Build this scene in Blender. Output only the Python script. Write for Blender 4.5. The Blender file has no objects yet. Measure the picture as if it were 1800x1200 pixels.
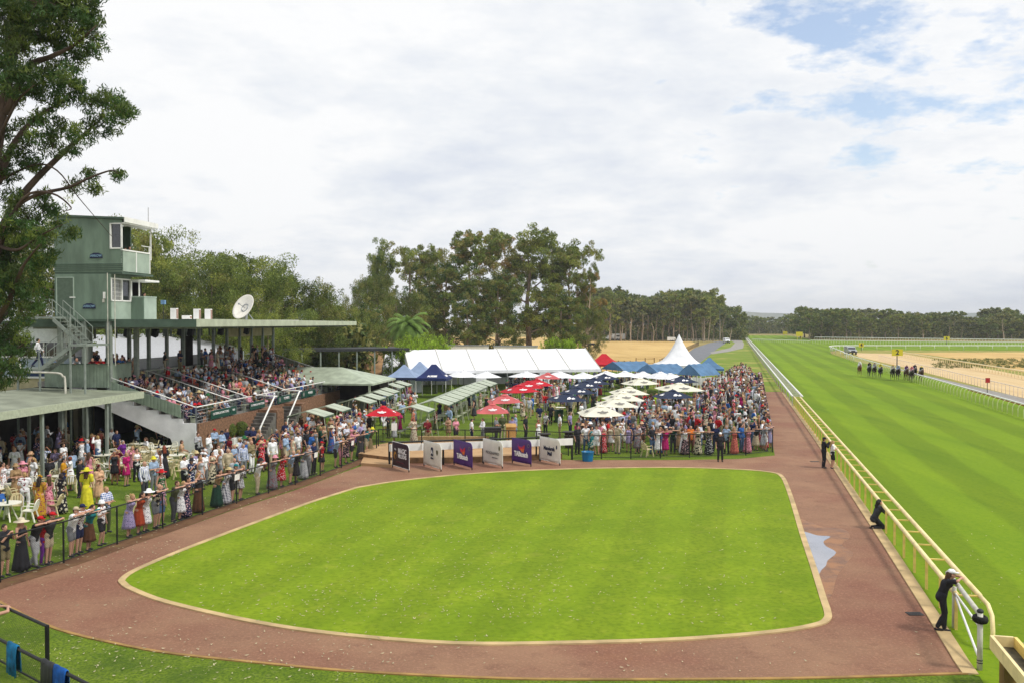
import bpy, bmesh, math, random
import numpy as np
from mathutils import Vector, Matrix, Euler
from mathutils.geometry import tessellate_polygon
random.seed(7); RNG = np.random.default_rng(7)
S = bpy.context.scene
COL = S.collection
rad = math.radians
# ------------------------------------------------------------------ camera, sky, sun, exposure
CAM_H, FPX, VH = 8.0, 1600.0, 567.0          # camera height; focal length and horizon row for an 1800 x 1200 frame
PITCH = math.atan((600 - VH) / FPX)
cd = bpy.data.cameras.new('camera'); cam = bpy.data.objects.new('camera', cd); COL.objects.link(cam)
cam.location = (0, 0, CAM_H); cam.rotation_euler = (math.pi / 2 - PITCH, 0, 0)
cd.sensor_width = 36; cd.lens = 36 * FPX / 1800; cd.clip_start = 0.3; cd.clip_end = 12000
S.camera = cam
SUN_EL, SUN_AZ = 52, 112                      # degrees; azimuth clockwise from the view direction
S.view_settings.view_transform = 'Standard'; S.view_settings.look = 'None'
S.view_settings.exposure = 0.42; S.view_settings.gamma = 1
W = bpy.data.worlds.new('World'); S.world = W; W.use_nodes = True
nt = W.node_tree; nt.nodes.clear(); NN = nt.nodes.new; LK = nt.links.new
def mathn(t, op, a, b=None, c=None, clamp=False):
    n = t.nodes.new('ShaderNodeMath'); n.operation = op; n.use_clamp = clamp
    for i, q in enumerate((a, b, c)):
        if q is None: continue
        if isinstance(q, (int, float)): n.inputs[i].default_value = q
        else: t.links.new(q, n.inputs[i])
    return n.outputs[0]
wo = NN('ShaderNodeOutputWorld'); tc = NN('ShaderNodeTexCoord'); sp = NN('ShaderNodeSeparateXYZ'); LK(tc.outputs['Generated'], sp.inputs[0])
sky = NN('ShaderNodeTexSky'); sky.sky_type = 'NISHITA'; sky.sun_disc = False
sky.sun_elevation = rad(SUN_EL); sky.sun_rotation = rad(SUN_AZ); sky.dust_density = 2.0; sky.altitude = 20
bg1 = NN('ShaderNodeBackground'); bg1.inputs[1].default_value = 0.15; LK(sky.outputs[0], bg1.inputs[0])
zz = mathn(nt, 'ADD', mathn(nt, 'MAXIMUM', sp.outputs[2], 0.0), 0.24)
cx = mathn(nt, 'DIVIDE', sp.outputs[0], zz); cy = mathn(nt, 'DIVIDE', sp.outputs[1], zz)
cmb = NN('ShaderNodeCombineXYZ'); LK(cx, cmb.inputs[0]); LK(cy, cmb.inputs[1]); LK(mathn(nt, 'MULTIPLY', sp.outputs[2], 2.2), cmb.inputs[2])
n1 = NN('ShaderNodeTexNoise'); LK(cmb.outputs[0], n1.inputs['Vector']); n1.inputs['Scale'].default_value = 1.15; n1.inputs['Detail'].default_value = 9; n1.inputs['Roughness'].default_value = .56; n1.inputs['Distortion'].default_value = .35
n2 = NN('ShaderNodeTexNoise'); LK(cmb.outputs[0], n2.inputs['Vector']); n2.inputs['Scale'].default_value = 3.1; n2.inputs['Detail'].default_value = 10; n2.inputs['Roughness'].default_value = .6
# cloud shade
n4 = NN('ShaderNodeTexNoise'); LK(cmb.outputs[0], n4.inputs['Vector']); n4.inputs['Scale'].default_value = 5.5; n4.inputs['Detail'].default_value = 8; n4.inputs['Roughness'].default_value = .62
rp = NN('ShaderNodeValToRGB'); LK(mathn(nt, 'MULTIPLY_ADD', n4.outputs[0], .45, mathn(nt, 'MULTIPLY_ADD', n1.outputs[0], .75, -.10)), rp.inputs[0])
e = rp.color_ramp.elements; e[0].position = .34; e[0].color = (.66, .70, .775, 1); e[1].position = .57; e[1].color = (.88, .885, .89, 1)
e2 = rp.color_ramp.elements.new(.46); e2.color = (.775, .80, .835, 1)
bg2 = NN('ShaderNodeBackground'); LK(rp.outputs[0], bg2.inputs[0]); bg2.inputs[1].default_value = .86
# thin places where blue shows: mostly up on the right
dv = NN('ShaderNodeVectorMath'); dv.operation = 'DOT_PRODUCT'; LK(tc.outputs['Generated'], dv.inputs[0]); dv.inputs[1].default_value = Vector((.37, .87, .325)).normalized()
near = mathn(nt, 'MULTIPLY_ADD', dv.outputs['Value'], 14.0, -13.0, clamp=True)
thin = mathn(nt, 'MULTIPLY_ADD', near, .235, mathn(nt, 'MULTIPLY_ADD', n4.outputs[0], .55, mathn(nt, 'MULTIPLY_ADD', n2.outputs[0], .5, -.075)))
gap = NN('ShaderNodeValToRGB'); LK(thin, gap.inputs[0]); g = gap.color_ramp.elements; g[0].position = .66; g[0].color = (0, 0, 0, 1); g[1].position = .75; g[1].color = (.85, .85, .85, 1)
mx = NN('ShaderNodeMixShader'); LK(gap.outputs[0], mx.inputs[0]); LK(bg2.outputs[0], mx.inputs[1]); LK(bg1.outputs[0], mx.inputs[2]); LK(mx.outputs[0], wo.inputs[0])
sl = bpy.data.lights.new('sun', 'SUN'); sun = bpy.data.objects.new('sun', sl); COL.objects.link(sun)
sl.energy = 2.1; sl.angle = rad(9); sl.color = (1, .955, .88)
_sd = Vector((math.sin(rad(SUN_AZ)) * math.cos(rad(SUN_EL)), math.cos(rad(SUN_AZ)) * math.cos(rad(SUN_EL)), math.sin(rad(SUN_EL))))
sun.rotation_euler = _sd.to_track_quat('Z', 'Y').to_euler(); sun.location = (60, -20, 80)

# ------------------------------------------------------------------ picture point -> place on the ground (or at a height / distance)
def ray(u, v):
    x, z = (u - 900) / FPX, -(v - 600) / FPX
    c, s = math.cos(PITCH), math.sin(PITCH)
    return Vector((x, c + z * s, z * c - s))
def at(u, v, z=0.0):
    d = ray(u, v); t = (z - CAM_H) / d.z
    return Vector((d.x * t, d.y * t, z))
def atd(u, v, D):
    d = ray(u, v); t = D / d.y
    return Vector((d.x * t, D, CAM_H + d.z * t))
def px(p):
    c, s = math.cos(PITCH), math.sin(PITCH); y = p[1]; z = p[2] - CAM_H
    dep = y * c - z * s
    return 900 + FPX * p[0] / dep, 600 - FPX * (y * s + z * c) / dep
T = Vector((.2362, .9717, 0)); TN = Vector((.9717, -.2362, 0))           # along / across the race track
def tr(s, w, z=0.0): return T * s + TN * w + Vector((0, 0, z))
def sw(p): return p[0] * T.x + p[1] * T.y, p[0] * TN.x + p[1] * TN.y

# ------------------------------------------------------------------ materials
def srgb(r, g, b):
    f = lambda c: (c / 255 / 12.92) if c / 255 <= .04045 else ((c / 255 + .055) / 1.055) ** 2.4
    k = 1.0 if min(r, g, b) > 205 else .74
    return (f(r) * k, f(g) * k, f(b) * k, 1)
MATS = {}
def mat(name, col, rough=.7, amt=.12, scale=6.0, bump=0.0, metal=0.0, spec=.35, col2=None, coord='Object', detail=5, trans=0.0, stretch=None):
    if name in MATS: return MATS[name]
    m = bpy.data.materials.new(name); m.use_nodes = True; t = m.node_tree; b = t.nodes['Principled BSDF']
    c = col if len(col) == 4 else (*col, 1)
    tcn = t.nodes.new('ShaderNodeTexCoord'); src = tcn.outputs[coord]
    if stretch:
        mp = t.nodes.new('ShaderNodeMapping'); mp.inputs['Scale'].default_value = stretch; t.links.new(src, mp.inputs[0]); src = mp.outputs[0]
    nz = t.nodes.new('ShaderNodeTexNoise'); nz.inputs['Scale'].default_value = scale; nz.inputs['Detail'].default_value = detail; t.links.new(src, nz.inputs['Vector'])
    r = t.nodes.new('ShaderNodeValToRGB'); t.links.new(nz.outputs[0], r.inputs[0])
    lo = tuple(x * (1 - amt * 1.6) for x in c[:3]) + (1,); hi = tuple(min(1, x * (1 + amt)) for x in c[:3]) + (1,)
    if col2 is not None: lo = col2
    r.color_ramp.elements[0].position = .34; r.color_ramp.elements[0].color = lo
    r.color_ramp.elements[1].position = .66; r.color_ramp.elements[1].color = hi
    t.links.new(r.outputs[0], b.inputs['Base Color'])
    b.inputs['Roughness'].default_value = rough; b.inputs['Metallic'].default_value = metal; b.inputs['Specular IOR Level'].default_value = spec
    if bump:
        bn = t.nodes.new('ShaderNodeBump'); bn.inputs['Strength'].default_value = bump; bn.inputs['Distance'].default_value = .02
        n3 = t.nodes.new('ShaderNodeTexNoise'); n3.inputs['Scale'].default_value = scale * 6; n3.inputs['Detail'].default_value = 4; t.links.new(src, n3.inputs['Vector'])
        t.links.new(n3.outputs[0], bn.inputs['Height']); t.links.new(bn.outputs[0], b.inputs['Normal'])
    if trans:
        o = t.nodes['Material Output']; tl = t.nodes.new('ShaderNodeBsdfTranslucent'); t.links.new(r.outputs[0], tl.inputs[0])
        ms = t.nodes.new('ShaderNodeMixShader'); ms.inputs[0].default_value = trans
        t.links.new(b.outputs[0], ms.inputs[1]); t.links.new(tl.outputs[0], ms.inputs[2]); t.links.new(ms.outputs[0], o.inputs[0])
    MATS[name] = m; return m

def ground_mat(name, layers, rough=.9, bump=.35, bscale=60, stripe=None, spec=.15):
    """layers: first colour, then (colour, noise scale, lo, hi, strength[, stretch]) mixed over it; stripe: (dirx, diry, width, strength)"""
    m = bpy.data.materials.new(name); m.use_nodes = True; t = m.node_tree; b = t.nodes['Principled BSDF']
    tcn = t.nodes.new('ShaderNodeNewGeometry'); src = tcn.outputs['Position']
    cur = None; base = layers[0]
    for L in layers[1:]:
        c2, sc, lo, hi, stg = L[:5]
        s2 = src
        if len(L) > 5:
            mp = t.nodes.new('ShaderNodeMapping'); mp.inputs['Scale'].default_value = L[5]
            if len(L) > 6: mp.inputs['Rotation'].default_value = (0, 0, L[6])
            t.links.new(src, mp.inputs[0]); s2 = mp.outputs[0]
        nz = t.nodes.new('ShaderNodeTexNoise'); nz.inputs['Scale'].default_value = sc; nz.inputs['Detail'].default_value = 6; nz.inputs['Roughness'].default_value = .6; t.links.new(s2, nz.inputs['Vector'])
        mr = t.nodes.new('ShaderNodeMapRange'); mr.inputs['From Min'].default_value = lo; mr.inputs['From Max'].default_value = hi; mr.inputs['To Max'].default_value = stg; t.links.new(nz.outputs[0], mr.inputs['Value'])
        mxn = t.nodes.new('ShaderNodeMixRGB'); t.links.new(mr.outputs[0], mxn.inputs[0])
        if cur is None: mxn.inputs[1].default_value = base
        else: t.links.new(cur, mxn.inputs[1])
        mxn.inputs[2].default_value = c2; cur = mxn.outputs[0]
    if stripe:
        dx, dy, wd, stg = stripe
        dt = t.nodes.new('ShaderNodeVectorMath'); dt.operation = 'DOT_PRODUCT'; t.links.new(src, dt.inputs[0]); dt.inputs[1].default_value = (dx, dy, 0)
        nz = t.nodes.new('ShaderNodeTexNoise'); nz.inputs['Scale'].default_value = .15; t.links.new(src, nz.inputs['Vector'])
        wob = mathn(t, 'MULTIPLY_ADD', nz.outputs[0], wd * .35, dt.outputs['Value'])
        sn = mathn(t, 'SINE', mathn(t, 'MULTIPLY', wob, math.pi / wd))
        sn2 = mathn(t, 'MULTIPLY_ADD', sn, 2.2, 0.5, clamp=True)
        vv = mathn(t, 'MULTIPLY_ADD', sn2, stg * 2, 1 - stg)
        hs = t.nodes.new('ShaderNodeHueSaturation'); t.links.new(vv, hs.inputs['Value']); t.links.new(cur, hs.inputs['Color']); cur = hs.outputs[0]
    t.links.new(cur, b.inputs['Base Color']); b.inputs['Roughness'].default_value = rough; b.inputs['Specular IOR Level'].default_value = spec
    bn = t.nodes.new('ShaderNodeBump'); bn.inputs['Strength'].default_value = bump; bn.inputs['Distance'].default_value = .04
    n3 = t.nodes.new('ShaderNodeTexNoise'); n3.inputs['Scale'].default_value = bscale; n3.inputs['Detail'].default_value = 3; t.links.new(src, n3.inputs['Vector'])
    t.links.new(n3.outputs[0], bn.inputs['Height']); t.links.new(bn.outputs[0], b.inputs['Normal'])
    return m

def glass_mat(name, tint=(.05, .06, .07), rough=.05):
    if name in MATS: return MATS[name]
    m = mat(name, tint, rough=rough, amt=.2, scale=.8, spec=.9); return m

# ------------------------------------------------------------------ mesh building
class MB:
    def __init__(s): s.v = []; s.f = []; s.mi = []; s.M = None
    def add(s, vs, fs, mi=0):
        o = len(s.v)
        if s.M is not None: vs = [s.M @ Vector(p) for p in vs]
        s.v.extend([tuple(p) for p in vs]); s.f.extend([tuple(i + o for i in f) for f in fs]); s.mi.extend([mi] * len(fs)); return s
    def box(s, x0, y0, z0, x1, y1, z1, mi=0):
        return s.add([(x0, y0, z0), (x1, y0, z0), (x1, y1, z0), (x0, y1, z0), (x0, y0, z1), (x1, y0, z1), (x1, y1, z1), (x0, y1, z1)],
                     [(0, 3, 2, 1), (4, 5, 6, 7), (0, 1, 5, 4), (1, 2, 6, 5), (2, 3, 7, 6), (3, 0, 4, 7)], mi)
    def bar(s, p, q, w, h=None, mi=0, up=(0, 0, 1)):
        h = h or w; p, q = Vector(p), Vector(q); d = (q - p).normalized(); u = Vector(up)
        if abs(d.dot(u)) > .98: u = Vector((0, 1, 0))
        a = d.cross(u).normalized() * w / 2; b = a.cross(d).normalized() * h / 2
        vs = [p - a - b, p + a - b, p + a + b, p - a + b, q - a - b, q + a - b, q + a + b, q - a + b]
        return s.add(vs, [(0, 3, 2, 1), (4, 5, 6, 7), (0, 1, 5, 4), (1, 2, 6, 5), (2, 3, 7, 6), (3, 0, 4, 7)], mi)
    def tube(s, pts, r, n=8, mi=0, cap=True):
        pts = [Vector(p) for p in pts]; rs = r if isinstance(r, (list, tuple)) else [r] * len(pts)
        vs = []; fs = []; a = None
        for i, p in enumerate(pts):
            d = (pts[min(i + 1, len(pts) - 1)] - pts[max(i - 1, 0)]).normalized()
            if a is None:
                u = Vector((0, 0, 1)) if abs(d.z) < .9 else Vector((1, 0, 0)); a = d.cross(u).normalized()
            else: a = (a - d * a.dot(d)).normalized()
            b = d.cross(a)
            for k in range(n):
                t = 2 * math.pi * k / n; vs.append(p + (a * math.cos(t) + b * math.sin(t)) * rs[i])
        for i in range(len(pts) - 1):
            for k in range(n):
                k2 = (k + 1) % n; fs.append((i * n + k, i * n + k2, (i + 1) * n + k2, (i + 1) * n + k))
        if cap: fs.append(tuple(range(n - 1, -1, -1))); fs.append(tuple(range((len(pts) - 1) * n, len(pts) * n)))
        return s.add(vs, fs, mi)
    def ell(s, c, r, n=12, m=8, mi=0, R=None):
        if isinstance(r, (int, float)): r = (r, r, r)
        c = Vector(c); vs = [Vector((0, 0, -r[2]))]
        for j in range(1, m):
            ph = -math.pi / 2 + math.pi * j / m
            for k in range(n):
                t = 2 * math.pi * k / n; vs.append(Vector((r[0] * math.cos(ph) * math.cos(t), r[1] * math.cos(ph) * math.sin(t), r[2] * math.sin(ph))))
        vs.append(Vector((0, 0, r[2])))
        if R is not None: vs = [R @ p for p in vs]
        vs = [p + c for p in vs]; fs = []
        for k in range(n):
            k2 = (k + 1) % n; fs.append((0, 1 + k2, 1 + k)); fs.append((len(vs) - 1, 1 + (m - 2) * n + k, 1 + (m - 2) * n + k2))
            for j in range(m - 2): fs.append((1 + j * n + k, 1 + j * n + k2, 1 + (j + 1) * n + k2, 1 + (j + 1) * n + k))
        return s.add(vs, fs, mi)
    def limb(s, p, q, r0, r1, n=10, mi=0):
        p, q = Vector(p), Vector(q); d = (q - p).normalized(); pts = []; rs = []
        for a in (90, 60, 30): pts.append(p - d * r0 * math.sin(rad(a)) * .98); rs.append(max(r0 * math.cos(rad(a)), .002))
        pts += [p, q]; rs += [r0, r1]
        for a in (30, 60, 90): pts.append(q + d * r1 * math.sin(rad(a)) * .98); rs.append(max(r1 * math.cos(rad(a)), .002))
        return s.tube(pts, rs, n, mi)
    def loft(s, rings, n=16, mi=0, cap=True):
        """rings: (centre, rx, ry[, wobble amount, wobble count]) horizontal ellipses"""
        vs = []; fs = []
        for rg in rings:
            c, rx, ry = rg[:3]
            for k in range(n):
                t = 2 * math.pi * k / n; w = 1 + (rg[3] * math.sin(t * rg[4]) if len(rg) > 3 else 0)
                vs.append((c[0] + rx * w * math.cos(t), c[1] + ry * w * math.sin(t), c[2]))
        for i in range(len(rings) - 1):
            for k in range(n):
                k2 = (k + 1) % n; fs.append((i * n + k, i * n + k2, (i + 1) * n + k2, (i + 1) * n + k))
        if cap: fs.append(tuple(range(n - 1, -1, -1))); fs.append(tuple(range((len(rings) - 1) * n, len(rings) * n)))
        return s.add(vs, fs, mi)
    def prism(s, poly, z0, z1, mi=0):
        n = len(poly); A = sum(poly[i][0] * poly[(i + 1) % n][1] - poly[(i + 1) % n][0] * poly[i][1] for i in range(n))
        if A < 0: poly = poly[::-1]
        vs = [(p[0], p[1], z0) for p in poly] + [(p[0], p[1], z1) for p in poly]
        fs = [tuple(range(n - 1, -1, -1)), tuple(range(n, 2 * n))] + [(i, (i + 1) % n, n + (i + 1) % n, n + i) for i in range(n)]
        return s.add(vs, fs, mi)
    def extr(s, poly, d, mi=0):
        """closed 3D polygon extruded by vector d"""
        d = Vector(d); n = len(poly); poly = [Vector(p) for p in poly]
        vs = poly + [p + d for p in poly]
        fs = [tuple(range(n - 1, -1, -1)), tuple(range(n, 2 * n))] + [(i, (i + 1) % n, n + (i + 1) % n, n + i) for i in range(n)]
        return s.add(vs, fs, mi)
    def build(s, name, mats, parent=None, smooth=False, loc=None):
        me = bpy.data.meshes.new(name); me.from_pydata(s.v, [], s.f)
        if not isinstance(mats, (list, tuple)): mats = [mats]
        for m in mats: me.materials.append(m)
        if len(mats) > 1: me.polygons.foreach_set('material_index', s.mi)
        if smooth: me.polygons.foreach_set('use_smooth', [True] * len(me.polygons))
        me.update(); o = bpy.data.objects.new(name, me); COL.objects.link(o)
        if parent is not None: o.parent = parent
        if loc is not None: o.location = loc
        return o
def fix_normals(o):
    bm = bmesh.new(); bm.from_mesh(o.data); bmesh.ops.recalc_face_normals(bm, faces=bm.faces); bm.to_mesh(o.data); bm.free(); return o
def empty(name, loc=(0, 0, 0), rz=0.0, sc=1.0):
    o = bpy.data.objects.new(name, None); COL.objects.link(o); o.location = loc; o.rotation_euler = (0, 0, rz); o.scale = (sc, sc, sc); o.empty_display_size = .2; return o
USED = {}
def tag(o, label=None, cat=None, group=None, kind=None):
    if label:
        o['label'] = label; USED[label] = USED.get(label, 0) + 1
    if cat: o['category'] = cat
    if group: o['group'] = group
    if kind: o['kind'] = kind
    return o
KIDS = {}
def copy_tree(o, parent=None):
    c = o.copy(); COL.objects.link(c); c.parent = parent
    for ch in list(o.children): copy_tree(ch, c)
    return c
def text(string, size, m, parent, loc, rot, name='lettering', bold=0.0, ext=.006, align='CENTER', sx=1.0):
    cu = bpy.data.curves.new(name, 'FONT'); cu.body = string; cu.size = size; cu.extrude = ext; cu.offset = bold; cu.align_x = align; cu.align_y = 'CENTER'; cu.resolution_u = 3
    to = bpy.data.objects.new(name, cu); COL.objects.link(to)
    dg = bpy.context.evaluated_depsgraph_get(); me = bpy.data.meshes.new_from_object(to.evaluated_get(dg)); COL.objects.unlink(to); bpy.data.objects.remove(to)
    me.materials.clear(); me.materials.append(m); me.name = name
    o = bpy.data.objects.new(name, me); COL.objects.link(o); o.parent = parent; o.location = loc; o.rotation_euler = rot; o.scale = (sx, 1, 1)
    return o
def np_mesh(name, V, F, mats, mi=None, parent=None):
    """V (n,3), F (m,k) of one face size"""
    me = bpy.data.meshes.new(name); k = F.shape[1]
    me.vertices.add(len(V)); me.vertices.foreach_set('co', V.astype(np.float32).ravel())
    me.loops.add(F.size); me.loops.foreach_set('vertex_index', F.astype(np.int32).ravel())
    me.polygons.add(len(F)); me.polygons.foreach_set('loop_start', np.arange(0, F.size, k, dtype=np.int32))
    me.polygons.foreach_set('loop_total', np.full(len(F), k, dtype=np.int32))
    for m in (mats if isinstance(mats, (list, tuple)) else [mats]): me.materials.append(m)
    if mi is not None: me.polygons.foreach_set('material_index', mi.astype(np.int32))
    me.update(calc_edges=True); me.validate()
    o = bpy.data.objects.new(name, me); COL.objects.link(o)
    if parent is not None: o.parent = parent
    return o
def smooth_closed(pts, k=6):
    out = []; n = len(pts)
    for i in range(n):
        p0, p1, p2, p3 = (Vector(pts[(i + j - 1) % n]) for j in range(4))
        for a in range(k):
            t = a / k; out.append(.5 * ((2 * p1) + (-p0 + p2) * t + (2 * p0 - 5 * p1 + 4 * p2 - p3) * t * t + (-p0 + 3 * p1 - 3 * p2 + p3) * t ** 3))
    return out
def smooth_open(pts, k=6):
    pts = [Vector(p) for p in pts]; P = [2 * pts[0] - pts[1]] + pts + [2 * pts[-1] - pts[-2]]; out = []
    for i in range(1, len(P) - 2):
        p0, p1, p2, p3 = P[i - 1:i + 3]
        for a in range(k):
            t = a / k; out.append(.5 * ((2 * p1) + (-p0 + p2) * t + (2 * p0 - 5 * p1 + 4 * p2 - p3) * t * t + (-p0 + 3 * p1 - 3 * p2 + p3) * t ** 3))
    out.append(pts[-1]); return out
def sheet(name, pts, z, m, kind='structure'):
    """flat ground sheet from world points"""
    vs = [Vector((p[0], p[1], z)) for p in pts]; tris = tessellate_polygon([vs])
    mb = MB(); mb.add(vs, [tuple(t) for t in tris]); o = mb.build(name, m); bm = bmesh.new(); bm.from_mesh(o.data)
    bmesh.ops.recalc_face_normals(bm, faces=bm.faces)
    if sum(f.normal.z for f in bm.faces) < 0: bmesh.ops.reverse_faces(bm, faces=bm.faces)
    bm.to_mesh(o.data); bm.free(); o['kind'] = kind; return o
def offset_line(pts, d, closed=False):
    out = []; n = len(pts)
    for i, p in enumerate(pts):
        a = pts[(i - 1) % n] if (closed or i) else pts[0]; b = pts[(i + 1) % n] if (closed or i < n - 1) else pts[-1]
        t = (Vector(b) - Vector(a)); t.z = 0; t.normalize(); out.append(Vector(p) + Vector((t.y, -t.x, 0)) * d)
    return out
def strip(name, pts, w, z0, z1, m, closed=False):
    a = offset_line(pts, -w / 2, closed); b = offset_line(pts, w / 2, closed); n = len(pts); mb = MB(); vs = []
    for i in range(n): vs += [(a[i].x, a[i].y, z0), (b[i].x, b[i].y, z0), (b[i].x, b[i].y, z1), (a[i].x, a[i].y, z1)]
    fs = []
    for i in range(n if closed else n - 1):
        j = (i + 1) % n
        for k in range(4): fs.append((i * 4 + k, i * 4 + (k + 1) % 4, j * 4 + (k + 1) % 4, j * 4 + k))
    if not closed: fs += [(3, 2, 1, 0), tuple((n - 1) * 4 + k for k in range(4))]
    mb.add(vs, fs); o = mb.build(name, m); fix_normals(o); return o
# ------------------------------------------------------------------ ground, track, paths
G_LAWN = ground_mat('lawn grass', [srgb(104, 130, 30), (srgb(130, 152, 42), .8, .38, .62, .9), (srgb(70, 94, 32), .3, .5, .68, .7), (srgb(138, 146, 84), 5, .55, .7, .6), (srgb(64, 90, 26), 14, .45, .6, .7)])
G_OVAL = ground_mat('parade ring grass', [srgb(126, 154, 24), (srgb(142, 166, 30), .35, .4, .6, .9), (srgb(114, 142, 20), .16, .5, .68, .7), (srgb(164, 174, 56), 1.4, .56, .72, .5), (srgb(108, 134, 18), 6, .46, .6, .6), (srgb(158, 164, 66), .5, .62, .74, .5)], stripe=(TN.x, TN.y, 1.3, .05))
G_TURF = ground_mat('track turf', [srgb(118, 148, 18), (srgb(136, 162, 24), .25, .4, .62, .8, (1, .12, 1), -.238), (srgb(98, 130, 18), .6, .5, .7, .5, (1, .1, 1), -.238), (srgb(144, 170, 40), 1.6, .58, .72, .35), (srgb(94, 132, 8), 5, .48, .62, .4)], stripe=(TN.x, TN.y, 2.2, .1))
G_VERGE = ground_mat('verge grass', [srgb(132, 150, 52), (srgb(196, 178, 104), .1, .5, .6, .8, (1, 1, 1)), (srgb(112, 146, 40), .3, .42, .6, .8), (srgb(150, 156, 72), 4, .5, .7, .5)], stripe=(.9, .44, 3.0, .035))
G_DRY = ground_mat('dry grass field', [srgb(214, 178, 112), (srgb(232, 198, 130), .05, .4, .62, .9), (srgb(184, 146, 88), .2, .55, .7, .6, (1, .3, 1)), (srgb(150, 140, 80), .03, .6, .7, .5)], bump=.5)
G_BASE = ground_mat('bush ground', [srgb(150, 140, 84), (srgb(176, 156, 98), .05, .4, .62, .9), (srgb(96, 104, 52), .02, .5, .66, .8)], bump=.5)
G_PATH = ground_mat('red asphalt path', [srgb(154, 115, 90), (srgb(174, 134, 104), .35, .4, .62, .8), (srgb(146, 98, 78), .13, .48, .62, .9), (srgb(124, 84, 66), 1.5, .56, .7, .5), (srgb(200, 150, 120), 14, .5, .68, .5), (srgb(178, 130, 84), .06, .55, .66, .6)], bump=.5, bscale=120, spec=.3, rough=.8)
G_DIRT = ground_mat('bare red dirt', [srgb(122, 90, 68), (srgb(150, 116, 84), 1.1, .4, .66, .8), (srgb(98, 68, 46), 3, .52, .7, .6), (srgb(120, 120, 60), 1.6, .6, .75, .6)], bump=.8)
G_PAVE = ground_mat('tan paving', [srgb(196, 158, 116), (srgb(216, 180, 136), .6, .4, .66, .8), (srgb(168, 130, 94), 2, .55, .7, .5)])
G_ROAD = ground_mat('grey asphalt', [srgb(128, 130, 136), (srgb(146, 148, 152), .4, .4, .66, .8), (srgb(104, 106, 110), 2, .55, .7, .5)])
G_SAND = ground_mat('sand track', [srgb(226, 196, 146), (srgb(238, 212, 166), .3, .4, .66, .8, (1, .2, 1), -.24), (srgb(202, 170, 118), 1, .55, .7, .5, (1, .2, 1), -.24)], stripe=(TN.x, TN.y, .8, .025))
M_KERB = mat('kerb concrete', srgb(214, 186, 136), rough=.85, amt=.16, scale=1.3, bump=.5, coord='Object')
M_GRAVEL = ground_mat('grey gravel', [srgb(160, 156, 150), (srgb(184, 180, 172), 1.4, .4, .66, .8), (srgb(132, 128, 122), 6, .55, .7, .5)])

b = MB(); b.add([(-2900, -140, 0), (5400, -140, 0), (5400, 5100, 0), (-2900, 5100, 0)], [(0, 1, 2, 3)]); o = b.build('ground', G_BASE); o['kind'] = 'structure'
hay_px = [(430, 640), (505, 600), (640, 594), (900, 592), (1010, 594), (1100, 597), (1215, 600), (1228, 606), (1205, 622), (1160, 640), (1130, 655), (1000, 665), (800, 680), (600, 690)]
sheet('dry_field', [at(u, v) for u, v in hay_px], .004, G_DRY)
lawn_px = [(-500, 1420), (-300, 720), (100, 668), (450, 655), (700, 660), (1000, 652), (1150, 652), (1300, 655), (1356, 690), (1362, 806), (1000, 830), (640, 840), (500, 880), (0, 1060), (-60, 1100)]
sheet('lawn', [at(u, v) for u, v in lawn_px], .008, G_LAWN)
vg = [tr(86, 5.5), tr(600, 5.5), tr(640, -4)] + [at(u, v) for u, v in [(1272, 594), (1262, 612), (1225, 640), (1190, 656), (1120, 690), (1360, 692)]]
sheet('verge', vg, .010, G_VERGE)
turf = [tr(-25, 5.7), tr(585, 5.9)] + [at(u, v) for u, v in [(1384, 590), (1432, 597), (1560, 599.5), (1800, 601), (2300, 603), (2300, 618), (1800, 616), (1640, 615.5), (1520, 615), (1475, 615.5), (1459, 617.5), (1462, 622)]] + [tr(205, 24.4), tr(160, 27), tr(110, 28), tr(60, 28), tr(-25, 28)]
sheet('turf_track', turf, .018, G_TURF)
inner_verge = [tr(40, 23.7), tr(200, 23.9)] + [at(u, v) for u, v in [(1462, 622), (1475, 615.5), (1520, 615), (1800, 616.2), (2300, 618), (2300, 900), (1900, 780)]]
sheet('infield_verge', inner_verge, .012, ground_mat('infield grass', [srgb(176, 162, 88), (srgb(132, 146, 58), .25, .42, .58, .9), (srgb(206, 182, 120), .6, .5, .7, .7)]))
sheet('gravel_strip', [tr(45, 28.1), tr(110, 28.1), tr(160, 27.1), tr(160, 28.3), tr(110, 30), tr(45, 31)], .016, M_GRAVEL)
sand = [at(u, v) for u, v in [(1500, 620), (1590, 622), (1680, 637), (1800, 660), (2200, 745), (2200, 810), (1800, 700), (1700, 673), (1610, 650), (1540, 634), (1510, 627)]]
sheet('sand_track', sand, .016, G_SAND)
infield = [at(u, v) for u, v in [(1600, 620), (1700, 619), (1800, 619), (2300, 621), (2300, 740), (1800, 652), (1700, 634), (1640, 624.5)]]
sheet('infield', infield, .020, G_DRY)
road = [at(u, v) for u, v in [(1160, 655), (1220, 612), (1246, 603), (1266, 599), (1276, 603), (1262, 612), (1236, 633), (1212, 655)]]
sheet('service_road', road, .020, G_ROAD)
sheet('dirt_track', [at(u, v) for u, v in [(1272, 592), (1300, 593), (1308, 604), (1306, 612), (1280, 618), (1252, 622), (1248, 619), (1284, 611), (1292, 603), (1284, 598)]], .024, M_GRAVEL)

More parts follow.
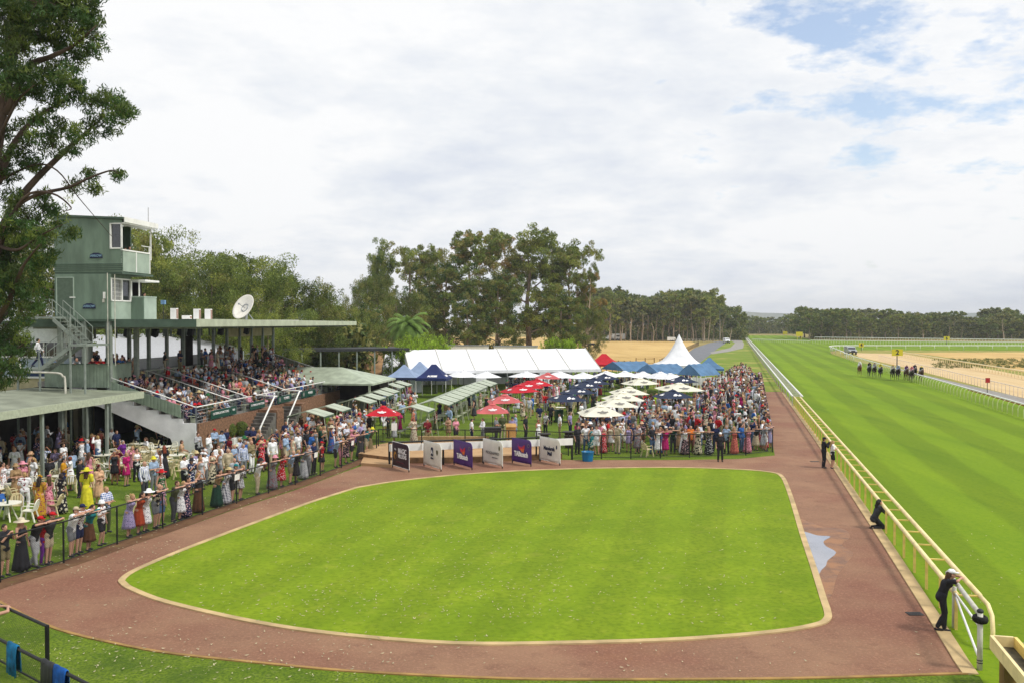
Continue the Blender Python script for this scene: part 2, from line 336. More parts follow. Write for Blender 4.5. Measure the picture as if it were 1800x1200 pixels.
# left boundary fence line and path
FENCE_L = [(-60, 1045), (0, 1024), (112, 990), (206, 957), (286, 930), (356, 905), (416, 885), (472, 867), (519, 852), (563, 836), (600, 822), (640, 806), (662, 797)]
fl = smooth_open([at(u, v) for u, v in FENCE_L], 4)
path_outer = [(-50, 1052), (0, 1034), (112, 1000), (206, 967), (286, 940), (356, 915), (416, 894), (472, 876), (519, 861), (563, 845), (600, 831), (640, 817), (690, 806), (800, 806), (1006, 808), (1200, 808), (1300, 806), (1362, 800), (1352, 745), (1345, 688), (1374, 688), (1440, 782), (1560, 963), (1640, 1087), (1700, 1182), (1400, 1192), (1000, 1194), (800, 1188), (600, 1177), (450, 1163), (300, 1148), (200, 1130), (100, 1104), (20, 1068)]
P_OUT = [at(u, v) for u, v in path_outer]
sheet('path', P_OUT, .014, G_PATH)
dirt = offset_line(fl, .1) ; dirt2 = offset_line(fl, .6)
sheet('fence_dirt', [p for p in offset_line(fl, -.25)] + dirt2[::-1], .022, G_DIRT)
oval_px = [(222, 1018), (250, 1000), (340, 962), (480, 909), (560, 880), (620, 861), (640, 856), (720, 844), (850, 832), (1000, 825), (1180, 822.5), (1300, 826), (1355, 831), (1371, 838), (1380, 856), (1390, 886), (1405, 938), (1425, 1000), (1440, 1050), (1448, 1076), (1447, 1088), (1430, 1097), (1360, 1109), (1200, 1122), (1000, 1128.5), (800, 1129.5), (600, 1114), (450, 1092), (300, 1058), (240, 1036), (224, 1026)]
ov = smooth_closed([at(u, v) for u, v in oval_px], 4)
sheet('parade_ring_lawn', ov, .035, G_OVAL)
A = sum(ov[i].x * ov[(i + 1) % len(ov)].y - ov[(i + 1) % len(ov)].x * ov[i].y for i in range(len(ov)))
ko = offset_line(ov, .1 if A > 0 else -.1, True)
k = strip('parade_ring_kerb', ko, .2, .005, .055, M_KERB, True); k['kind'] = 'structure'
kr = [at(u, v) for u, v in [(1377, 690), (1440, 778), (1500, 868), (1560, 958), (1640, 1082), (1690, 1163), (1706, 1186)]]
k = strip('path_edge', kr, .34, .004, .05, M_KERB); k['kind'] = 'structure'
kb = smooth_open([at(u, v) for u, v in [(-30, 1040), (20, 1070), (100, 1106), (200, 1131), (300, 1149), (450, 1165), (600, 1179), (800, 1190), (1000, 1195), (1400, 1193), (1706, 1184)]], 4)
k = strip('lower_path_edge', kb, .1, .004, .04, mat('edging timber', srgb(176, 138, 78), amt=.2, scale=2, bump=.4)); k['kind'] = 'structure'
low = kb + [at(1725, 1186), tr(-12, 5.5), at(-400, 1500), at(-200, 1100), at(-90, 1010)]
sheet('foreground_lawn', low, .012, G_LAWN)
sheet('rail_verge', kr + [at(1722, 1190), at(1800, 1320), tr(-20, 7), tr(88, 6.2)], .024, G_TURF)
# puddle with a damp rim
pd = smooth_closed([at(u, v) for u, v in [(1404, 934), (1420, 936), (1437, 941), (1460, 943), (1448, 951), (1452, 960), (1470, 971), (1455, 985), (1452, 994), (1444, 1002), (1438, 1010), (1424, 1004), (1415, 985), (1408, 958)]], 3)
sheet('damp_patch', smooth_closed([at(u, v) for u, v in [(1399, 912), (1424, 918), (1448, 926), (1484, 930), (1494, 944), (1480, 958), (1500, 972), (1486, 992), (1474, 1008), (1468, 1024), (1462, 1046), (1446, 1052), (1434, 1028), (1424, 1004), (1410, 958)]], 4), .0175, ground_mat('damp asphalt', [srgb(142, 100, 72), (srgb(176, 122, 76), 1.1, .4, .6, .9), (srgb(108, 76, 58), 2.4, .5, .7, .7)], rough=.55, spec=.5))
wm = mat('puddle water', srgb(150, 150, 160), rough=.06, amt=.1, scale=1, spec=1.0); wm.node_tree.nodes['Principled BSDF'].inputs['IOR'].default_value = 2.4
sheet('puddle', pd, .021, wm)
# stains and drain grates on the path
for i, (u, v, w, h) in enumerate([(1608, 1079, .42, .3), (1432, 811, .5, .25), (978, 827, .5, .12)]):
    p = at(u, v); g = MB(); 
    g.box(-w / 2, -h / 2, 0, w / 2, h / 2, .012)
    for q in range(7): g.box(-w / 2 + w * (q + .3) / 7, -h / 2 + .03, .012, -w / 2 + w * (q + .7) / 7, h / 2 - .03, .02)
    o = g.build('drain_grate', mat('cast iron', srgb(70, 66, 66), rough=.6, amt=.2, scale=8)); o.location = (p.x, p.y, .014); tag(o, ['dark drain grate in the red path near the gate end', 'dark drain grate in the path by the two standing race workers', 'thin drain slot by the grass edge in front of the white race sign'][i], 'drain', 'drain grates in the path')
# fallen leaves
def litter(name, regions, n, m, sz=.06, z=.04):
    V = []; F = []
    for reg, w in regions:
        for _ in range(int(n * w)):
            u = RNG.uniform(reg[0], reg[2]); v = reg[1] + (reg[3] - reg[1]) * RNG.uniform() ** .8; p = at(u, v)
            a = RNG.uniform(0, math.pi); L = sz * RNG.uniform(.5, 1.4); d = Vector((math.cos(a), math.sin(a), 0)) * L; e_ = Vector((-math.sin(a), math.cos(a), 0)) * L * .34
            k0 = len(V); zz_ = z + RNG.uniform(0, .02)
            V += [(p.x + d.x, p.y + d.y, zz_ + RNG.uniform(0, .03)), (p.x + e_.x, p.y + e_.y, zz_), (p.x - d.x, p.y - d.y, zz_ + .01), (p.x - e_.x, p.y - e_.y, zz_)]
            F.append((k0, k0 + 1, k0 + 2, k0 + 3))
    o = np_mesh(name, np.array(V), np.array(F), m); tag(o, kind='stuff'); return o
ML = mat('dry leaf', srgb(206, 196, 158), amt=.3, scale=3)
l = litter('fallen_leaves', [((480, 850, 1380, 1100), .42), ((0, 1110, 700, 1200), .1), ((100, 1110, 1650, 1190), .05), ((350, 870, 1000, 1090), .3), ((0, 860, 330, 1010), .3), ((0, 1000, 900, 1180), .12), ((300, 800, 700, 900), .25), ((1700, 900, 1800, 1180), .03)], 1500, ML, .045)
tag(l, 'pale fallen gum leaves scattered over the grass and path', 'leaves')
# distant hills
HM = ground_mat('hill scrub', [srgb(96, 108, 84), (srgb(120, 124, 92), .002, .4, .6, .8)])
def hills(x0, x1, D, hfn, name, depth=900):
    n = 60; mb = MB(); vs = []
    for i in range(n + 1):
        x = x0 + (x1 - x0) * i / n; h = hfn(x)
        vs += [(x, D, 0), (x, D + depth * .5, h), (x, D + depth, 0)]
    fs = []
    for i in range(n):
        a = i * 3; b_ = a + 3; fs += [(a, b_, b_ + 1, a + 1), (a + 1, b_ + 1, b_ + 2, a + 2)]
    mb.add(vs, fs); o = mb.build(name, HM, smooth=True); fix_normals(o); o['kind'] = 'structure'
def hx(x): return 62 + 22 * math.sin(x * .0021 + 1) + 9 * math.sin(x * .0073) + 4 * math.sin(x * .021)
hills(600, 4200, 3700, lambda x: hx(x) * (1.05 if x > 2000 else .85) * min(1, max(.05, (x - 600) / 300)), 'hills')
# ------------------------------------------------------------------ paints and fabrics for built things
M_BLACK = mat('black powder coat', srgb(30, 31, 33), rough=.5, amt=.25, scale=5)
M_WHITE = mat('white paint', srgb(232, 232, 228), rough=.45, amt=.06, scale=2)
M_OLDWHITE = mat('weathered white paint', srgb(222, 219, 204), rough=.55, amt=.14, scale=3, bump=.15)
M_CREAM = mat('cream yellow paint', (.83, .68, .34), rough=.5, amt=.12, scale=2.5, bump=.1)
M_YEL = mat('yellow paint', (.76, .56, .16), rough=.5, amt=.16, scale=2.5, bump=.1)
M_STEEL = mat('galvanised steel', srgb(170, 174, 176), rough=.4, amt=.14, scale=6, metal=.7)
M_DGREY = mat('dark grey plastic', srgb(52, 54, 57), rough=.6, amt=.2, scale=4)
M_TYRE = mat('black rubber', srgb(28, 27, 27), rough=.85, amt=.3, scale=9, bump=.3)
M_TIMBER = mat('weathered timber', srgb(150, 118, 66), rough=.8, amt=.3, scale=3, bump=.5, stretch=(1, 1, .2))
def mesh_mat(name, col, pitch, thick):
    """woven wire: diagonal wires, clear between them"""
    m = bpy.data.materials.new(name); m.use_nodes = True; t = m.node_tree; b_ = t.nodes['Principled BSDF']; b_.inputs['Base Color'].default_value = col; b_.inputs['Roughness'].default_value = .5
    tc_ = t.nodes.new('ShaderNodeUVMap'); s_ = t.nodes.new('ShaderNodeSeparateXYZ'); t.links.new(tc_.outputs[0], s_.inputs[0])
    a_ = mathn(t, 'PINGPONG', mathn(t, 'ADD', s_.outputs[0], s_.outputs[1]), pitch / 2); c_ = mathn(t, 'PINGPONG', mathn(t, 'SUBTRACT', s_.outputs[0], s_.outputs[1]), pitch / 2)
    k_ = mathn(t, 'LESS_THAN', mathn(t, 'MINIMUM', a_, c_), thick); tp = t.nodes.new('ShaderNodeBsdfTransparent'); ms = t.nodes.new('ShaderNodeMixShader')
    t.links.new(k_, ms.inputs[0]); t.links.new(tp.outputs[0], ms.inputs[1]); t.links.new(b_.outputs[0], ms.inputs[2]); t.links.new(ms.outputs[0], t.nodes['Material Output'].inputs[0]); return m
M_WIRE = mesh_mat('chain wire', srgb(26, 28, 30), .075, .0035)
def wire_panel(pts, z0, z1, parent, name='wire_mesh', m=None):
    me = bpy.data.meshes.new(name); vs = []; fs = []; uv = []; L = 0
    for i in range(len(pts) - 1):
        a, b_ = pts[i], pts[i + 1]; d = (Vector(b_) - Vector(a)).length; k0 = len(vs)
        vs += [(a[0], a[1], z0), (b_[0], b_[1], z0), (b_[0], b_[1], z1), (a[0], a[1], z1)]; fs.append((k0, k0 + 1, k0 + 2, k0 + 3))
        uv += [(L, 0), (L + d, 0), (L + d, z1 - z0), (L, z1 - z0)]; L += d
    me.from_pydata(vs, [], fs); ul = me.uv_layers.new(name='UVMap')
    for i, q in enumerate(uv): ul.data[i].uv = q
    me.materials.append(m or M_WIRE); o_ = bpy.data.objects.new(name, me); COL.objects.link(o_); o_.parent = parent; return o_
def fence(pts, h, label, group=None, name='wire_fence', r=.025, pr=.033, postm=None, mesh=True, cat='fence', subdiv=None):
    m = postm or M_BLACK; root = empty(name, (pts[0].x, pts[0].y, 0)); tag(root, label, cat, group); P = [Vector((p.x - pts[0].x, p.y - pts[0].y, 0)) for p in pts]
    for p in P: MB().tube([p, p + Vector((0, 0, h + .02))], pr, 8).build('post', m, root)
    MB().tube([p + Vector((0, 0, h)) for p in P], r, 8).build('top_rail', m, root)
    MB().tube([p + Vector((0, 0, .1)) for p in P], r * .7, 6).build('bottom_rail', m, root)
    if mesh: wire_panel(P, .1, h, root)
    return root
FH = 1.4
fpts = [at(u, v) for u, v in FENCE_L]
FENCE_W = fpts
fence(fpts, FH, 'long black wire mesh fence curving round the red path, spectators leaning on it', 'black fences')
rf_px = [(1005, 807), (1057, 806), (1109, 806), (1161, 805), (1212, 804), (1262, 803), (1311, 800), (1358, 794)]
rf = [at(u, v) for u, v in rf_px]
fence(rf, FH, 'black wire mesh fence across the front of the packed crowd', 'black fences')
c0 = rf[-1]; s0, w0 = sw(c0)
side = [tr(s0 + i * 3.1, w0 + .06 * i) for i in range(0, 23)]
fence(side, FH, 'black wire mesh fence running away beside the crowd and the track path', 'black fences', pr=.022, r=.018, mesh=False)
bk = [side[-1]] + [at(u, v) for u, v in [(1262, 657), (1235, 660)]]
fence([side[-1] + Vector((-(i) * 2.6, .3 * i, 0)) for i in range(7)], 1.3, 'black fence closing off the far end of the crowd lawn', 'black fences')
bs = [Vector(p) for p in [(-8.3, 56.4, 0), (-5.6, 56.3, 0), (-2.9, 56.1, 0), (-.2, 55.8, 0), (1.5, 55.5, 0), (3.4, 54.7, 0)]]
fence(bs, FH, 'black fence behind the raised tan presentation stage', 'black fences')
# near fences at the bottom left, with towels and a bag hung over them
dirv = Vector((1.7, -1.36, 0)).normalized()
A1 = Vector((-10.1, 19.64, 0)); A0 = A1 - dirv * 5.2
fence([A0, A0 + dirv * 2.6, A1], 1.42, 'near black wire fence at the lower left corner, bare arms resting on it', 'black fences', r=.035, pr=.048)
B0 = Vector((-10.4, 18.7, 0)) - dirv * 3; B1 = Vector((-9.1, 17.65, 0)); B2 = B1 + dirv * 2.7
nf2 = fence([B0, B1, B2], 1.36, 'nearest black wire fence at the bottom left, blue towels hung on it', 'black fences', r=.035, pr=.05)
def towel(p, w, drop, m, label, rz, stripe=None, nm='towel'):
    mb = MB(); n = 9; vs = []; fs = []
    prof = [(-.06, -drop), (-.055, -drop * .5), (-.05, -.05), (-.03, .035), (0, .05), (.03, .035), (.05, -.05), (.06, -drop * .45), (.065, -drop * .85)]
    for i in range(n + 1):
        x = -w / 2 + w * i / n; wob = .02 * math.sin(i * 1.9) + .012 * math.sin(i * 4.1)
        for (y, z) in prof: vs.append((x, y + wob * (1 - (z + drop) / drop * .8), z + .006 * math.sin(i * 1.3)))
    q = len(prof)
    for i in range(n):
        for j in range(q - 1): fs.append((i * q + j, (i + 1) * q + j, (i + 1) * q + j + 1, i * q + j + 1))
    mb.add(vs, fs); o = mb.build(nm, m, smooth=True); md = o.modifiers.new('thick', 'SOLIDIFY'); md.thickness = .012
    o.location = p; o.rotation_euler = (0, 0, rz); tag(o, label, 'towel' if nm == 'towel' else 'bag', None); return o
fz = math.atan2(dirv.y, dirv.x)
M_BLUE = mat('blue cloth', srgb(20, 92, 176), rough=.9, amt=.3, scale=6, bump=.4); M_DBLUE = mat('teal blue cloth', srgb(24, 120, 170), rough=.9, amt=.35, scale=5, bump=.4)
towel(B1 + dirv * .62 + Vector((0, 0, 1.385)), .5, .55, M_BLUE, 'bright blue towel hung over the nearest black rail beside a dark bag', fz)
towel(B1 - dirv * 1.45 + Vector((0, 0, 1.385)), .45, .6, M_DBLUE, 'blue and teal towel at the left picture edge, over the nearest rail', fz)
towel(B1 + dirv * .12 + Vector((0, 0, 1.385)), .5, .5, M_DGREY, 'dark grey bag draped over the near fence next to the corner post', fz, nm='bag')
# paper clutter: litter bags none
# ------------------------------------------------------------------ yellow and white running rail beside the path
def ladder_rail(name, label, s_list, wl, wr, h, rt, mr, mp, mrung, zig=0.0, post_w=.07, group='running rails', posts_both=False, rungs=True):
    root = empty(name, tr(s_list[0], wl)); tag(root, label, 'rail', group); o0 = tr(s_list[0], wl)
    L = [tr(s, wl) - o0 for s in s_list]; R = [tr(s, wr) - o0 for s in s_list]; up = Vector((0, 0, h))
    MB().tube([p + up for p in L], rt, 10).build('near_rail', mr, root, smooth=True)
    MB().tube([p + up for p in R], rt, 10).build('far_rail', mr, root, smooth=True)
    nr = 0
    for i, (a, b_) in enumerate(zip(L, R)):
        if i < 99:
            m = MB(); m.box(-post_w / 2, -post_w / 2, 0, post_w / 2, post_w / 2, h - rt * .8); o = m.build('post', mp, root); o.location = a; o.rotation_euler = (0, 0, -math.atan2(T.x, T.y))
    if rungs:
        allr = MB()
        for i, (a, b_) in enumerate(zip(L, R)):
            if len(s_list) < 60:
                MB().bar(a + up * .985, b_ + up * .985, .05, .04).build('rung', mrung, root)
            else:
                for q in range(4): d_ = T * (1.245 * q); allr.bar(a + d_ + up * .985, b_ + d_ + up * .985, .12, .05)
        if len(s_list) >= 60: o = allr.build('rungs', mrung, root)
    if posts_both:
        for i, b_ in enumerate(R):
            if i % 4 == 0: MB().bar(b_, b_ + up, .05).build('rear_post', mp, root)
    return root
S1 = [25.6 + 1.86 * i for i in range(36)]
yr = ladder_rail('running_rail', 'cream yellow double running rail with rungs like a ladder, beside the red path', S1, 5.67, 6.23, .95, .07, M_CREAM, M_YEL, M_YEL, posts_both=False)
# far rail's near end bends down to the ground
e0 = tr(S1[0], 5.67); 
MB().tube([tr(25.6, 6.23, .95) - e0, tr(24.9, 6.25, .93) - e0, tr(24.4, 6.22, .8) - e0, tr(24.25, 6.2, .5) - e0, tr(24.25, 6.2, .0) - e0], .055, 10).build('bent_end', M_CREAM, yr, smooth=True)
S2 = [91.2 + 5.0 * i for i in range(99)]
wr_ = ladder_rail('running_rail', 'white double running rail carrying on down the straight to the far trees', S2, 5.55, 6.45, .98, .1, M_WHITE, M_OLDWHITE, M_OLDWHITE, post_w=.09)
# gate end of the rail: white gate, tall end post with a tyre
gA = at(1677, 1104); gB = at(1722, 1178)
gt = empty('rail_gate', (gB.x, gB.y, 0)); tag(gt, 'white gate at the near end of the yellow rail with two slanting braces', 'gate')
gv = gA - gB; 
MB().tube([Vector((0, 0, 0)), Vector((0, 0, 1.36))], .06, 12).build('end_post', M_OLDWHITE, gt, smooth=True)
MB().tube([gv, gv + Vector((0, 0, 1.1))], .055, 10).build('hinge_post', M_OLDWHITE, gt, smooth=True)
MB().tube([gv * 1.32 + Vector((0, 0, 1.22)), gv * .9 + Vector((0, 0, 1.27)), Vector((0, 0, 1.3))], .058, 10).build('top_rail', M_OLDWHITE, gt, smooth=True)
MB().tube([gv + Vector((0, 0, .96)), Vector((.02, 0, .98))], .03, 8).build('middle_rail', M_WHITE, gt, smooth=True)
MB().tube([gv + Vector((0, 0, .93)), Vector((.02, .03, .22))], .03, 8).build('brace', M_WHITE, gt, smooth=True)
for z in (.18, .24): MB().tube([Vector((0, 0, z)), Vector((0, 0, z + .02))], .067, 12).build('clamp', M_DGREY, gt)
ty = MB(); n = 20; k_ = 8; vs = []; fs = []
for i in range(n):
    for j in range(k_):
        a, b_ = 2 * math.pi * i / n, 2 * math.pi * j / k_; R_ = .115 + .06 * math.cos(b_); vs.append((R_ * math.cos(a), R_ * math.sin(a), .085 * math.sin(b_)))
for i in range(n):
    for j in range(k_): fs.append((i * k_ + j, ((i + 1) % n) * k_ + j, ((i + 1) % n) * k_ + (j + 1) % k_, i * k_ + (j + 1) % k_))
ty.add(vs, fs); o = ty.build('tyre_bumper', M_TYRE, smooth=True); o.location = (gB.x, gB.y, 1.2); o.rotation_euler = (.1, .05, 0); tag(o, 'black rubber tyre ringed round the tall white end post', 'tyre')
o = MB().ell((0, 0, 0), (.075, .075, .06)).build('post_cap', M_DGREY, gt, smooth=True); o.location = (0, 0, 1.38)
# nearest yellow trough rail
nr = empty('trough_rail', tr(21.6, 5.72)); tag(nr, 'open topped yellow rail box on a timber post in the lower right corner', 'rail', 'running rails'); o0 = tr(21.6, 5.72)
for w_, nm, mm in ((5.6, 'side_board', M_CREAM), (6.08, 'side_board', M_YEL)):
    MB().bar(tr(22.0, w_, .93) - o0, tr(9, w_, .93) - o0, .07, .3, up=(0, 0, 1)).build(nm, mm, nr)
MB().bar(tr(22.0, 5.637, .93) - o0, tr(22.0, 6.043, .93) - o0, .07, .296).build('end_board', M_CREAM, nr)
MB().bar(tr(21.96, 5.84, .84) - o0, tr(9, 5.84, .84) - o0, .4, .03).build('trough_floor', mat('dark trough board', srgb(84, 78, 58), amt=.4, scale=4), nr)  # dark brown floor between the yellow side boards
for s_ in (21.2, 15.0): MB().bar(tr(s_, 5.72, 0) - o0, tr(s_, 5.72, .78) - o0, .26, .2).build('post', M_TIMBER, nr)
# ------------------------------------------------------------------ inner running rail with goose neck posts
def goose_rail(name, label, pts, step_h=1.15, r=.055, mr=None, mp=None, lean=.35, group='running rails', flip=1, pr=.028):
    o0 = Vector(pts[0]); root = empty(name, o0); tag(root, label, 'rail', group)
    MB().tube([p - o0 + Vector((0, 0, step_h)) for p in pts], r, 8).build('top_rail', mr or M_WHITE, root, smooth=True)
    off = offset_line(pts, lean * flip)
    for i, (p, q) in enumerate(zip(pts, off)):
        if i >= 98: break
        p = p - o0; q = q - o0; up = Vector((0, 0, 1))
        MB().tube([q, q + up * step_h * .6, q.lerp(p, .3) + up * step_h * .86, p + up * step_h], pr, 5).build('post', mp or M_WHITE, root, smooth=True)
    return root
M_PALEYEL = mat('pale yellow green paint', (.8, .82, .5), rough=.5, amt=.1, scale=3)
ir_ = goose_rail('inner_rail', 'white inner running rail with bent posts on the far side of the turf straight', [tr(48 + 1.55 * i, 23.9) for i in range(98)], mp=M_PALEYEL, flip=-1, r=.075, pr=.034)
curve = [tr(200, 23.9), tr(212, 24), tr(222, 24.6)] + [at(u, v) for u, v in [(1461, 618.5), (1458, 616.5), (1468, 615.3), (1490, 615.0)]]
cpts = smooth_open(curve, 3)
bend = cpts + [Vector((cpts[-1].x + 4.2 * i, cpts[-1].y - .05 * i, 0)) for i in range(1, 60)]
goose_rail('inner_rail', 'white running rail bending round the turn at the far end of the straight', bend, 1.3, .12, pr=.06)
def simple_rail(label, p, q, n, h, m, r=.09, name='outer_rail', pr=.06):
    return goose_rail(name, label, [p.lerp(q, i / (n - 1)) for i in range(n)], h, r, m, m, 0, pr=pr)
simple_rail('long white rail along the foot of the trees on the far side of the turn', at(1432, 597.5), at(1830, 603.0), 80, 1.3, M_WHITE, .13)
simple_rail('second white rail across the green turn in the distance', at(1424, 604), at(1830, 608.5), 80, 1.3, M_WHITE, .11)
simple_rail('white line of rail crossing the far end of the turf straight', at(1322, 600.5), at(1424, 604), 30, 1.1, M_WHITE, .1)
simple_rail('pale rail following the upper side of the sand track', at(1585, 627), at(1830, 671), 60, 1.1, mat('cream rail paint', (.84, .7, .42), amt=.08), .11, pr=.04)
simple_rail('thin rail following the lower side of the sand track', at(1545, 633), at(1830, 708), 70, 1.1, mat('sand rail paint', srgb(236, 218, 206), amt=.08), .045, pr=.03)
MB().tube([tr(62 + 2 * i, 23.97 + .0, 1.0) - Vector(tr(48, 23.9)) for i in range(22)], .045, 6).build('red_strip', mat('dark red paint', srgb(170, 40, 46), amt=.1), ir_)
# ------------------------------------------------------------------ presentation stage, race sign beam and sponsor banners
stg = [at(u, v, .35) for u, v in [(630, 796), (690, 803), (800, 803), (900, 799.5), (988, 796), (962, 778), (820, 774), (690, 776), (655, 782)]]
M_STG = mat('stage rubble edge', srgb(150, 116, 80), amt=.35, scale=3, bump=.8)
st = MB(); st.prism([(p.x, p.y) for p in stg], 0, .33); o = st.build('stage', M_STG); tag(o, 'low raised tan paved stage behind the row of six race banners', 'stage')
tp = MB(); tp.prism([(p.x, p.y) for p in stg], .33, .352); q = tp.build('paving', G_PAVE, o)
sp_ = MB(); a = at(636, 806); sp_.prism([(at(u, v).x, at(u, v).y) for u, v in [(634, 818), (688, 822), (690, 812), (640, 806)]], 0, .17); o = sp_.build('stage_step', G_PAVE); tag(o, 'single paved step up to the left end of the stage', 'step')
bF = at(684, 820.5); bE = at(1007, 807.5); bd = (bE - bF); bL = bd.length; bang = math.atan2(bd.y, bd.x)
bm_ = empty('sign_beam', bF, bang); tag(bm_, 'long white numbered beam on black posts above the banners', 'beam')
nseg = 6
for i in range(nseg):
    MB().box(bL * i / nseg + .012, -.03, .88, bL * (i + 1) / nseg - .012, .03, 1.27).build('board', M_WHITE, bm_)
for x in (.03, bL * .285, bL * .5, bL * .815, bL - .03): MB().box(x - .05, .032, 0, x + .05, .13, 1.26).build('post', M_BLACK, bm_)
MB().box(0, .2, 1.3, bL * .82, .36, 1.38).build('black_rail', M_BLACK, bm_)
for x in (.03, bL * .4, bL * .8): MB().box(x - .04, .24, .3, x + .04, .32, 1.3).build('rail_post', M_BLACK, bm_)
M_INK = mat('black lettering', srgb(34, 34, 44), amt=.1); M_WINK = mat('white lettering', srgb(238, 236, 236), amt=.05)
M_PUR = mat('purple vinyl', srgb(84, 48, 128), rough=.45, amt=.1, scale=2); M_PLUM = mat('dark plum vinyl', srgb(58, 36, 52), rough=.4, amt=.1, scale=2)
M_OFFW = mat('cream canvas', srgb(226, 220, 206), rough=.7, amt=.07, scale=2, bump=.2); M_ORG = mat('orange print', srgb(232, 120, 52), amt=.1); M_REDP = mat('red print', srgb(220, 56, 76), amt=.1)
M_GOLD = mat('gold print', srgb(206, 150, 70), amt=.2, scale=20); M_GREYP = mat('grey print', srgb(150, 146, 142), amt=.1); M_DKBLUE = mat('navy print', srgb(36, 44, 76), amt=.1); M_OLIVE = mat('olive crest print', srgb(96, 92, 50), amt=.2, scale=20)
def disc(x, z, rx, rz_, m, par, y=-.028, name='emblem', n=20, poly=None):
    mb = MB(); pts_ = poly or [(x + rx * math.cos(2 * math.pi * i / n), z + rz_ * math.sin(2 * math.pi * i / n)) for i in range(n)]
    mb.extr([(p[0], y, p[1]) for p in pts_], (0, .006, 0)); return fix_normals(mb.build(name, m, par))
BN = [((690, 820.4), (719.6, 829.5)), ((745, 818.3), (776, 828)), ((797.6, 816.3), (830.4, 825.5)), ((849.5, 814.3), (883.6, 822.8)), ((900, 812.6), (934, 819.5)), ((949, 810), (984.6, 817.8))]
BLAB = ['dark plum banner reading magic millions in white, leftmost of the six', 'cream banner with a small dark blue mark, second from the left', 'purple banner with white lettering and red swoosh, between two cream banners on the left',
        'cream banner with thin grey capitals, fourth from the left', 'purple banner with white lettering and red swoosh, second from the right', 'cream banner with old style newspaper lettering, rightmost of the six']
for i, (f_, n_) in enumerate(BN):
    F_ = at(*f_); N_ = at(*n_); d_ = N_ - F_; wd = d_.length; F_ = F_ + Vector((0, -.06, 0)); ang = math.atan2(d_.y, d_.x)
    r_ = empty('race_banner', F_, ang); tag(r_, BLAB[i], 'banner', 'sponsor banners by the parade ring')
    z0, z1, cr = .14, 1.46, .28
    pol = [(0, z0), (wd, z0), (wd, z1 - cr)] + [(wd - cr + cr * math.cos(a), z1 - cr + cr * math.sin(a)) for a in (rad(22), rad(45), rad(68), rad(90))] + [(0, z1)]
    base = [M_PLUM, M_OFFW, M_PUR, M_OFFW, M_PUR, M_OFFW][i]
    # slightly rippled cloth
    nx, nz = 14, 10; vs = []; fs = []
    def top(x): return z1 if x < wd - cr else z1 - cr + math.sqrt(max(0, cr * cr - (x - wd + cr) ** 2))
    for a in range(nx + 1):
        x = wd * a / nx
        for c in range(nz + 1):
            z = z0 + (top(x) - z0) * c / nz; rip = 0 if i == 0 else .018 * math.sin(x * 4 + z * 5 + i) * (1 - c / nz) * min(1, a / 3)
            vs.append((x, rip, z))
    for a in range(nx):
        for c in range(nz): k0 = a * (nz + 1) + c; fs.append((k0, k0 + nz + 1, k0 + nz + 2, k0 + 1))
    pn = MB(); pn.add(vs, fs); o = pn.build('panel', base, r_, smooth=True); md = o.modifiers.new('t', 'SOLIDIFY'); md.thickness = .014; md.offset = 0
    fr = MB(); fr.tube([(p[0], 0, p[1]) for p in pol + [pol[0]]], .016, 6); fr.build('frame', M_WHITE if i != 2 and i != 4 else M_PUR, r_)
    for x in (.04, wd - .04): MB().tube([(x, 0, 0), (x, 0, z0 + .03)], .03, 8).build('foot', M_BLACK, r_)
    R90 = (math.pi / 2, 0, 0); Y = -.03; cxm = wd / 2
    if i == 0:
        text('MAGIC', .42, M_WINK, r_, (wd * .62, Y, 1.02), R90, sx=.78, bold=.006); text('MILLIONS', .3, M_WINK, r_, (wd * .62, Y, .74), R90, sx=.78, bold=.004); text('THE', .13, M_WINK, r_, (wd * .2, Y, 1.06), R90)
        disc(wd * .19, .74, .17, .2, M_GOLD, r_); disc(wd * .21, .69, .09, .12, M_PLUM, r_, y=-.034); text('RACE DAY CARNIVAL', .09, mat('dusky print', srgb(130, 70, 80)), r_, (cxm, Y, .4), R90)
    elif i == 1:
        disc(0, 0, 0, 0, M_DKBLUE, r_, poly=[(cxm - .14, .72), (cxm + .14, .72), (cxm + .14, 1.13), (cxm + .08, 1.19), (cxm - .08, 1.19), (cxm - .14, 1.13)])
        text('A', .3, M_WINK, r_, (cxm, Y - .008, .93), R90, bold=.008); text('Alcoa', .15, M_DKBLUE, r_, (cxm, Y, .6), R90, bold=.004)
        disc(0, 0, 0, 0, M_OLIVE, r_, poly=[(wd * .78, .8), (wd * .825, .93), (wd * .83, 1.06), (wd * .78, 1.12), (wd * .73, 1.06), (wd * .735, .93)])
    elif i in (2, 4):
        disc(0, 0, 0, 0, M_REDP, r_, poly=[(cxm - .28, 1.05), (cxm + .02, .98), (cxm + .3, 1.16), (cxm + .3, .9), (cxm + .05, .82), (cxm - .2, .86)])
        disc(0, 0, 0, 0, M_ORG, r_, y=-.034, poly=[(cxm - .08, .88), (cxm + .28, .92), (cxm + .22, .72), (cxm + .05, .74)])
        disc(0, 0, 0, 0, mat('violet print', srgb(150, 70, 160)), r_, y=-.024, poly=[(cxm - .3, 1.2), (cxm - .16, 1.04), (cxm + .2, 1.1), (cxm - .1, 1.0), (cxm - .36, 1.0)])
        text('TABtouch', .38, M_WINK, r_, (cxm, Y - .01, .6), R90, sx=.8, bold=.016)
        mb = MB(); mb.tube([(wd * .86 + .09 * math.cos(a), -.02, 1.14 + .09 * math.sin(a)) for a in np.linspace(0, 2 * math.pi, 15)], .01, 5); mb.build('emblem', M_GREYP, r_)
    elif i == 3:
        text('PROGRAMMED', .23, M_GREYP, r_, (cxm, Y, .74), R90, sx=.9); text('maintenance', .13, M_GREYP, r_, (wd * .62, Y, .52), R90, sx=.9)
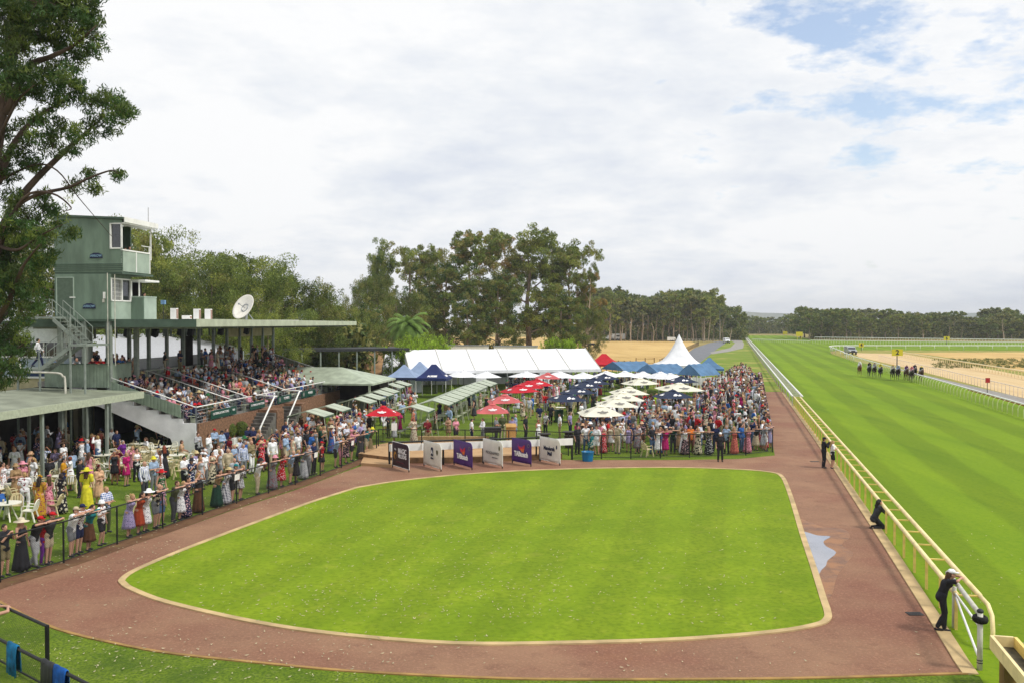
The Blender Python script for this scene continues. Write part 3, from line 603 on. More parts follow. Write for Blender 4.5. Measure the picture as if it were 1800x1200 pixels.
        disc(wd * .84, 1.08, .06, .13, M_OLIVE, r_)
    else:
        text('Mandurah', .31, M_DKBLUE, r_, (cxm * .95, Y, .86), R90, sx=.85, bold=.008); text('Mail', .31, M_DKBLUE, r_, (cxm, Y, .57), R90, sx=.85, bold=.008); disc(wd * .84, 1.0, .055, .11, M_DKBLUE, r_)
    t_ = text(str(i + 1), .2, M_INK, bm_, (0, -.04, 1.14), R90, bold=.006); q = F_ - bF; t_.location.x = q.dot(bd.normalized()) + .62
# things standing on and behind the stage
tubm = mat('blue plastic', srgb(18, 124, 178), rough=.35, amt=.12, scale=2)
p = at(1033, 810); t_ = MB(); pr_ = [(.0, .29), (.02, .3), (.3, .325), (.52, .35), (.55, .37), (.575, .37)]
t_.loft([((0, 0, z), r, r) for z, r in pr_] + [((0, 0, .56), .33, .33), ((0, 0, .08), .28, .28)], 24); o = t_.build('water_tub', tubm, smooth=True); o.location = p; tag(o, 'round blue plastic water tub on the path edge beside the last banner', 'tub')
M_PLY = mat('plywood', srgb(206, 160, 92), amt=.16, scale=2, bump=.2, stretch=(1, 1, .3)); M_BOXW = mat('sandstone render', srgb(188, 160, 112), amt=.14, scale=3, bump=.4)
def lectern(px_, py_, label, m):
    p = at(px_, py_); r_ = empty('lectern', p, .1); tag(r_, label, 'lectern')
    MB().box(-.3, -.22, 0, .3, .22, 1.0).build('body', m, r_); MB().add([(-.34, -.3, .98), (.34, -.3, .98), (.34, .26, 1.14), (-.34, .26, 1.14), (-.34, -.3, 1.02), (.34, -.3, 1.02), (.34, .26, 1.18), (-.34, .26, 1.18)], [(0, 3, 2, 1), (4, 5, 6, 7), (0, 1, 5, 4), (1, 2, 6, 5), (2, 3, 7, 6), (3, 0, 4, 7)]).build('sloped_top', m, r_); return r_
r_ = lectern(898, 786, 'plywood lectern standing on the stage behind the white beam', M_PLY); r_.location.z = .352
p = at(866, 783); r_ = empty('grill', p, .05); r_.location.z = .352; tag(r_, 'black barbecue grill box on legs at the back of the stage', 'barbecue')
MB().box(-.55, -.3, .55, .55, .3, .8).build('firebox', M_BLACK, r_); MB().box(-.55, -.3, .81, .55, .3, .87).build('lid', M_DGREY, r_)
for x in (-.48, .48):
    for y in (-.24, .24): MB().box(x - .025, y - .025, 0, x + .025, y + .025, .55).build('leg', M_BLACK, r_)
p = at(796, 785); w_ = MB().box(-2.3, -.2, 0, 2.3, .2, .62); o = w_.build('planter_wall', M_BOXW); o.location = p + Vector((0, .6, 0)); o.rotation_euler = (0, 0, -.04); tag(o, 'low sandstone coloured wall at the back of the stage', 'wall')
# ------------------------------------------------------------------ grandstand, tower, canopy, buildings on the left
GS_O = Vector((-19.1, 55.0, 0)); GS_R = -0.1191
GX = Vector((math.cos(GS_R), math.sin(GS_R), 0)); GY = Vector((-math.sin(GS_R), math.cos(GS_R), 0))
def SL(x, y, z=0.0): return GS_O + GX * x + GY * y + Vector((0, 0, z))
def yfor(u, x):
    lo, hi = -30.0, 80.0
    for _ in range(50):
        m = (lo + hi) / 2
        if px(SL(x, m, 5))[0] < u: lo = m
        else: hi = m
    return (lo + hi) / 2
def rib_mat(name, col, pitch, axis=0, depth=.6, rough=.55):
    m = mat(name, col, rough=rough, amt=.14, scale=1.5); t = m.node_tree; b_ = t.nodes['Principled BSDF']
    tc_ = t.nodes.new('ShaderNodeTexCoord'); s_ = t.nodes.new('ShaderNodeSeparateXYZ'); t.links.new(tc_.outputs['Object'], s_.inputs[0])
    src = s_.outputs[axis] if axis < 3 else mathn(t, 'ADD', s_.outputs[0], s_.outputs[1])
    w_ = mathn(t, 'PINGPONG', src, pitch / 2); w2 = mathn(t, 'MULTIPLY', w_, 2 / pitch)
    bn = t.nodes.new('ShaderNodeBump'); bn.inputs['Strength'].default_value = depth; bn.inputs['Distance'].default_value = .04; t.links.new(mathn(t, 'SMOOTH_MIN', w2, .35, .2), bn.inputs['Height']); t.links.new(bn.outputs[0], b_.inputs['Normal'])
    return m
M_GRN = mat('tower green render', srgb(124, 146, 128), rough=.75, amt=.17, scale=1.6, bump=.3, stretch=(1, 1, .25))
M_GRND = mat('dark green trim', srgb(84, 106, 90), rough=.6, amt=.12, scale=2)
M_GRNL = mat('light green and lit tower front', srgb(176, 194, 178), rough=.6, amt=.08, scale=1.5)  # on the tower, the lit track side is put into this lighter colour
M_SAGE = mat('sage fascia', srgb(202, 210, 184), rough=.6, amt=.1, scale=1.4)
M_RIBG = rib_mat('ribbed green sheet', srgb(146, 164, 144), .22, 3, 1.0)
M_POST = mat('grey green steel post', srgb(150, 160, 150), rough=.5, amt=.12, scale=3)
M_CONC = mat('pale concrete', srgb(226, 226, 228), rough=.85, amt=.1, scale=1.2, bump=.3)
M_CREAMW = mat('cream render', srgb(206, 196, 158), rough=.85, amt=.12, scale=1.4, bump=.2)
M_BRICK = mat('brown brick', srgb(150, 112, 86), rough=.9, amt=.3, scale=7, bump=.7)
M_DARKW = mat('dark wall with painted shade', srgb(54, 48, 44), rough=.9, amt=.3, scale=1.5)  # dark tone carries the shade of the open undercroft
M_SLAB = mat('grey terrace concrete', srgb(150, 148, 142), rough=.9, amt=.14, scale=1.6, bump=.4)
M_ROOFT = rib_mat('pale roof sheet', srgb(198, 206, 196), .25, 1, .8)
M_CANT = mat('weathered canopy sheet', srgb(150, 156, 136), rough=.7, amt=.16, scale=.8, bump=.2)
M_WIN = glass_mat('dark window glass', (.02, .023, .028))
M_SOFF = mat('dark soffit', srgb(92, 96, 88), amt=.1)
gs = empty('grandstand', GS_O, GS_R); tag(gs, 'open tiered grandstand with flat green edged roof packed with seated racegoers', 'grandstand')
TZ0, RISE, DEP, NR = 1.92, .256, .8, 10
def tierz(k): return TZ0 + RISE * k
YEND = 29.6
t_ = MB()
for k in range(NR):
    y0 = .0 if k < 7 else 2.3
    t_.box(-DEP * (k + 1), y0, max(0, tierz(k) - 1.0), -DEP * k - .001, YEND, tierz(k))
t_.box(-11.2, 2.3, 4.05, -8.001, 33, 4.42); t_.build('terrace', M_SLAB, gs)
# aisles are left free of benches
AIS = [(5.2, 7.6), (14.6, 15.8), (22.4, 23.4)]
def in_aisle(y): return any(a <= y <= b_ for a, b_ in AIS)
SEC = [(.15, 5.1), (7.7, 14.5), (15.9, 22.3), (23.5, YEND - .1)]
for k in range(NR):
    for (a, b_) in SEC:
        if k >= 7: a = max(a, 2.5)
        mb = MB(); x = -DEP * k - .45
        for q in range(2): mb.box(x - .19 + q * .2, a, tierz(k) + .39, x - .01 + q * .2, b_, tierz(k) + .425)
        y = a + .3
        while y < b_: mb.box(x - .15, y - .03, tierz(k), x + .15, y + .03, tierz(k) + .39); y += 1.9
        mb.build('bench', M_GRNL if k % 3 else M_SAGE, gs)
ras = MB()   # raking side wall: stepped top, straight sloping underside
prof = []
for k in range(NR): prof += [(-DEP * k, tierz(k) + .02), (-DEP * (k + 1), tierz(k) + .02)]
poly = [(x, -.16, z) for x, z in [(0.02, 0.0)] + [(.02, tierz(0) + .02)] + prof[1:] + [(-8.0, 3.1), (-6.2, 2.9), (-1.6, 1.0), (-1.2, .0)]]
ras.extr(poly, (0, .155, 0)); fix_normals(ras.build('raking_wall', M_CONC, gs))
M_BRK = M_BRICK
MB().box(.0, .02, 0, .14, YEND, 1.9).build('front_wall', M_BRK, gs)
MB().box(-8.0, YEND, 0, .1, YEND + .15, 2.2).build('far_end_wall', M_CREAMW, gs)
MB().box(-11.3, 2.35, 4.42, -11.15, 33, 5.25).build('rear_wall', mat('white rear wall', srgb(226, 228, 230), amt=.04), gs)
rs_ = empty('rear_shed', SL(-14, 0), GS_R); tag(rs_, 'long white roofed shed seen through the back of the grandstand', 'shed'); MB().extr([(0, 6, 4.6), (-9, 6, 6.75), (-9, 44, 6.75), (0, 44, 4.6)], (0, 0, .12)).build('roof', mat('white shed roof', (.42, .43, .45), amt=.1), rs_); MB().box(-8.8, 6.2, 0, -.3, 43.8, 4.4).build('wall', M_OLDWHITE, rs_)
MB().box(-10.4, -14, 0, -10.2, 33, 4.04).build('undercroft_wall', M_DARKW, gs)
# side panels in ribbed green sheet along both ends
def slope_panel(x0, x1, y, lo, hi, par, nm='side_panel', m=None):
    z = lambda x: TZ0 - RISE / DEP * x
    MB().extr([(x0, y, z(x0) + lo), (x1, y, z(x1) + lo), (x1, y, z(x1) + hi), (x0, y, z(x0) + hi)], (0, .04, 0)).build(nm, m or M_RIBG, par)
slope_panel(-5.6, -.9, -.22, .06, .8, gs)
slope_panel(-8, -.1, YEND + .18, -.1, 1.0, gs, m=mat('sage side sheet', srgb(150, 158, 134), amt=.08))
# railings
rl = lambda pts, r, nm, m=M_WHITE, par=gs: MB().tube(pts, r, 8).build(nm, m, par, smooth=True)
zz_ = lambda x: TZ0 - RISE / DEP * x
for y, xa, xb in ((-.12, 0, -5.4), (5.1, 0, -5.8), (7.65, 0, -6.4), (14.55, 0, -4.2), (YEND + .12, 0, -8)):
    rl([(xa, y, zz_(xa) + 1.0), (xb, y, zz_(xb) + 1.0)], .035, 'stair_rail'); rl([(xa, y, zz_(xa) + .55), (xb, y, zz_(xb) + .55)], .018, 'lower_rail', M_STEEL)
    n = int(abs(xb) / .75)
    for i in range(n + 1):
        x = xa + (xb - xa) * i / n; MB().tube([(x, y, zz_(x) - .1), (x, y, zz_(x) + 1.0)], .018, 6).build('rail_post', M_STEEL, gs)
for a, b_ in ((-.1, 8.2), (8.9, 12.9), (13.8, YEND)):
    rl([(.06, a, 2.92), (.06, b_, 2.92)], .038, 'front_rail')
    for z in (2.08, 2.29, 2.5, 2.71): rl([(.06, a, z), (.06, b_, z)], .012, 'rail_wire', M_STEEL)
    n = max(2, int((b_ - a) / 1.25))
    for i in range(n + 1): y = a + (b_ - a) * i / n; MB().tube([(.06, y, 1.5), (.06, y, 2.92)], .022, 6).build('front_post', M_STEEL, gs)
M_STR = mat('worn stair concrete', srgb(120, 116, 110), rough=.9, amt=.25, scale=3, bump=.4)
for k_, yb in enumerate((9.0, 14.0)):
    for j in range(9):
        MB().box(.16, yb - .3 * (j + 1), 0, 1.5, yb - .3 * j - .002, 1.92 - .21 * (j + 1) + .0).build('stair', M_STR, gs)
    rl([(1.5, yb + .1, 2.86), (1.5, yb - .35, 2.86), (1.5, yb - 2.9, .95), (1.5, yb - 2.9, .1)], .06, 'handrail')
    rl([(.1, yb + .1, 2.9), (1.5, yb + .1, 2.86)], .04, 'handrail')
    MB().box(.16, yb, 0, 1.55, yb + 1.3, 1.9).build('landing', M_BRK, gs)
M_SIGN = mat('dark green sign', srgb(14, 76, 60), rough=.5, amt=.1)
for i, (u0, u1, tx) in enumerate([(369, 403, 'CATERING & FUNCTIONS'), (404, 414, 'BAR'), (438, 464, 'CATERING & FUNCTIONS'), (487, 511, 'MEMBERS'), (529, 553, 'MEMBERS'), (597, 616, 'MEMBERS')]):
    ya, yb = yfor(u0, .14), yfor(u1, .14); s_ = empty('stand_sign', SL(.16, ya, 2.0 if i < 3 else 2.0), GS_R + math.pi / 2); L = yb - ya
    MB().box(0, -.03, 0, L, 0, .52).build('board', M_SIGN, s_)
    text(tx, .2 if i < 3 else .26, M_WINK, s_, (L * (.5 if i < 3 else .62), -.045, .3), (math.pi / 2, 0, 0), sx=min(1, L / (len(tx) * .13)) if i < 3 else 1)
    if i >= 3: disc(L * .14, .27, .17, .17, M_GREYP, s_, y=-.045)
    tag(s_, ['dark green sign on the front railing at the near corner of the grandstand', 'short green sign at the foot of the first stair rail', 'dark green sign behind the thick white handrail', 'green sign with round emblem beside the tall green topiary', 'green sign with round emblem above the stacks of cream chairs', 'farthest green sign with round emblem at the end of the grandstand rail'][i], 'sign', 'green signs on the grandstand railing')
# columns, roof
for k in range(13):
    y = 1.3 + 2.6 * k; c = MB(); c.box(-8.09, y - .1, 4.42, -7.89, y + .13, 7.72); c.build('column', M_POST, gs)
    if k > 0: MB().box(-9.6, y - .09, 6.9, -9.45, y - .02, 7.72).build('hanging_mullion', M_POST, gs); MB().box(-9.6, y + 1.0, 6.9, -9.45, y + 1.07, 7.72).build('hanging_mullion', M_POST, gs)
MB().box(-8.1, 22.5, 6.75, -8.02, 33, 7.7).build('infill_panel', M_CREAMW, gs)
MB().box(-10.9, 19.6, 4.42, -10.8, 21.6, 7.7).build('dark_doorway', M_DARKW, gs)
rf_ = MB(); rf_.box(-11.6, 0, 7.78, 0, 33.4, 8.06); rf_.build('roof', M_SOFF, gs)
MB().box(-11.6, -.06, 7.72, .06, .0, 8.2).build('near_fascia', M_GRND, gs)  # green end fascia, its shade painted in by a darker tone than the front
fa = MB(); fa.extr([(.0, -.058, 7.74), (.0, 33.4, 7.74), (.0, 33.4, 8.12), (.0, -.058, 8.22)], (.08, 0, 0)); fix_normals(fa.build('front_fascia', M_SAGE, gs))
MB().box(-11.5, .05, 8.062, -.05, 33.3, 8.1).build('roof_sheet', M_ROOFT, gs)
MB().box(-7.4, 3, 8.1, -1.2, 21, 8.2).build('raised_roof_sheet', mat('white corrugated sheet', srgb(232, 232, 228), amt=.1), gs)
for k in range(12): MB().box(-11.4, 1.2 + 2.75 * k, 7.6, -.3, 1.3 + 2.75 * k, 7.779).build('roof_beam', M_POST, gs)
for i, u in enumerate((225, 273, 318, 336, 389, 434)):
    s_ = MB(); s_.box(-.2, -.18, -.3, .2, .18, .3); o = s_.build('loudspeaker', M_BLACK if i not in (0, 2) else M_DGREY); y = yfor(u, -7.2 if i not in (0, 2) else -8.6)
    o.location = SL(-7.2, y, 7.3) if i not in (0, 2) else SL(-8.6, y, 7.3); o.rotation_euler = (rad(18), rad(20), GS_R); tag(o, ['grey loudspeaker under the roof nearest the tower', 'black loudspeaker tilted under the roof, beside the second column', 'dim grey loudspeaker further back under the roof', 'black loudspeaker under the roof beside the third column', 'black loudspeaker under the roof by the dark doorway', 'black loudspeaker at the far end under the cream panel'][i], 'loudspeaker', 'loudspeakers under the grandstand roof')
# on the roof
for i, (u, w_, h) in enumerate([(260, .42, .78), (307, .42, .82), (347, .42, .82), (367, .45, .84), (329, .6, .3)]):
    y = yfor(u, -5); r_ = empty('air_conditioner', SL(-5, y, 8.16 if i < 4 else 8.2), GS_R); tag(r_, ['white air conditioner on the roof beside the green tower', 'white air conditioner standing alone on the roof, second from the tower', 'white air conditioner, left one of the close pair on the roof', 'white air conditioner, right one of the close pair on the roof', 'low white roof vent box between the air conditioners'][i], 'air conditioner', 'white units on the grandstand roof')
    MB().box(-w_ / 2, -.15, .05, w_ / 2, .15, h).build('casing', M_WHITE, r_); MB().box(w_ / 2 + .001, -.13, .1, w_ / 2 + .02, .13, h - .06).build('grille', mat('brown grille', srgb(170, 140, 124)), r_)
    for x in (-w_ / 2 + .05, w_ / 2 - .05): MB().box(x - .03, -.16, 0, x + .03, .16, .05).build('foot', M_STEEL, r_)
yd = yfor(432, -5); r_ = empty('satellite_dish', SL(-5, yd, 8.16), GS_R); tag(r_, 'large white satellite dish tilted skyward on the grandstand roof', 'satellite dish')
RD = Matrix.Rotation(rad(-26), 4, 'Z') @ Matrix.Rotation(rad(62), 4, 'X'); dm = MB(); vs = []; fs = []; n = 28; m_ = 7
for j in range(m_ + 1):
    for k in range(n): a = 2 * math.pi * k / n; r = 1.12 * j / m_; vs.append((r * math.cos(a), r * math.sin(a), .28 * (j / m_) ** 2))
for j in range(m_):
    for k in range(n): fs.append((j * n + k, j * n + (k + 1) % n, (j + 1) * n + (k + 1) % n, (j + 1) * n + k))
dm.M = Matrix.Translation((0, 0, 1.0)) @ RD; dm.add(vs, fs); o = dm.build('reflector', mat('dish white', srgb(224, 220, 210), amt=.05), r_, smooth=True); md = o.modifiers.new('t', 'SOLIDIFY'); md.thickness = .03
rg = MB(); rg.M = dm.M; rg.tube([(.33 * math.cos(a), .33 * math.sin(a), .06) for a in np.linspace(0, 2 * math.pi, 21)], .05, 6); rg.build('ring', M_STEEL, r_)
rg = MB(); rg.M = dm.M; rg.tube([(0, 0, .02), (0, 0, .75)], .03, 6); rg.ell((0, 0, .75), .09, 8, 6); rg.build('receiver', M_STEEL, r_)
MB().tube([(0, .1, 0), (0, .2, .95)], .12, 10).build('mount', M_STEEL, r_); MB().tube([(-.5, .5, 0), (0, .2, .8), (.5, .5, 0)], .04, 6).build('brace', M_STEEL, r_)
y = yfor(288, -6); r_ = empty('weather_mast', SL(-6, y, 8.16), GS_R); tag(r_, 'thin mast with a small blue instrument on the grandstand roof', 'mast'); MB().tube([(0, 0, 0), (0, 0, 1.15)], .02, 6).build('pole', M_DGREY, r_)
MB().box(-.14, -.1, 1.1, .14, .1, 1.38).build('instrument', mat('pale blue casing', srgb(120, 160, 200)), r_)
for a in (0, 2.1, 4.2): MB().tube([(0, 0, .6), (.4 * math.cos(a), .4 * math.sin(a), 0)], .012, 5).build('leg', M_DGREY, r_)

# ---- judge's tower
tw = empty('judges_tower', SL(0, 0, 0), GS_R); tag(tw, 'two storey green judges tower with open camera balcony and outside stairs', 'tower')
N_ = -.3
up_ = MB(); x0, x1 = -8.92, -4.51
MB().extr([(x0, N_, 11.07), (x1, N_, 11.07), (x1, N_, 12.5), (x1 - .74, N_, 12.5), (x1 - .74, N_, 14.0), (x1, N_, 14.0), (x1, N_, 14.22), (x0, N_, 14.46)], (0, .1, 0)).build('upper_wall', M_GRN, tw)
MB().box(x0, N_ + .1, 11.07, x0 + .1, 3.4, 14.4).build('upper_wall', M_GRN, tw); MB().box(x0, 3.3, 11.07, x1 - 1.5, 3.4, 14.2).build('upper_wall', M_GRN, tw)
MB().box(x0 + .01, N_ + .01, 10.95, x1 - .01, 3.39, 11.065).build('upper_floor', M_GRND, tw)
for z in (11.16, 11.28, 11.4, 11.52): MB().box(x0 - .01, N_ - .03, z, x1 + .02, N_ - .001, z + .05).build('groove_trim', M_GRND, tw)
ry = 3.4
MB().extr([(x0 - .15, N_ - .12, 14.48), (x1 + .2, N_ - .12, 14.24), (x1 + .2, N_ - .12, 14.36), (x0 - .15, N_ - .12, 14.6)], (0, 4.0, 0)).build('roof', M_GRND, tw)
MB().extr([(x1 + .2, N_ - .12, 14.06), (x1 + .26, N_ - .12, 14.06), (x1 + .26, N_ - .12, 14.37), (x1 + .2, N_ - .12, 14.37)], (0, 4.0, 0)).build('gutter', M_WHITE, tw)
MB().box(x1 - .6, N_, 13.98, x1 + .2, 3.3, 14.05).build('soffit', M_WHITE, tw)
# near window
wf = MB()
for a in ((x1 - .74, 12.46, x1, 12.54), (x1 - .74, 13.96, x1, 14.02), (x1 - .78, 12.46, x1 - .7, 14.02), (x1 - .08, 12.46, x1, 14.02)): wf.box(a[0], N_ - .03, a[1], a[2], N_ + .06, a[3])
wf.build('window_frame', M_WHITE, tw); MB().box(x1 - .72, N_ + .06, 12.5, x1 - .05, N_ + .08, 14.0).build('window_pane', M_WIN, tw)
# front balcony panels facing the track, sunlit side painted as a lighter green
for a, b_ in ((N_, 1.25), (1.33, 2.9)): MB().box(x1 - .08, a, 11.1, x1, b_, 12.36).build('balcony_panel', M_GRNL, tw)
MB().box(x1 - .06, 1.25, 11.1, x1 + .03, 1.33, 12.4).build('panel_post', M_WHITE, tw); MB().box(x1 - .1, N_, 12.36, x1 + .04, 2.94, 12.44).build('balcony_sill', M_WHITE, tw)
MB().box(x1 - .06, 2.9, 11.1, x1 + .02, 2.98, 12.85).build('panel_post', M_WHITE, tw); MB().box(x1 - .06, 2.0, 12.8, x1, 2.9, 12.84).build('guard_rail', M_WHITE, tw)
MB().box(x1 - 1.5, 2.98, 11.1, x1 - .1, 3.05, 12.4).build('balcony_panel', M_GRNL, tw); MB().box(x1 - .14, 3.2, 12.0, x1 - .06, 3.28, 14.0).build('roof_post', M_WHITE, tw)
MB().box(x0 + .5, 2.6, 11.07, x0 + 2, 3.2, 13.4).build('dark_cabinet', M_DARKW, tw)
# lower storey
lx = -5.28
MB().extr([(x0, N_, 8.2), (lx, N_, 8.2), (lx, N_, 10.95), (x0, N_, 10.95)], (0, .1, 0)).build('lower_wall', M_GRN, tw)
for z0_, z1_ in ((8.2, 9.32), (10.7, 10.95)): MB().box(lx - .1, N_ + .1, z0_, lx, 2.0, z1_).build('lower_front', M_GRNL if z0_ < 9 else M_GRN, tw)
MB().box(x0, N_ + .1, 8.2, x0 + .1, 3.3, 10.95).build('lower_wall', M_GRN, tw)
fr = MB()
for (a, b_, c, d) in ((N_ + .02, 9.3, 2.0, 9.38), (N_ + .02, 10.64, 2.0, 10.72), (N_ + .02, 9.3, N_ + .12, 10.7), (1.92, 9.3, 2.0, 10.7), (.9, 9.3, 1.0, 10.7)): fr.box(lx - .06, a, b, c, d) if False else fr.box(lx - .05, a, b_, lx + .04, c, d)
fr.build('window_frame', M_WHITE, tw); MB().box(lx - .08, N_ + .12, 9.36, lx - .06, 1.95, 10.66).build('window_pane', M_WIN, tw)
br = MB()
for i in range(9): y = N_ + .25 + i * .13; br.box(lx + .01, y - .01, 9.4, lx + .03, y + .01, 10.64)
for z in (9.6, 9.85, 10.1, 10.35): br.box(lx + .012, N_ + .2, z, lx + .032, .95, z + .015)
br.build('security_bars', M_WHITE, tw)
bx = -4.43
MB().box(lx, 2.0, 8.2, bx, 2.08, 9.58).build('booth_wall', M_GRN, tw); MB().box(bx - .08, 2.08, 8.2, bx, 3.6, 9.58).build('booth_wall', M_GRNL, tw); MB().box(lx - .3, 2.0, 9.58, bx + .03, 3.6, 9.66).build('booth_sill', M_GRNL, tw)  # near wall darker, track side lighter: light and shade in the colours
MB().box(lx - .6, 1.95, 10.58, bx + .15, 3.7, 10.7).build('booth_roof', M_WHITE, tw); MB().box(bx - .35, 2.0, 9.6, bx - .28, 2.08, 10.6).build('booth_post', M_WHITE, tw); MB().box(lx - .02, 2.0, 9.6, lx + .05, 2.08, 10.6).build('booth_post', M_WHITE, tw)
MB().box(lx - 1.5, 3.4, 8.2, lx - .1, 3.5, 10.6).build('inner_wall', M_DARKW, tw)
# door, handle, meter box, pipes
dr = MB().box(-8.74, N_ - .03, 8.42, -7.7, N_ - .001, 10.72).build('door', mat('faded green door', srgb(96, 114, 98), amt=.1), tw); MB().box(-7.9, N_ - .08, 9.5, -7.55, N_ - .031, 9.56).build('handle', M_WHITE, dr)
df = MB()
for a in ((-8.8, 8.4, -8.74, 10.78), (-7.7, 8.4, -7.64, 10.78), (-8.8, 10.72, -7.64, 10.78)): df.box(a[0], N_ - .04, a[1], a[2], N_ - .002, a[3])
df.build('door_frame', M_GRNL, tw)
MB().box(-5.72, N_ - .1, 9.45, -5.6, N_ - .001, 9.85).build('meter_box', M_WHITE, tw); MB().box(-5.78, N_ - .08, 9.22, -5.66, N_ - .001, 9.42).build('meter_box', M_OLDWHITE, tw)
for (cx_, cz_) in ((-6.18, 12.03), (-6.66, 8.97)):
    e_ = MB(); e_.extr([(cx_ - .42, N_ - .035, cz_ - .13), (cx_ + .42, N_ - .035, cz_ - .13), (cx_ + .38, N_ - .035, cz_ + .1), (cx_ + .15, N_ - .035, cz_ + .2), (cx_ - .15, N_ - .035, cz_ + .2), (cx_ - .38, N_ - .035, cz_ + .1)], (0, .03, 0)); fix_normals(e_.build('badge', M_DKBLUE, tw))
    text('ARROW', .2, mat('pale blue print', srgb(140, 176, 200)), tw, (cx_, N_ - .045, cz_ + .01), (math.pi / 2, 0, 0), bold=.004)
MB().tube([(-4.75, N_, 14.3), (-4.75, N_ + .1, 15.2)], .015, 5).build('aerial', M_GREYP, tw) if False else None
o = MB().tube([(0, 0, 0), (0, 0, .95)], .018, 6).build('aerial', M_GREYP); o.location = SL(-3.9, 2.6, 14.36) - GX * .5; tag(o, 'thin grey aerial on top of the judges tower roof', 'aerial')
for x_, z_ in ((-5.42, 11.0), (-4.95, 10.9)): MB().tube([(x_, N_ - .1, 5.4), (x_, N_ - .1, z_)], .025, 6).build('downpipe', M_OLDWHITE, tw)
# legs under the tower
for x, y, z0_ in ((-8.7, N_ + .2, 0), (-7.1, N_ + .2, 0), (-5.5, N_ + .2, 0), (-8.7, 3, 0), (-5.5, 3, 4.4)): MB().box(x - .13, y - .13, z0_, x + .13, y + .13, 8.2).build('leg', M_POST, tw)
MB().box(x0 - .1, N_, 8.06, lx + .1, 3.4, 8.195).build('lower_floor', M_GRND, tw)
MB().box(lx - .3, 2.0, 8.1, bx, 4.3, 8.199).build('lower_floor', M_GRND, tw)
# outside stairs in open steel
stn = empty('outside_stairs', SL(0, 0, 0), GS_R); tag(stn, 'zigzag open steel stairs climbing to the green tower door', 'stairs')
def flight(xa, za, xb, zb, y0, y1, n):
    for y in (y0, y1): MB().extr([(xa, y - .03, za - .28), (xb, y - .03, zb - .28), (xb, y - .03, zb - .02), (xa, y - .03, za - .02)], (0, .06, 0)).build('stringer', M_POST, stn)
    for i in range(n):
        t = (i + .5) / n; x = xa + (xb - xa) * t; z = za + (zb - za) * t; MB().box(x - .14, y0 + .04, z - .03, x + .14, y1 - .04, z).build('tread', M_POST, stn)
    for y in (y0, y1):
        for h, r in ((1.0, .022), (.55, .015)): MB().tube([(xa, y, za + h), (xb, y, zb + h)], r, 6).build('handrail', M_POST, stn)
        for i in range(5):
            t = i / 4; x = xa + (xb - xa) * t; z = za + (zb - za) * t; MB().tube([(x, y, z - .1), (x, y, z + 1.0)], .018, 6).build('baluster', M_POST, stn)
flight(-8.1, 8.35, -6.2, 6.75, -1.75, -.75, 8); flight(-6.2, 6.75, -8.2, 5.35, -3.0, -2.0, 7)
for (a, b_, z, ya, yb) in ((-10.6, -8.1, 8.35, -1.8, -.4), (-6.3, -5.2, 6.75, -3.05, -.7), (-9.6, -8.1, 5.35, -3.05, -1.6)):
    MB().box(a, ya, z - .12, b_, yb, z).build('platform', M_POST, stn)
    for h, r in ((1.0, .022), (.55, .015)): MB().tube([(a, ya, z + h), (b_, ya, z + h)], r, 6).build('handrail', M_POST, stn)
    for x in (a, (a + b_) / 2, b_): MB().tube([(x, ya, z), (x, ya, z + 1.0)], .018, 6).build('baluster', M_POST, stn)
for x, y, zt in ((-10.4, -1.7, 8.3), (-9.5, -3.0, 5.3), (-5.3, -3.0, 6.7), (-6.2, -3.0, 8.3), (-8.1, -3.0, 5.3)): MB().box(x - .045, y - .045, 0, x + .045, y + .045, zt).build('stair_post', M_POST, stn)
o = MB().tube(smooth_open([(-8.9, -3.2, 8.3), (-9.2, -3.2, 8.1), (-9.25, -3.2, 7.5), (-9.25, -3.2, 5.8), (-9.1, -3.2, 5.25), (-8.6, -3.2, 5.15), (-6.9, -3.2, 5.1), (-6.55, -3.2, 4.9), (-6.4, -3.2, 4.4), (-6.4, -3.2, .0)], 4), .06, 10).build('white_drainpipe', M_OLDWHITE, smooth=True); o.location = GS_O; o.rotation_euler = (0, 0, GS_R); tag(o, 'white bent drainpipe looping below the outside stairs', 'pipe')
# ribbed balcony under the tower
bc = empty('members_balcony', SL(0, 0, 0), GS_R); tag(bc, 'ribbed green balcony beneath the tower, older men leaning on its edge', 'balcony')
MB().box(-9.6, -.36, 4.07, -5.46, -.3, 5.46).build('front_panel', M_RIBG, bc); MB().box(-5.52, -.3, 4.05, -5.46, 2.3, 5.46).build('side_panel', M_RIBG, bc)
MB().box(-9.62, -.4, 5.46, -5.42, -.27, 5.52).build('top_rail', M_GRND, bc); MB().box(-5.55, -.27, 5.46, -5.42, 2.3, 5.52).build('top_rail', M_GRND, bc); MB().box(-10.1, -.3, 4.1, -5.53, 2.29, 4.4).build('floor', M_SLAB, bc)
# low canopy in front
cp = empty('low_canopy', SL(0, 0, 0), GS_R); tag(cp, 'low flat sage canopy on slim posts over the dining lawn at left', 'canopy')
MB().extr([(-2.72, -19, 3.62), (-2.72, -1.33, 3.62), (-9.8, -1.33, 3.95), (-9.8, -19, 3.95)], (0, 0, .14)).build('roof_sheet', M_CANT, cp)
MB().box(-2.715, -19, 3.55, -2.64, -1.28, 3.93).build('front_fascia', mat('canopy fascia', srgb(196, 204, 178), amt=.1), cp); MB().extr([(-2.716, -1.329, 3.5), (-9.8, -1.329, 3.85), (-9.8, -1.329, 4.1), (-2.716, -1.329, 3.93)], (0, .06, 0)).build('end_fascia', M_SAGE, cp)
for y in (-16.5, -10.6, -4.9): 
    for x in (-2.85, -7.5): MB().box(x - .07, y - .07, 0, x + .07, y + .07, 3.6 + (.2 if x < -5 else 0)).build('post', M_POST, cp)
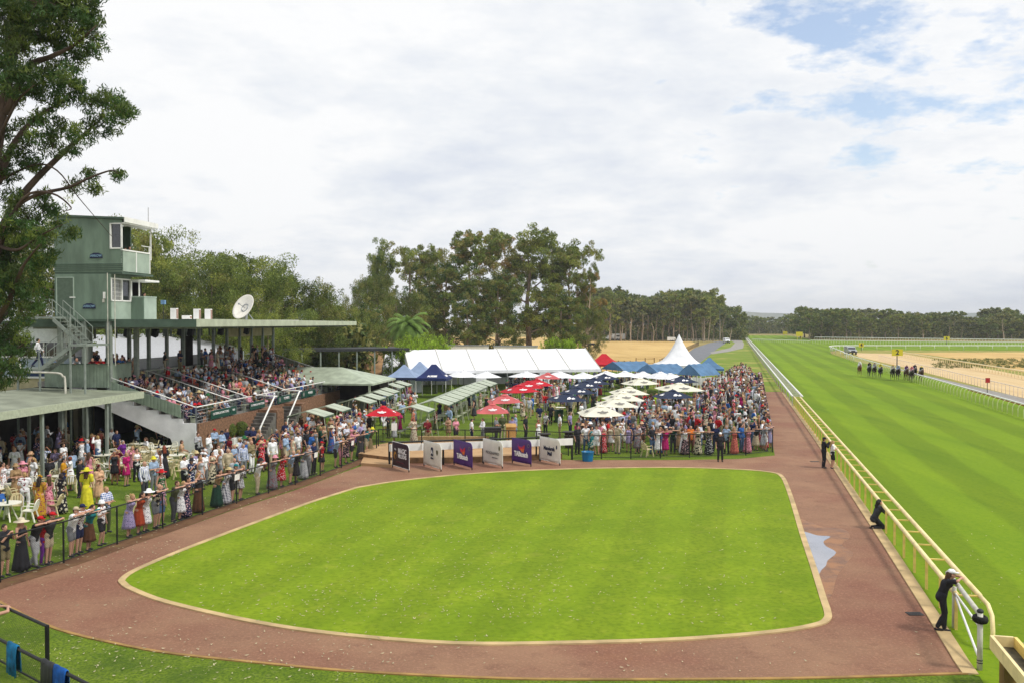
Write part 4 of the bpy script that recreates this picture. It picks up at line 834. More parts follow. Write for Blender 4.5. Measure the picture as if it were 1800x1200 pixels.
# clubhouse behind the stairs
cb = empty('clubhouse', SL(0, 0, 0), GS_R); tag(cb, 'pale clubhouse with a dark window band behind the outside stairs', 'building')
MB().box(-24, 3.5, 0, -9.9, 5.4, 4.4).build('lower_wall', M_CREAMW, cb); MB().box(-24, 3.45, 4.4, -10.1, 5.4, 5.75).build('mural_wall', mat('pale blue mural wall', srgb(176, 192, 204), amt=.1), cb)
MB().box(-24, 3.6, 5.75, -10.1, 5.4, 6.7).build('window_band', M_WIN, cb); MB().box(-24, 3.4, 6.7, -10.1, 5.4, 7.85).build('upper_wall', mat('pale grey green wall', srgb(214, 220, 218), amt=.05), cb)
MB().box(-24.3, 3.0, 7.85, -11.7, 5.6, 8.1).build('roof', M_GRND, cb)
for i in range(9): MB().box(-23.5 + i * 1.6, 3.5, 5.75, -23.42 + i * 1.6, 3.58, 6.7).build('window_mullion', M_WHITE, cb)
MB().box(-24, 3.38, 5.7, -10.1, 3.449, 5.8).build('window_sill', M_WHITE, cb); MB().box(-24, 3.38, 4.36, -10.1, 3.449, 4.46).build('ledge', M_WHITE, cb)
fix_normals(MB().extr([(-13.6, 3.42, 4.5), (-11.2, 3.42, 4.5), (-11.4, 3.42, 4.75), (-12.1, 3.42, 5.25), (-12.35, 3.42, 5.05), (-12.8, 3.42, 4.85), (-13.2, 3.42, 4.95)], (0, .03, 0)).build('mural_roof_shape', mat('navy mural paint', srgb(40, 62, 104), amt=.1), cb))
# bar pavilion with pale green hipped roof at the far end of the stand
pv = empty('bar_pavilion', (-11.9, 77.7, 0), GS_R); tag(pv, 'low bar pavilion with pale green hipped roof past the grandstand', 'pavilion')
E = [(0, 0, 2.8), (0, 8, 2.8), (-15, 8, 2.8), (-15, 0, 2.8)]; Rg = [(-4, 4, 4.0), (-11, 4, 4.0)]
h_ = MB(); h_.add(E + Rg + [(x, y, z - .14) for x, y, z in E], [(0, 1, 4), (1, 2, 5, 4), (2, 3, 5), (3, 0, 4, 5), (0, 6, 7, 1), (1, 7, 8, 2), (2, 8, 9, 3), (3, 9, 6, 0), (9, 8, 7, 6)]); fix_normals(h_.build('roof', rib_mat('pale green roof', srgb(190, 202, 178), .3, 0, .3), pv))
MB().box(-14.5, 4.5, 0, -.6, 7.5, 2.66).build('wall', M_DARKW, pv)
for x in (-14.6, -10, -5, -.4): MB().box(x - .08, .3, 0, x + .08, .46, 2.66).build('post', M_SAGE, pv)
MB().box(-12, 3.4, 0, -1, 4.0, 1.1).build('bar_counter', M_POST, pv)
# long flat sheds and straw covered mound behind
for i, (u0, u1, v, z, D, h, lab, m) in enumerate([(498, 700, 614, 3.1, 104, .35, 'long flat roofed stable shed with dark open sides', M_DGREY)]):
    a, b_ = atd(u0, v, D), atd(u1 + 20, v, D + 6); d = b_ - a; r_ = empty('stable_shed', (a.x, a.y, 0), math.atan2(d.y, d.x)); tag(r_, lab, 'shed'); L = Vector((d.x, d.y, 0)).length; zt = a.z
    MB().box(0, 0, zt - .3, L, 7, zt).build('roof', m, r_)
    for q in range(8): MB().box(L * q / 7 - .08, .1, 0, L * q / 7 + .08, .26, zt - .31).build('post', M_POST, r_)
def mound(u, v0, v1, D, w, d, m, label, name, cat):
    c = at(u, 0 + v0) if D is None else atd(u, v0, D); top = atd(u, v1, D).z; n, mm = 36, 8; vs = [(0, 0, top)]; fs = []
    for j in range(1, mm + 1):
        for k in range(n):
            a = 2 * math.pi * k / n; f = j / mm; rr = 1 + .06 * math.sin(3 * a + 1) + .04 * math.sin(7 * a); vs.append((w / 2 * f * rr * math.cos(a), d / 2 * f * rr * math.sin(a), top * (1 - f ** 1.6)))
    for k in range(n): fs.append((0, 1 + k, 1 + (k + 1) % n))
    for j in range(mm - 1):
        for k in range(n): fs.append((1 + j * n + k, 1 + (j + 1) * n + k, 1 + (j + 1) * n + (k + 1) % n, 1 + j * n + (k + 1) % n))
    mb = MB(); mb.add(vs, fs); o = mb.build(name, m, smooth=True); o.location = (c.x, D, 0); tag(o, label, cat); return o
mound(600, 612, 596, 125, 22, 14, mat('brown straw', srgb(164, 126, 82), amt=.25, scale=1.5, bump=.9), 'low brown straw heap beyond the stable shed roof', 'straw_heap', 'straw heap')
# white amenity blocks behind the marquee
for i, (u0, u1, v0, v1, D, lab) in enumerate([(787, 858, 607, 640, 150, 'long white transportable building behind the marquee, left one'), (868, 945, 608, 640, 152, 'white transportable building with small windows behind the marquee, right one')]):
    a = atd(u0, v0, D); b_ = atd(u1, v0, D); L = b_.x - a.x; r_ = empty('portable_building', (a.x, D, 0)); tag(r_, lab, 'portable building', 'white portable buildings')
    MB().box(0, 0, .3, L, 3.2, a.z - .12).build('wall', M_WHITE, r_); MB().box(-.1, -.1, a.z - .12, L + .1, 3.3, a.z).build('roof', M_STEEL, r_)
    for q in range(3): MB().box(L * (q + .35) / 3, -.02, a.z - 1.4, L * (q + .35) / 3 + 1.0, -.001, a.z - .7).build('window', M_WIN, r_)
# ------------------------------------------------------------------ marquees, gazebos, umbrellas, shelters
def cloth(name, r, g, b_, tr_=.25, amt=.07, bump=.1): return mat(name, srgb(r, g, b_), rough=.75, amt=amt, scale=1.4, trans=tr_, bump=bump)
C_WHITE = cloth('white tent cloth', 236, 237, 241, .12, .06, .6)
C_WIND = mat('clear tent window', srgb(120, 130, 128), rough=.2, amt=.3, scale=1.2, spec=.6)
def marquee(A_, B_, depth, ze, zr, bays, label, name='marquee', open_front=True):
    """A_, B_: front eave ends on the ground"""
    d = B_ - A_; L = Vector((d.x, d.y, 0)).length; r_ = empty(name, (A_.x, A_.y, 0), math.atan2(d.y, d.x)); tag(r_, label, 'marquee')
    rf = MB(); vs = []; n = 6
    prof = [(0, ze), (depth * .25, ze + (zr - ze) * .49), (depth / 2, zr), (depth * .75, ze + (zr - ze) * .49), (depth, ze)]
    rows = []
    for i in range(bays * 4 + 1):
        x = L * i / (bays * 4); sag = .045 * abs(math.sin(math.pi * i / 4))
        for j, (y, z) in enumerate(prof): vs.append((x, y, z - sag * (1 if 0 < j < 4 else .3)))
    fs = []
    for i in range(bays * 4):
        for j in range(4): k0 = i * 5 + j; fs.append((k0, k0 + 5, k0 + 6, k0 + 1))
    rf.add(vs, fs); rf.build('roof', C_WHITE, r_)
    for x in (0, L): MB().add([(x, 0, ze), (x, depth, ze), (x, depth / 2, zr)], [(0, 1, 2)]).build('gable', C_WHITE, r_)
    MB().box(0, -.03, ze - .32, L, .03, ze + .02).build('valance', C_WHITE, r_)
    for i in range(bays + 1):
        x = L * i / bays
        for y in (.05, depth - .05): MB().box(x - .06, y - .06, 0, x + .06, y + .06, ze).build('pole', M_STEEL, r_)
        MB().tube([(x, .0, ze + .02), (x, depth / 2, zr + .03), (x, depth, ze + .02)], .045, 5).build('rafter_seam', M_OLDWHITE, r_)
    for i in range(bays):
        xa, xb = L * i / bays + .1, L * (i + 1) / bays - .1
        MB().box(xa, depth - .04, .02, xb, depth, ze - .3).build('rear_wall', C_WHITE, r_)
        if i % 2 == 0: MB().box(xa, .0, .02, xa + (xb - xa) * .35, .04, ze - .33).build('drawn_wall', C_WHITE, r_)
        MB().box(xa + .3, depth - .08, .9, xb - .3, depth - .05, ze - .6).build('window', C_WIND, r_)
    return r_
mA = at(720, 655, 2.25); mB_ = at(1056, 651, 2.25)
marquee(Vector((mA.x, mA.y, 0)), Vector((mB_.x, mB_.y, 0)), 12.5, 2.45, 4.75, 6, 'long white gabled marquee with six bays behind the umbrellas')
mA = at(672, 646, 2.3); mB_ = at(722, 646, 2.3); marquee(Vector((mA.x, mA.y, 0)), Vector((mB_.x, mB_.y, 0)), 6, 2.4, 4.0, 1, 'small white marquee adjoining the left end of the long one')
def gazebo(c, wx, wy, ze, zr, m, label, rz=0, ridge=0.0, trim=None, group='pop up gazebos', scal=False, name='gazebo', legs=True, white_logo=False, lm=None):
    r_ = empty(name, (c.x, c.y, 0), rz); tag(r_, label, 'gazebo', group); hx_, hy = wx / 2, wy / 2; n = 10; cu = MB()
    # four curved roof faces
    def P(t, s, side):
        # t along the eave -1..1, s from eave 0 to top 1
        k = s ** 1.0; z = ze + (zr - ze) * (.55 * s + .45 * s * s)
        e_ = [(t * hx_, -hy), (hx_, t * hy), (-t * hx_, hy), (-hx_, -t * hy)][side]
        a = [(t * ridge, 0), (ridge, 0), (-t * ridge, 0), (-ridge, 0)][side]
        return (e_[0] * (1 - s) + a[0] * s, e_[1] * (1 - s) + a[1] * s, z)
    for side in range(4):
        vs = [P(-1 + 2 * i / n, j / n, side) for j in range(n + 1) for i in range(n + 1)]; fs = []
        for j in range(n):
            for i in range(n): k0 = j * (n + 1) + i; fs.append((k0, k0 + 1, k0 + n + 2, k0 + n + 1))
        cu.add(vs, fs)
    cu.build('canopy', m, r_, smooth=False)
    va = MB()
    for (ax, ay, bx_, by) in ((-hx_, -hy, hx_, -hy), (hx_, -hy, hx_, hy), (hx_, hy, -hx_, hy), (-hx_, hy, -hx_, -hy)):
        k = 12 if scal else 1; vs = []; fs = []
        for i in range(k + 1):
            t = i / k; x, y = ax + (bx_ - ax) * t, ay + (by - ay) * t; dp = .28 - (.1 * (i % 2) if scal else 0); vs += [(x, y, ze), (x, y, ze - dp)]
        for i in range(k): fs.append((2 * i, 2 * i + 1, 2 * i + 3, 2 * i + 2))
        va.add(vs, fs)
    va.build('valance', trim or m, r_)
    for x in (-hx_ + .04, hx_ - .04):
        for y in (-hy + .04, hy - .04): MB().box(x - .025, y - .025, 0, x + .025, y + .025, ze).build('leg', lm or M_WHITE, r_)
    if white_logo:
        z0_, s0_ = 0, .22; 
        text('AUSSIE', .34, M_WINK, r_, (.1, -hy * .84, ze + (zr - ze) * .14), (rad(40), 0, 0), bold=.02); text('AUSSIE', .34, M_WINK, r_, (hx_ * .84, -.1, ze + (zr - ze) * .14), (rad(38), 0, rad(90)), bold=.02)
    return r_
C_NAVY = cloth('navy canopy cloth', 38, 52, 110, .1); C_PALEB = cloth('pale blue canopy cloth', 168, 190, 226, .2); C_SLATE = cloth('slate blue canopy cloth', 100, 142, 184, .12, .12); C_RED = cloth('red canopy cloth', 226, 34, 54, .2, .08); C_PINK = cloth('faded red canopy cloth', 240, 122, 124, .25, .1); C_NAV2 = cloth('dark navy canopy cloth', 40, 54, 84, .1)
C_CRM = cloth('cream canopy cloth', 240, 236, 218, .22, .06); C_TAG = mat('navy trim', srgb(36, 46, 84))
def gz(u, v, z): p = at(u, v, z); return Vector((p.x, p.y, 0))
gazebo(gz(757, 665, 2.1) + GY * 1.7, 3.3, 3.3, 2.15, 3.55, C_NAVY, 'navy blue gazebo with white lettering in front of the marquee', -.12, .25, white_logo=True)
gazebo(gz(703, 664, 2.1) + GY * 1.9, 3.4, 3.4, 2.15, 3.45, C_PALEB, 'pale blue gazebo with navy hem beside the pavilion, left one of two', -.1, .1, trim=C_TAG)
gazebo(gz(727, 661, 2.1) + GY * 3.2, 3.4, 3.4, 2.15, 3.6, C_PALEB, 'pale blue gazebo behind the navy one, right one of two', -.1, .1, trim=C_TAG)
gazebo(gz(1249, 648, 2.2) + GY * 1.6, 3.6, 3.6, 2.25, 3.55, C_SLATE, 'small slate blue gazebo on white legs next to the crowd', -.2, .15)
gazebo(gz(1061, 642, 2.2) + GY * 3, 4.2, 4.2, 2.3, 3.7, C_RED, 'bright red gazebo peeping out at the right end of the marquee', -.2, .3)
# blue shelters: each a pitched roof with dropped edge
def pitched(u0, v0, u1, v1, ze, h, dep, m, label):
    a = gz(u0, v0, ze); b_ = gz(u1, v1, ze); d = b_ - a; L = d.length; r_ = empty('shade_shelter', a, math.atan2(d.y, d.x)); tag(r_, label, 'shelter', 'slate blue shade shelters')
    k = 8; vs = []; fs = []
    for i in range(k + 1):
        y = dep * i / k; s_ = .06 * (i % 2)
        vs += [(0, y, ze - s_), (L * .25, y, ze + h * .55 - s_), (L / 2, y, ze + h - s_), (L * .75, y, ze + h * .55 - s_), (L, y, ze - s_)]
    for i in range(k):
        for j in range(4): q = i * 5 + j; fs.append((q, q + 1, q + 6, q + 5))
    mb = MB(); mb.add(vs, fs); mb.build('roof', m, r_); MB().add([(0, 0, ze), (L / 2, 0, ze + h), (L, 0, ze)], [(0, 2, 1)]).build('gable', m, r_)
    for x in (.05, L - .05):
        for y in (.05, dep - .05): MB().box(x - .04, y - .04, 0, x + .04, y + .04, ze).build('post', M_WHITE, r_)
pitched(1056, 648, 1098, 652, 2.2, 1.05, 4.5, C_SLATE, 'slate blue shelter just right of the marquee end')
pitched(1118, 653, 1158, 657, 2.2, 1.05, 4, C_SLATE, 'slate blue shelter in front of the tall white peaked tent, left side')
pitched(1190, 658, 1232, 660, 2.2, 1.25, 4, C_SLATE, 'slate blue shelter in front of the tall white peaked tent, right side')
# high peak tent
pk = gz(1196, 642, 2.4) + GY * 3; r_ = empty('peaked_tent', pk, -.1); tag(r_, 'white high peaked tent rising to a sharp point', 'tent'); n = 24; m_ = 10; vs = []; fs = []
for j in range(m_ + 1):
    s_ = j / m_; z = 2.4 + 4.0 * (s_ ** 2.1 * .75 + s_ * .25)
    for k in range(n):
        a = 2 * math.pi * k / n + math.pi / 4; sq = 1 / max(abs(math.cos(a - 0)), abs(math.sin(a))); q = sq * (1 - s_) + s_ * 1.0; R_ = 3.2 * (1 - s_) * q + .04; vs.append((R_ * math.cos(a), R_ * math.sin(a), z))
for j in range(m_):
    for k in range(n): fs.append((j * n + k, j * n + (k + 1) % n, (j + 1) * n + (k + 1) % n, (j + 1) * n + k))
mb = MB(); mb.add(vs, fs); mb.build('canopy', C_WHITE, r_, smooth=True); MB().box(-3.2, -3.22, 2.0, 3.2, -3.2, 2.42).build('valance', C_WHITE, r_)
for x in (-3.15, 3.15):
    for y in (-3.15, 3.15): MB().box(x - .05, y - .05, 0, x + .05, y + .05, 2.4).build('leg', M_WHITE, r_)
# market umbrellas: one of each colour, then copies
def make_umbrella(m, logo=None, side=2.7, sides=4, hgt=2.45, drop=.58):
    r_ = empty('market_umbrella'); cu = MB(); R_ = side / math.sqrt(2) if sides == 4 else side / 2; n = sides; N = 5; vs = [(0, 0, hgt)]; fs = []
    ring = []
    for j in range(1, N + 1):
        f = j / N
        for k in range(n * 4):
            a0 = 2 * math.pi * (k // 4) / n + math.pi / n; a1 = 2 * math.pi * (k // 4 + 1) / n + math.pi / n; t = (k % 4) / 4
            x = (math.cos(a0) * (1 - t) + math.cos(a1) * t) * R_ * f; y = (math.sin(a0) * (1 - t) + math.sin(a1) * t) * R_ * f
            vs.append((x, y, hgt - drop * f ** 1.08 - .05 * math.sin(math.pi * t) * f))
    q = n * 4
    for k in range(q): fs.append((0, 1 + k, 1 + (k + 1) % q))
    for j in range(N - 1):
        for k in range(q): fs.append((1 + j * q + k, 1 + (j + 1) * q + k, 1 + (j + 1) * q + (k + 1) % q, 1 + j * q + (k + 1) % q))
    cu.add(vs, fs); cu.build('canopy', m, r_)
    vt = MB(); vt.loft([((0, 0, hgt - .08), .36, .36), ((0, 0, hgt + .04), .1, .1)], 8, cap=False); vt.build('vent_cap', m, r_)
    MB().tube([(0, 0, 0), (0, 0, hgt - .02)], .025, 8).build('pole', M_BLACK, r_); MB().tube([(0, 0, hgt - .02), (0, 0, hgt + .1)], .03, 6).build('finial', M_DGREY, r_); MB().loft([((0, 0, 0), .25, .25), ((0, 0, .07), .24, .24), ((0, 0, .09), .1, .1)], 14).build('base', M_DGREY, r_)
    rb = MB()
    for k in range(n):
        a = 2 * math.pi * k / n + math.pi / n; rb.tube([(0, 0, hgt - .08), (R_ * .98 * math.cos(a), R_ * .98 * math.sin(a), hgt - drop - .03)], .012, 4)
    rb.build('ribs', M_DGREY, r_)
    if logo:
        for k in range(n):
            a = 2 * math.pi * (k + .5) / n + math.pi / n; ap = R_ * math.cos(math.pi / n); sl_ = math.atan2(drop, ap)
            Mt = Matrix.Rotation(a + math.pi / 2, 4, 'Z') @ Matrix.Translation((0, -ap * .66, hgt - drop * .66 + .03)) @ Matrix.Rotation(sl_, 4, 'X')
            lg = MB(); lg.M = Mt
            if logo == 'swoosh':
                lg.add([(-.34, -.16, 0), (-.1, -.2, 0), (.1, -.05, 0), (.0, .22, 0), (-.2, .1, 0)], [(0, 1, 2, 3, 4)], 0); lg.add([(.06, -.22, 0), (.4, -.16, 0), (.3, .1, 0), (.14, -.02, 0)], [(0, 1, 2, 3)])
            else:
                lg.add([(-.36, -.06, 0), (.36, -.06, 0), (.36, .06, 0), (-.36, .06, 0)], [(0, 1, 2, 3)]); lg.add([(-.22, -.18, 0), (.22, -.18, 0), (.22, -.1, 0), (-.22, -.1, 0)], [(0, 1, 2, 3)]); lg.add([(-.12, .1, 0), (.12, .1, 0), (0, .2, 0)], [(0, 1, 2)])
            lg.build('printed_logo', M_WINK if logo != 'faint' else M_GREYP, r_)
    return r_
UM = {}
def umbrella(kind, u, v, rz, label, group, side=None, z=2.5):
    p = at(u, v, z)
    spec = {'red': (C_RED, 'bar'), 'pink': (C_PINK, 'bar'), 'navy': (C_NAV2, 'swoosh'), 'cream': (C_CRM, 'faint'), 'white': (C_WHITE, None)}[kind]
    if kind not in UM:
        o = UM[kind] = make_umbrella(*spec)
    else: o = copy_tree(UM[kind])
    o.location = (p.x, p.y, 0); s_ = (side or 2.7) / 2.7; o.scale = (s_, s_, random.uniform(.97, 1.03)); o.rotation_euler = (random.uniform(-.03, .03), random.uniform(-.03, .03), rz); tag(o, label, 'umbrella', group)
gR, gN, gC, gW = 'red and faded red market umbrellas', 'navy market umbrellas with white print', 'cream market umbrellas over the crowd', 'white umbrellas along the marquee'
umbrella('red', 673, 711, .0, 'bright red umbrella standing alone by the left end of the stage', gR, 2.15)
umbrella('pink', 866, 706, .05, 'faded pink red umbrella, nearest of the red umbrella row', gR, 2.2)
umbrella('pink', 888, 690, .1, 'faded pink red umbrella, second in the row above the nearest one', gR, 2.55)
umbrella('red', 914, 675, .4, 'broad red umbrella in the middle of the red row', gR, 2.8)
umbrella('red', 929, 668, .1, 'red umbrella half hidden behind the broad one', gR)
umbrella('red', 943, 664, .3, 'red umbrella near the far end of the red row', gR)
umbrella('pink', 962, 654, .0, 'faded red umbrella farthest back, in front of the marquee wall', gR)
umbrella('navy', 997, 687, .25, 'navy umbrella with white print, nearest of the navy row', gN, 2.6)
umbrella('navy', 1016, 677, .25, 'navy umbrella, second nearest in the navy row', gN)
umbrella('navy', 1030, 669, .25, 'navy umbrella, third in the navy row', gN)
umbrella('navy', 1044, 663, .25, 'navy umbrella, fourth in the navy row', gN)
umbrella('navy', 1063, 655, .25, 'navy umbrella at the far end of the navy row', gN)
umbrella('navy', 1183, 684, .2, 'navy umbrella standing apart behind the dense crowd', gN)
umbrella('navy', 1198, 660, .2, 'navy umbrella half hidden behind the largest cream umbrella', gN)
umbrella('cream', 1056, 711, .1, 'cream umbrella nearest the front fence crowd', gC, 2.7)
umbrella('cream', 1083, 697, .15, 'cream umbrella, second of the overlapping cream ones', gC)
umbrella('cream', 1094, 688, .2, 'cream umbrella, third of the overlapping cream ones', gC, 2.8)
umbrella('cream', 1105, 677, .1, 'cream umbrella at the back of the overlapping group', gC, 3)
umbrella('cream', 1126, 662, .3, 'cream umbrella in front of the slate blue shelters', gC, 3)
umbrella('cream', 1194, 672, .2, 'widest cream umbrella, beside the packed crowd', gC, 3.6)
for i, (u, v, lab) in enumerate([(765, 652, 'beside the navy gazebo'), (855, 652, 'above the rear green picnic shelters'), (815, 651, 'third from the left along the marquee'), (925, 652, 'left of the farthest faded red umbrella'), (983, 652, 'between the red row and the navy row'), (1025, 653, 'behind the navy row'), (1066, 650, 'at the right end of the marquee'), (1099, 650, 'below the first slate blue shelter'), (1131, 651, 'between the slate blue shelters'), (1162, 653, 'left below the peaked tent'), (1178, 655, 'directly below the peaked tent')]):
    umbrella('white', u, v, .2 * i, 'white umbrella ' + lab, gW, 3.0)
# green picnic shelters with splayed legs
M_SHR = mat('pale green shelter sheet', srgb(196, 206, 184), rough=.5, amt=.09, scale=1.2); M_SHL = mat('shelter leg paint', srgb(188, 194, 166), rough=.5, amt=.1); M_SHD = mat('dark green shelter trim', srgb(66, 98, 76), rough=.6)
def make_shelter():
    r_ = empty('picnic_shelter'); hw, L, ze, zr = 1.25, 2.1, 1.85, 2.2
    for a, b_ in ((0, .97), (1.03, 2.1)):
        rs = rib_mat('x', (0, 0, 0), 1) if False else M_SHR
        MB().extr([(-hw, a, ze), (0, a, zr), (hw, a, ze), (hw, a, ze + .04), (0, a, zr + .045), (-hw, a, ze + .04)], (0, b_ - a, 0)).build('roof_panel', rs, r_)
    for y in (.03, L - .03):
        MB().tube([(-hw - .28, y, 0), (-hw + .02, y, ze), (0, y, zr - .02), (hw - .02, y, ze), (hw + .28, y, 0)], .03, 6).build('frame', M_SHL, r_)
    for s_ in (-1, 1):
        MB().box(s_ * (hw - .01) - .02, 0, ze - .1, s_ * (hw - .01) + .02, L, ze - .005).build('edge_beam', M_SHD, r_)
        MB().box(s_ * .85 - .15, .2, .42, s_ * .85 + .15, L - .2, .46).build('bench', M_SHL, r_)
        for y in (.25, L - .3): MB().box(s_ * .85 - .03, y, 0, s_ * .85 + .03, y + .06, .42).build('bench_leg', M_SHL, r_)
    MB().box(-.38, .2, .72, .38, L - .2, .76).build('table_top', M_SHL, r_)
    for y in (.35, L - .4): MB().box(-.04, y, 0, .04, y + .06, .72).build('table_leg', M_SHL, r_)
    return r_
SHP = make_shelter(); shn = 0
def shelter(u, v, label, rz=GS_R):
    global shn
    p = at(u, v, 2.22); o = SHP if shn == 0 else copy_tree(SHP); shn += 1; o.location = (p.x, p.y, 0); o.rotation_euler = (0, 0, rz); tag(o, label, 'picnic shelter', 'green roofed picnic shelters on the lawn'); return o
ordn = ['nearest', 'second', 'third', 'fourth', 'fifth', 'sixth', 'seventh', 'eighth', 'ninth', 'tenth']
for i, (u, v) in enumerate([(537, 722), (571, 713), (622, 700), (640, 694), (656, 688), (668, 683), (680, 675), (694, 671)]): shelter(u, v, f'green roofed picnic shelter, {ordn[i]} in the row below the grandstand')
shelter(722, 714, 'green roofed picnic shelter standing alone behind the red umbrella')
ya = at(760, 703, 2.22)
for i in range(10): p = px(ya + GY * (2.55 * i) + Vector((0, 0, 0))); shelter(p[0] + (4 if i > 7 else 0), p[1], f'green roofed picnic shelter, {ordn[i]} in the middle lawn row')

# ------------------------------------------------------------------ chairs and tables
M_CHW = mat('white moulded plastic', srgb(232, 230, 214), rough=.4, amt=.06, scale=2); M_CHC = mat('cream moulded plastic', srgb(232, 216, 168), rough=.45, amt=.08, scale=2)
def make_chair(m):
    r_ = empty('garden_chair')
    MB().extr([(-.23, -.2, .42), (.23, -.2, .42), (.2, .22, .44), (-.2, .22, .44)], (0, 0, .03)).build('seat', m, r_)
    bk_ = MB()
    for x in (-.15, -.05, .05, .15): bk_.bar((x * .9, -.2, .44), (x, -.32, .8), .055, .02)
    bk_.tube(smooth_open([(-.22, -.22, .44), (-.22, -.3, .68), (-.14, -.34, .84), (0, -.355, .88), (.14, -.34, .84), (.22, -.3, .68), (.22, -.22, .44)], 3), .022, 6); bk_.build('backrest', m, r_)
    for s_ in (-1, 1):
        MB().tube(smooth_open([(s_ * .22, -.27, .64), (s_ * .26, -.05, .66), (s_ * .26, .16, .65), (s_ * .24, .2, .44)], 3), .022, 6).build('armrest', m, r_)
        MB().bar((s_ * .22, .19, .44), (s_ * .26, .25, 0), .05).build('leg', m, r_); MB().bar((s_ * .21, -.18, .44), (s_ * .25, -.3, 0), .05).build('leg', m, r_)
    return r_
def make_table(m):
    r_ = empty('round_table'); MB().loft([((0, 0, .70), .44, .44), ((0, 0, .71), .46, .46), ((0, 0, .735), .46, .46)], 24).build('table_top', m, r_)
    for k in range(4): a = math.pi / 4 + k * math.pi / 2; MB().bar((.1 * math.cos(a), .1 * math.sin(a), .7), (.34 * math.cos(a), .34 * math.sin(a), 0), .04).build('leg', m, r_)
    MB().tube([(0, 0, .25), (0, 0, .7)], .03, 6).build('stem', m, r_); return r_
CH = {}; TB = {}
def chair(p, rz, label, kind='w', group='plastic garden chairs on the lawn', z=0, name='garden_chair'):
    if kind not in CH: CH[kind] = make_chair(M_CHW if kind == 'w' else M_CHC); o = CH[kind]
    else: o = copy_tree(CH[kind])
    o.location = (p.x, p.y, .01 + z); o.rotation_euler = (0, 0, rz); tag(o, label, 'chair', group); return o
def table(p, label, s_=1.0):
    if 0 not in TB: TB[0] = make_table(M_CHW); o = TB[0]
    else: o = copy_tree(TB[0])
    o.location = (p.x, p.y, .01); o.scale = (s_, s_, 1); tag(o, label, 'table', 'round white tables on the lawn'); return o
TBL = [(200, 838, 1.1, 'carrying the patterned ice tub', 'under the blue ice tub table'), (232, 826, 1.0, 'near the woman in purple', 'near the woman in purple'), (262, 815, 1.0, 'middle of the open lawn', 'in mid lawn'), (286, 806, 1.0, 'in front of the stepped white wall', 'by the stepped white wall'),
       (298, 790, .9, 'farthest, at the foot of the grandstand', 'at the foot of the grandstand'), (160, 800, 1.1, 'under the low canopy edge', 'under the low canopy edge'), (12, 915, 1.2, 'at the left picture edge', 'at the left picture edge'), (282, 834, 1.0, 'nearest the striped shirt man', 'behind the striped shirt man'), (244, 800, .9, 'in front of the dark undercroft', 'before the dark undercroft'),
       (28, 878, 1.0, 'behind the woman in the gold dress', 'behind the woman in gold'), (110, 862, 1.0, 'by the man in yellow', 'by the man in yellow'), (70, 840, 1.0, 'in the shade under the canopy', 'in the canopy shade'), (310, 822, 1.0, 'behind the men in white', 'behind the men in white'), (222, 808, .9, 'beside the woman in purple', 'beside the woman in purple'), (180, 822, 1.0, 'left of the second canopy post', 'left of the second canopy post'), (60, 880, 1.0, 'between the gold dress and the canopy', 'behind the gold dress')]
for i, (u, v, s_, lab, cl) in enumerate(TBL):
    p = at(u, v); table(p, 'round white plastic table ' + lab, s_); k = 4 if i not in (6,) else 3
    for q in range(k):
        a = q * 2 * math.pi / k + random.uniform(-.3, .3) + i; pp = p + Vector((math.cos(a), math.sin(a), 0)) * random.uniform(.72, .9) * s_
        chair(pp, a + math.pi / 2 + random.uniform(-.4, .4), f"cream plastic chair {cl}, {['left side', 'near side', 'right side', 'far side'][int(((a % (2 * math.pi)) / (math.pi / 2) + 2.5) % 4)]} ({['empty', 'armrests out', 'turned aside', 'tucked in'][q]})".replace(' (', ' and ').replace(')', ''), 'c' if (i + q) % 3 else 'w')
M_CUP = mat('clear cup', srgb(214, 206, 176), rough=.2, amt=.2, scale=20); M_BOT = mat('bottle glass', srgb(60, 90, 60), rough=.15, amt=.2)
for i, (u, v, s_, lab, cl) in enumerate(TBL):
    for q, (dx, dy) in enumerate([(.15, -.2), (-.2, .12)]):
        p = at(u, v); c_ = MB().loft([((0, 0, 0), .032, .032), ((0, 0, .12), .042, .042)], 10) if q else MB().loft([((0, 0, 0), .038, .038), ((0, 0, .18), .038, .038), ((0, 0, .23), .014, .014), ((0, 0, .3), .014, .014)], 10)
        o = c_.build(['wine_bottle', 'plastic_cup'][q], [M_BOT, M_CUP][q], smooth=True); o.location = (p.x + dx, p.y + dy, .745); tag(o, ['green wine bottle on the table ', 'clear plastic cup on the table '][q] + lab, ['bottle', 'cup'][q], ['bottles on the lawn tables', 'cups on the lawn tables'][q])
for i, (u, v, lab) in enumerate([(318, 842, 'empty cream chair beside the two men in white'), (238, 905, 'empty cream chair behind the man in blue check'), (168, 872, 'cream chair behind the yellow dress'), (1138, 810 - 8, 'empty cream chair inside the front fence of the crowd'), (470, 770, 'cream chair at the bottom of the first stairs'), (95, 905, 'cream chair beside the leaf print dress')]):
    chair(at(u, v), random.uniform(0, 6), lab, 'c')
for i, (u, v, n, lab) in enumerate([(549, 722, 6, 'left stack below the green emblem sign'), (571, 717, 7, 'right stack below the green emblem sign'), (632, 692, 6, 'far stack at the end of the grandstand'), (474, 752, 3, 'small stack beside the wheelie bin')]):
    p = at(u, v + 8)
    for k in range(n): chair(p + GY * (.03 * k), GS_R + math.pi * .6, f'cream plastic chair, {ordn[k]} from the bottom, {lab}'.replace('nearest', 'first'), 'c', 'stacked cream chairs', z=.115 * k)
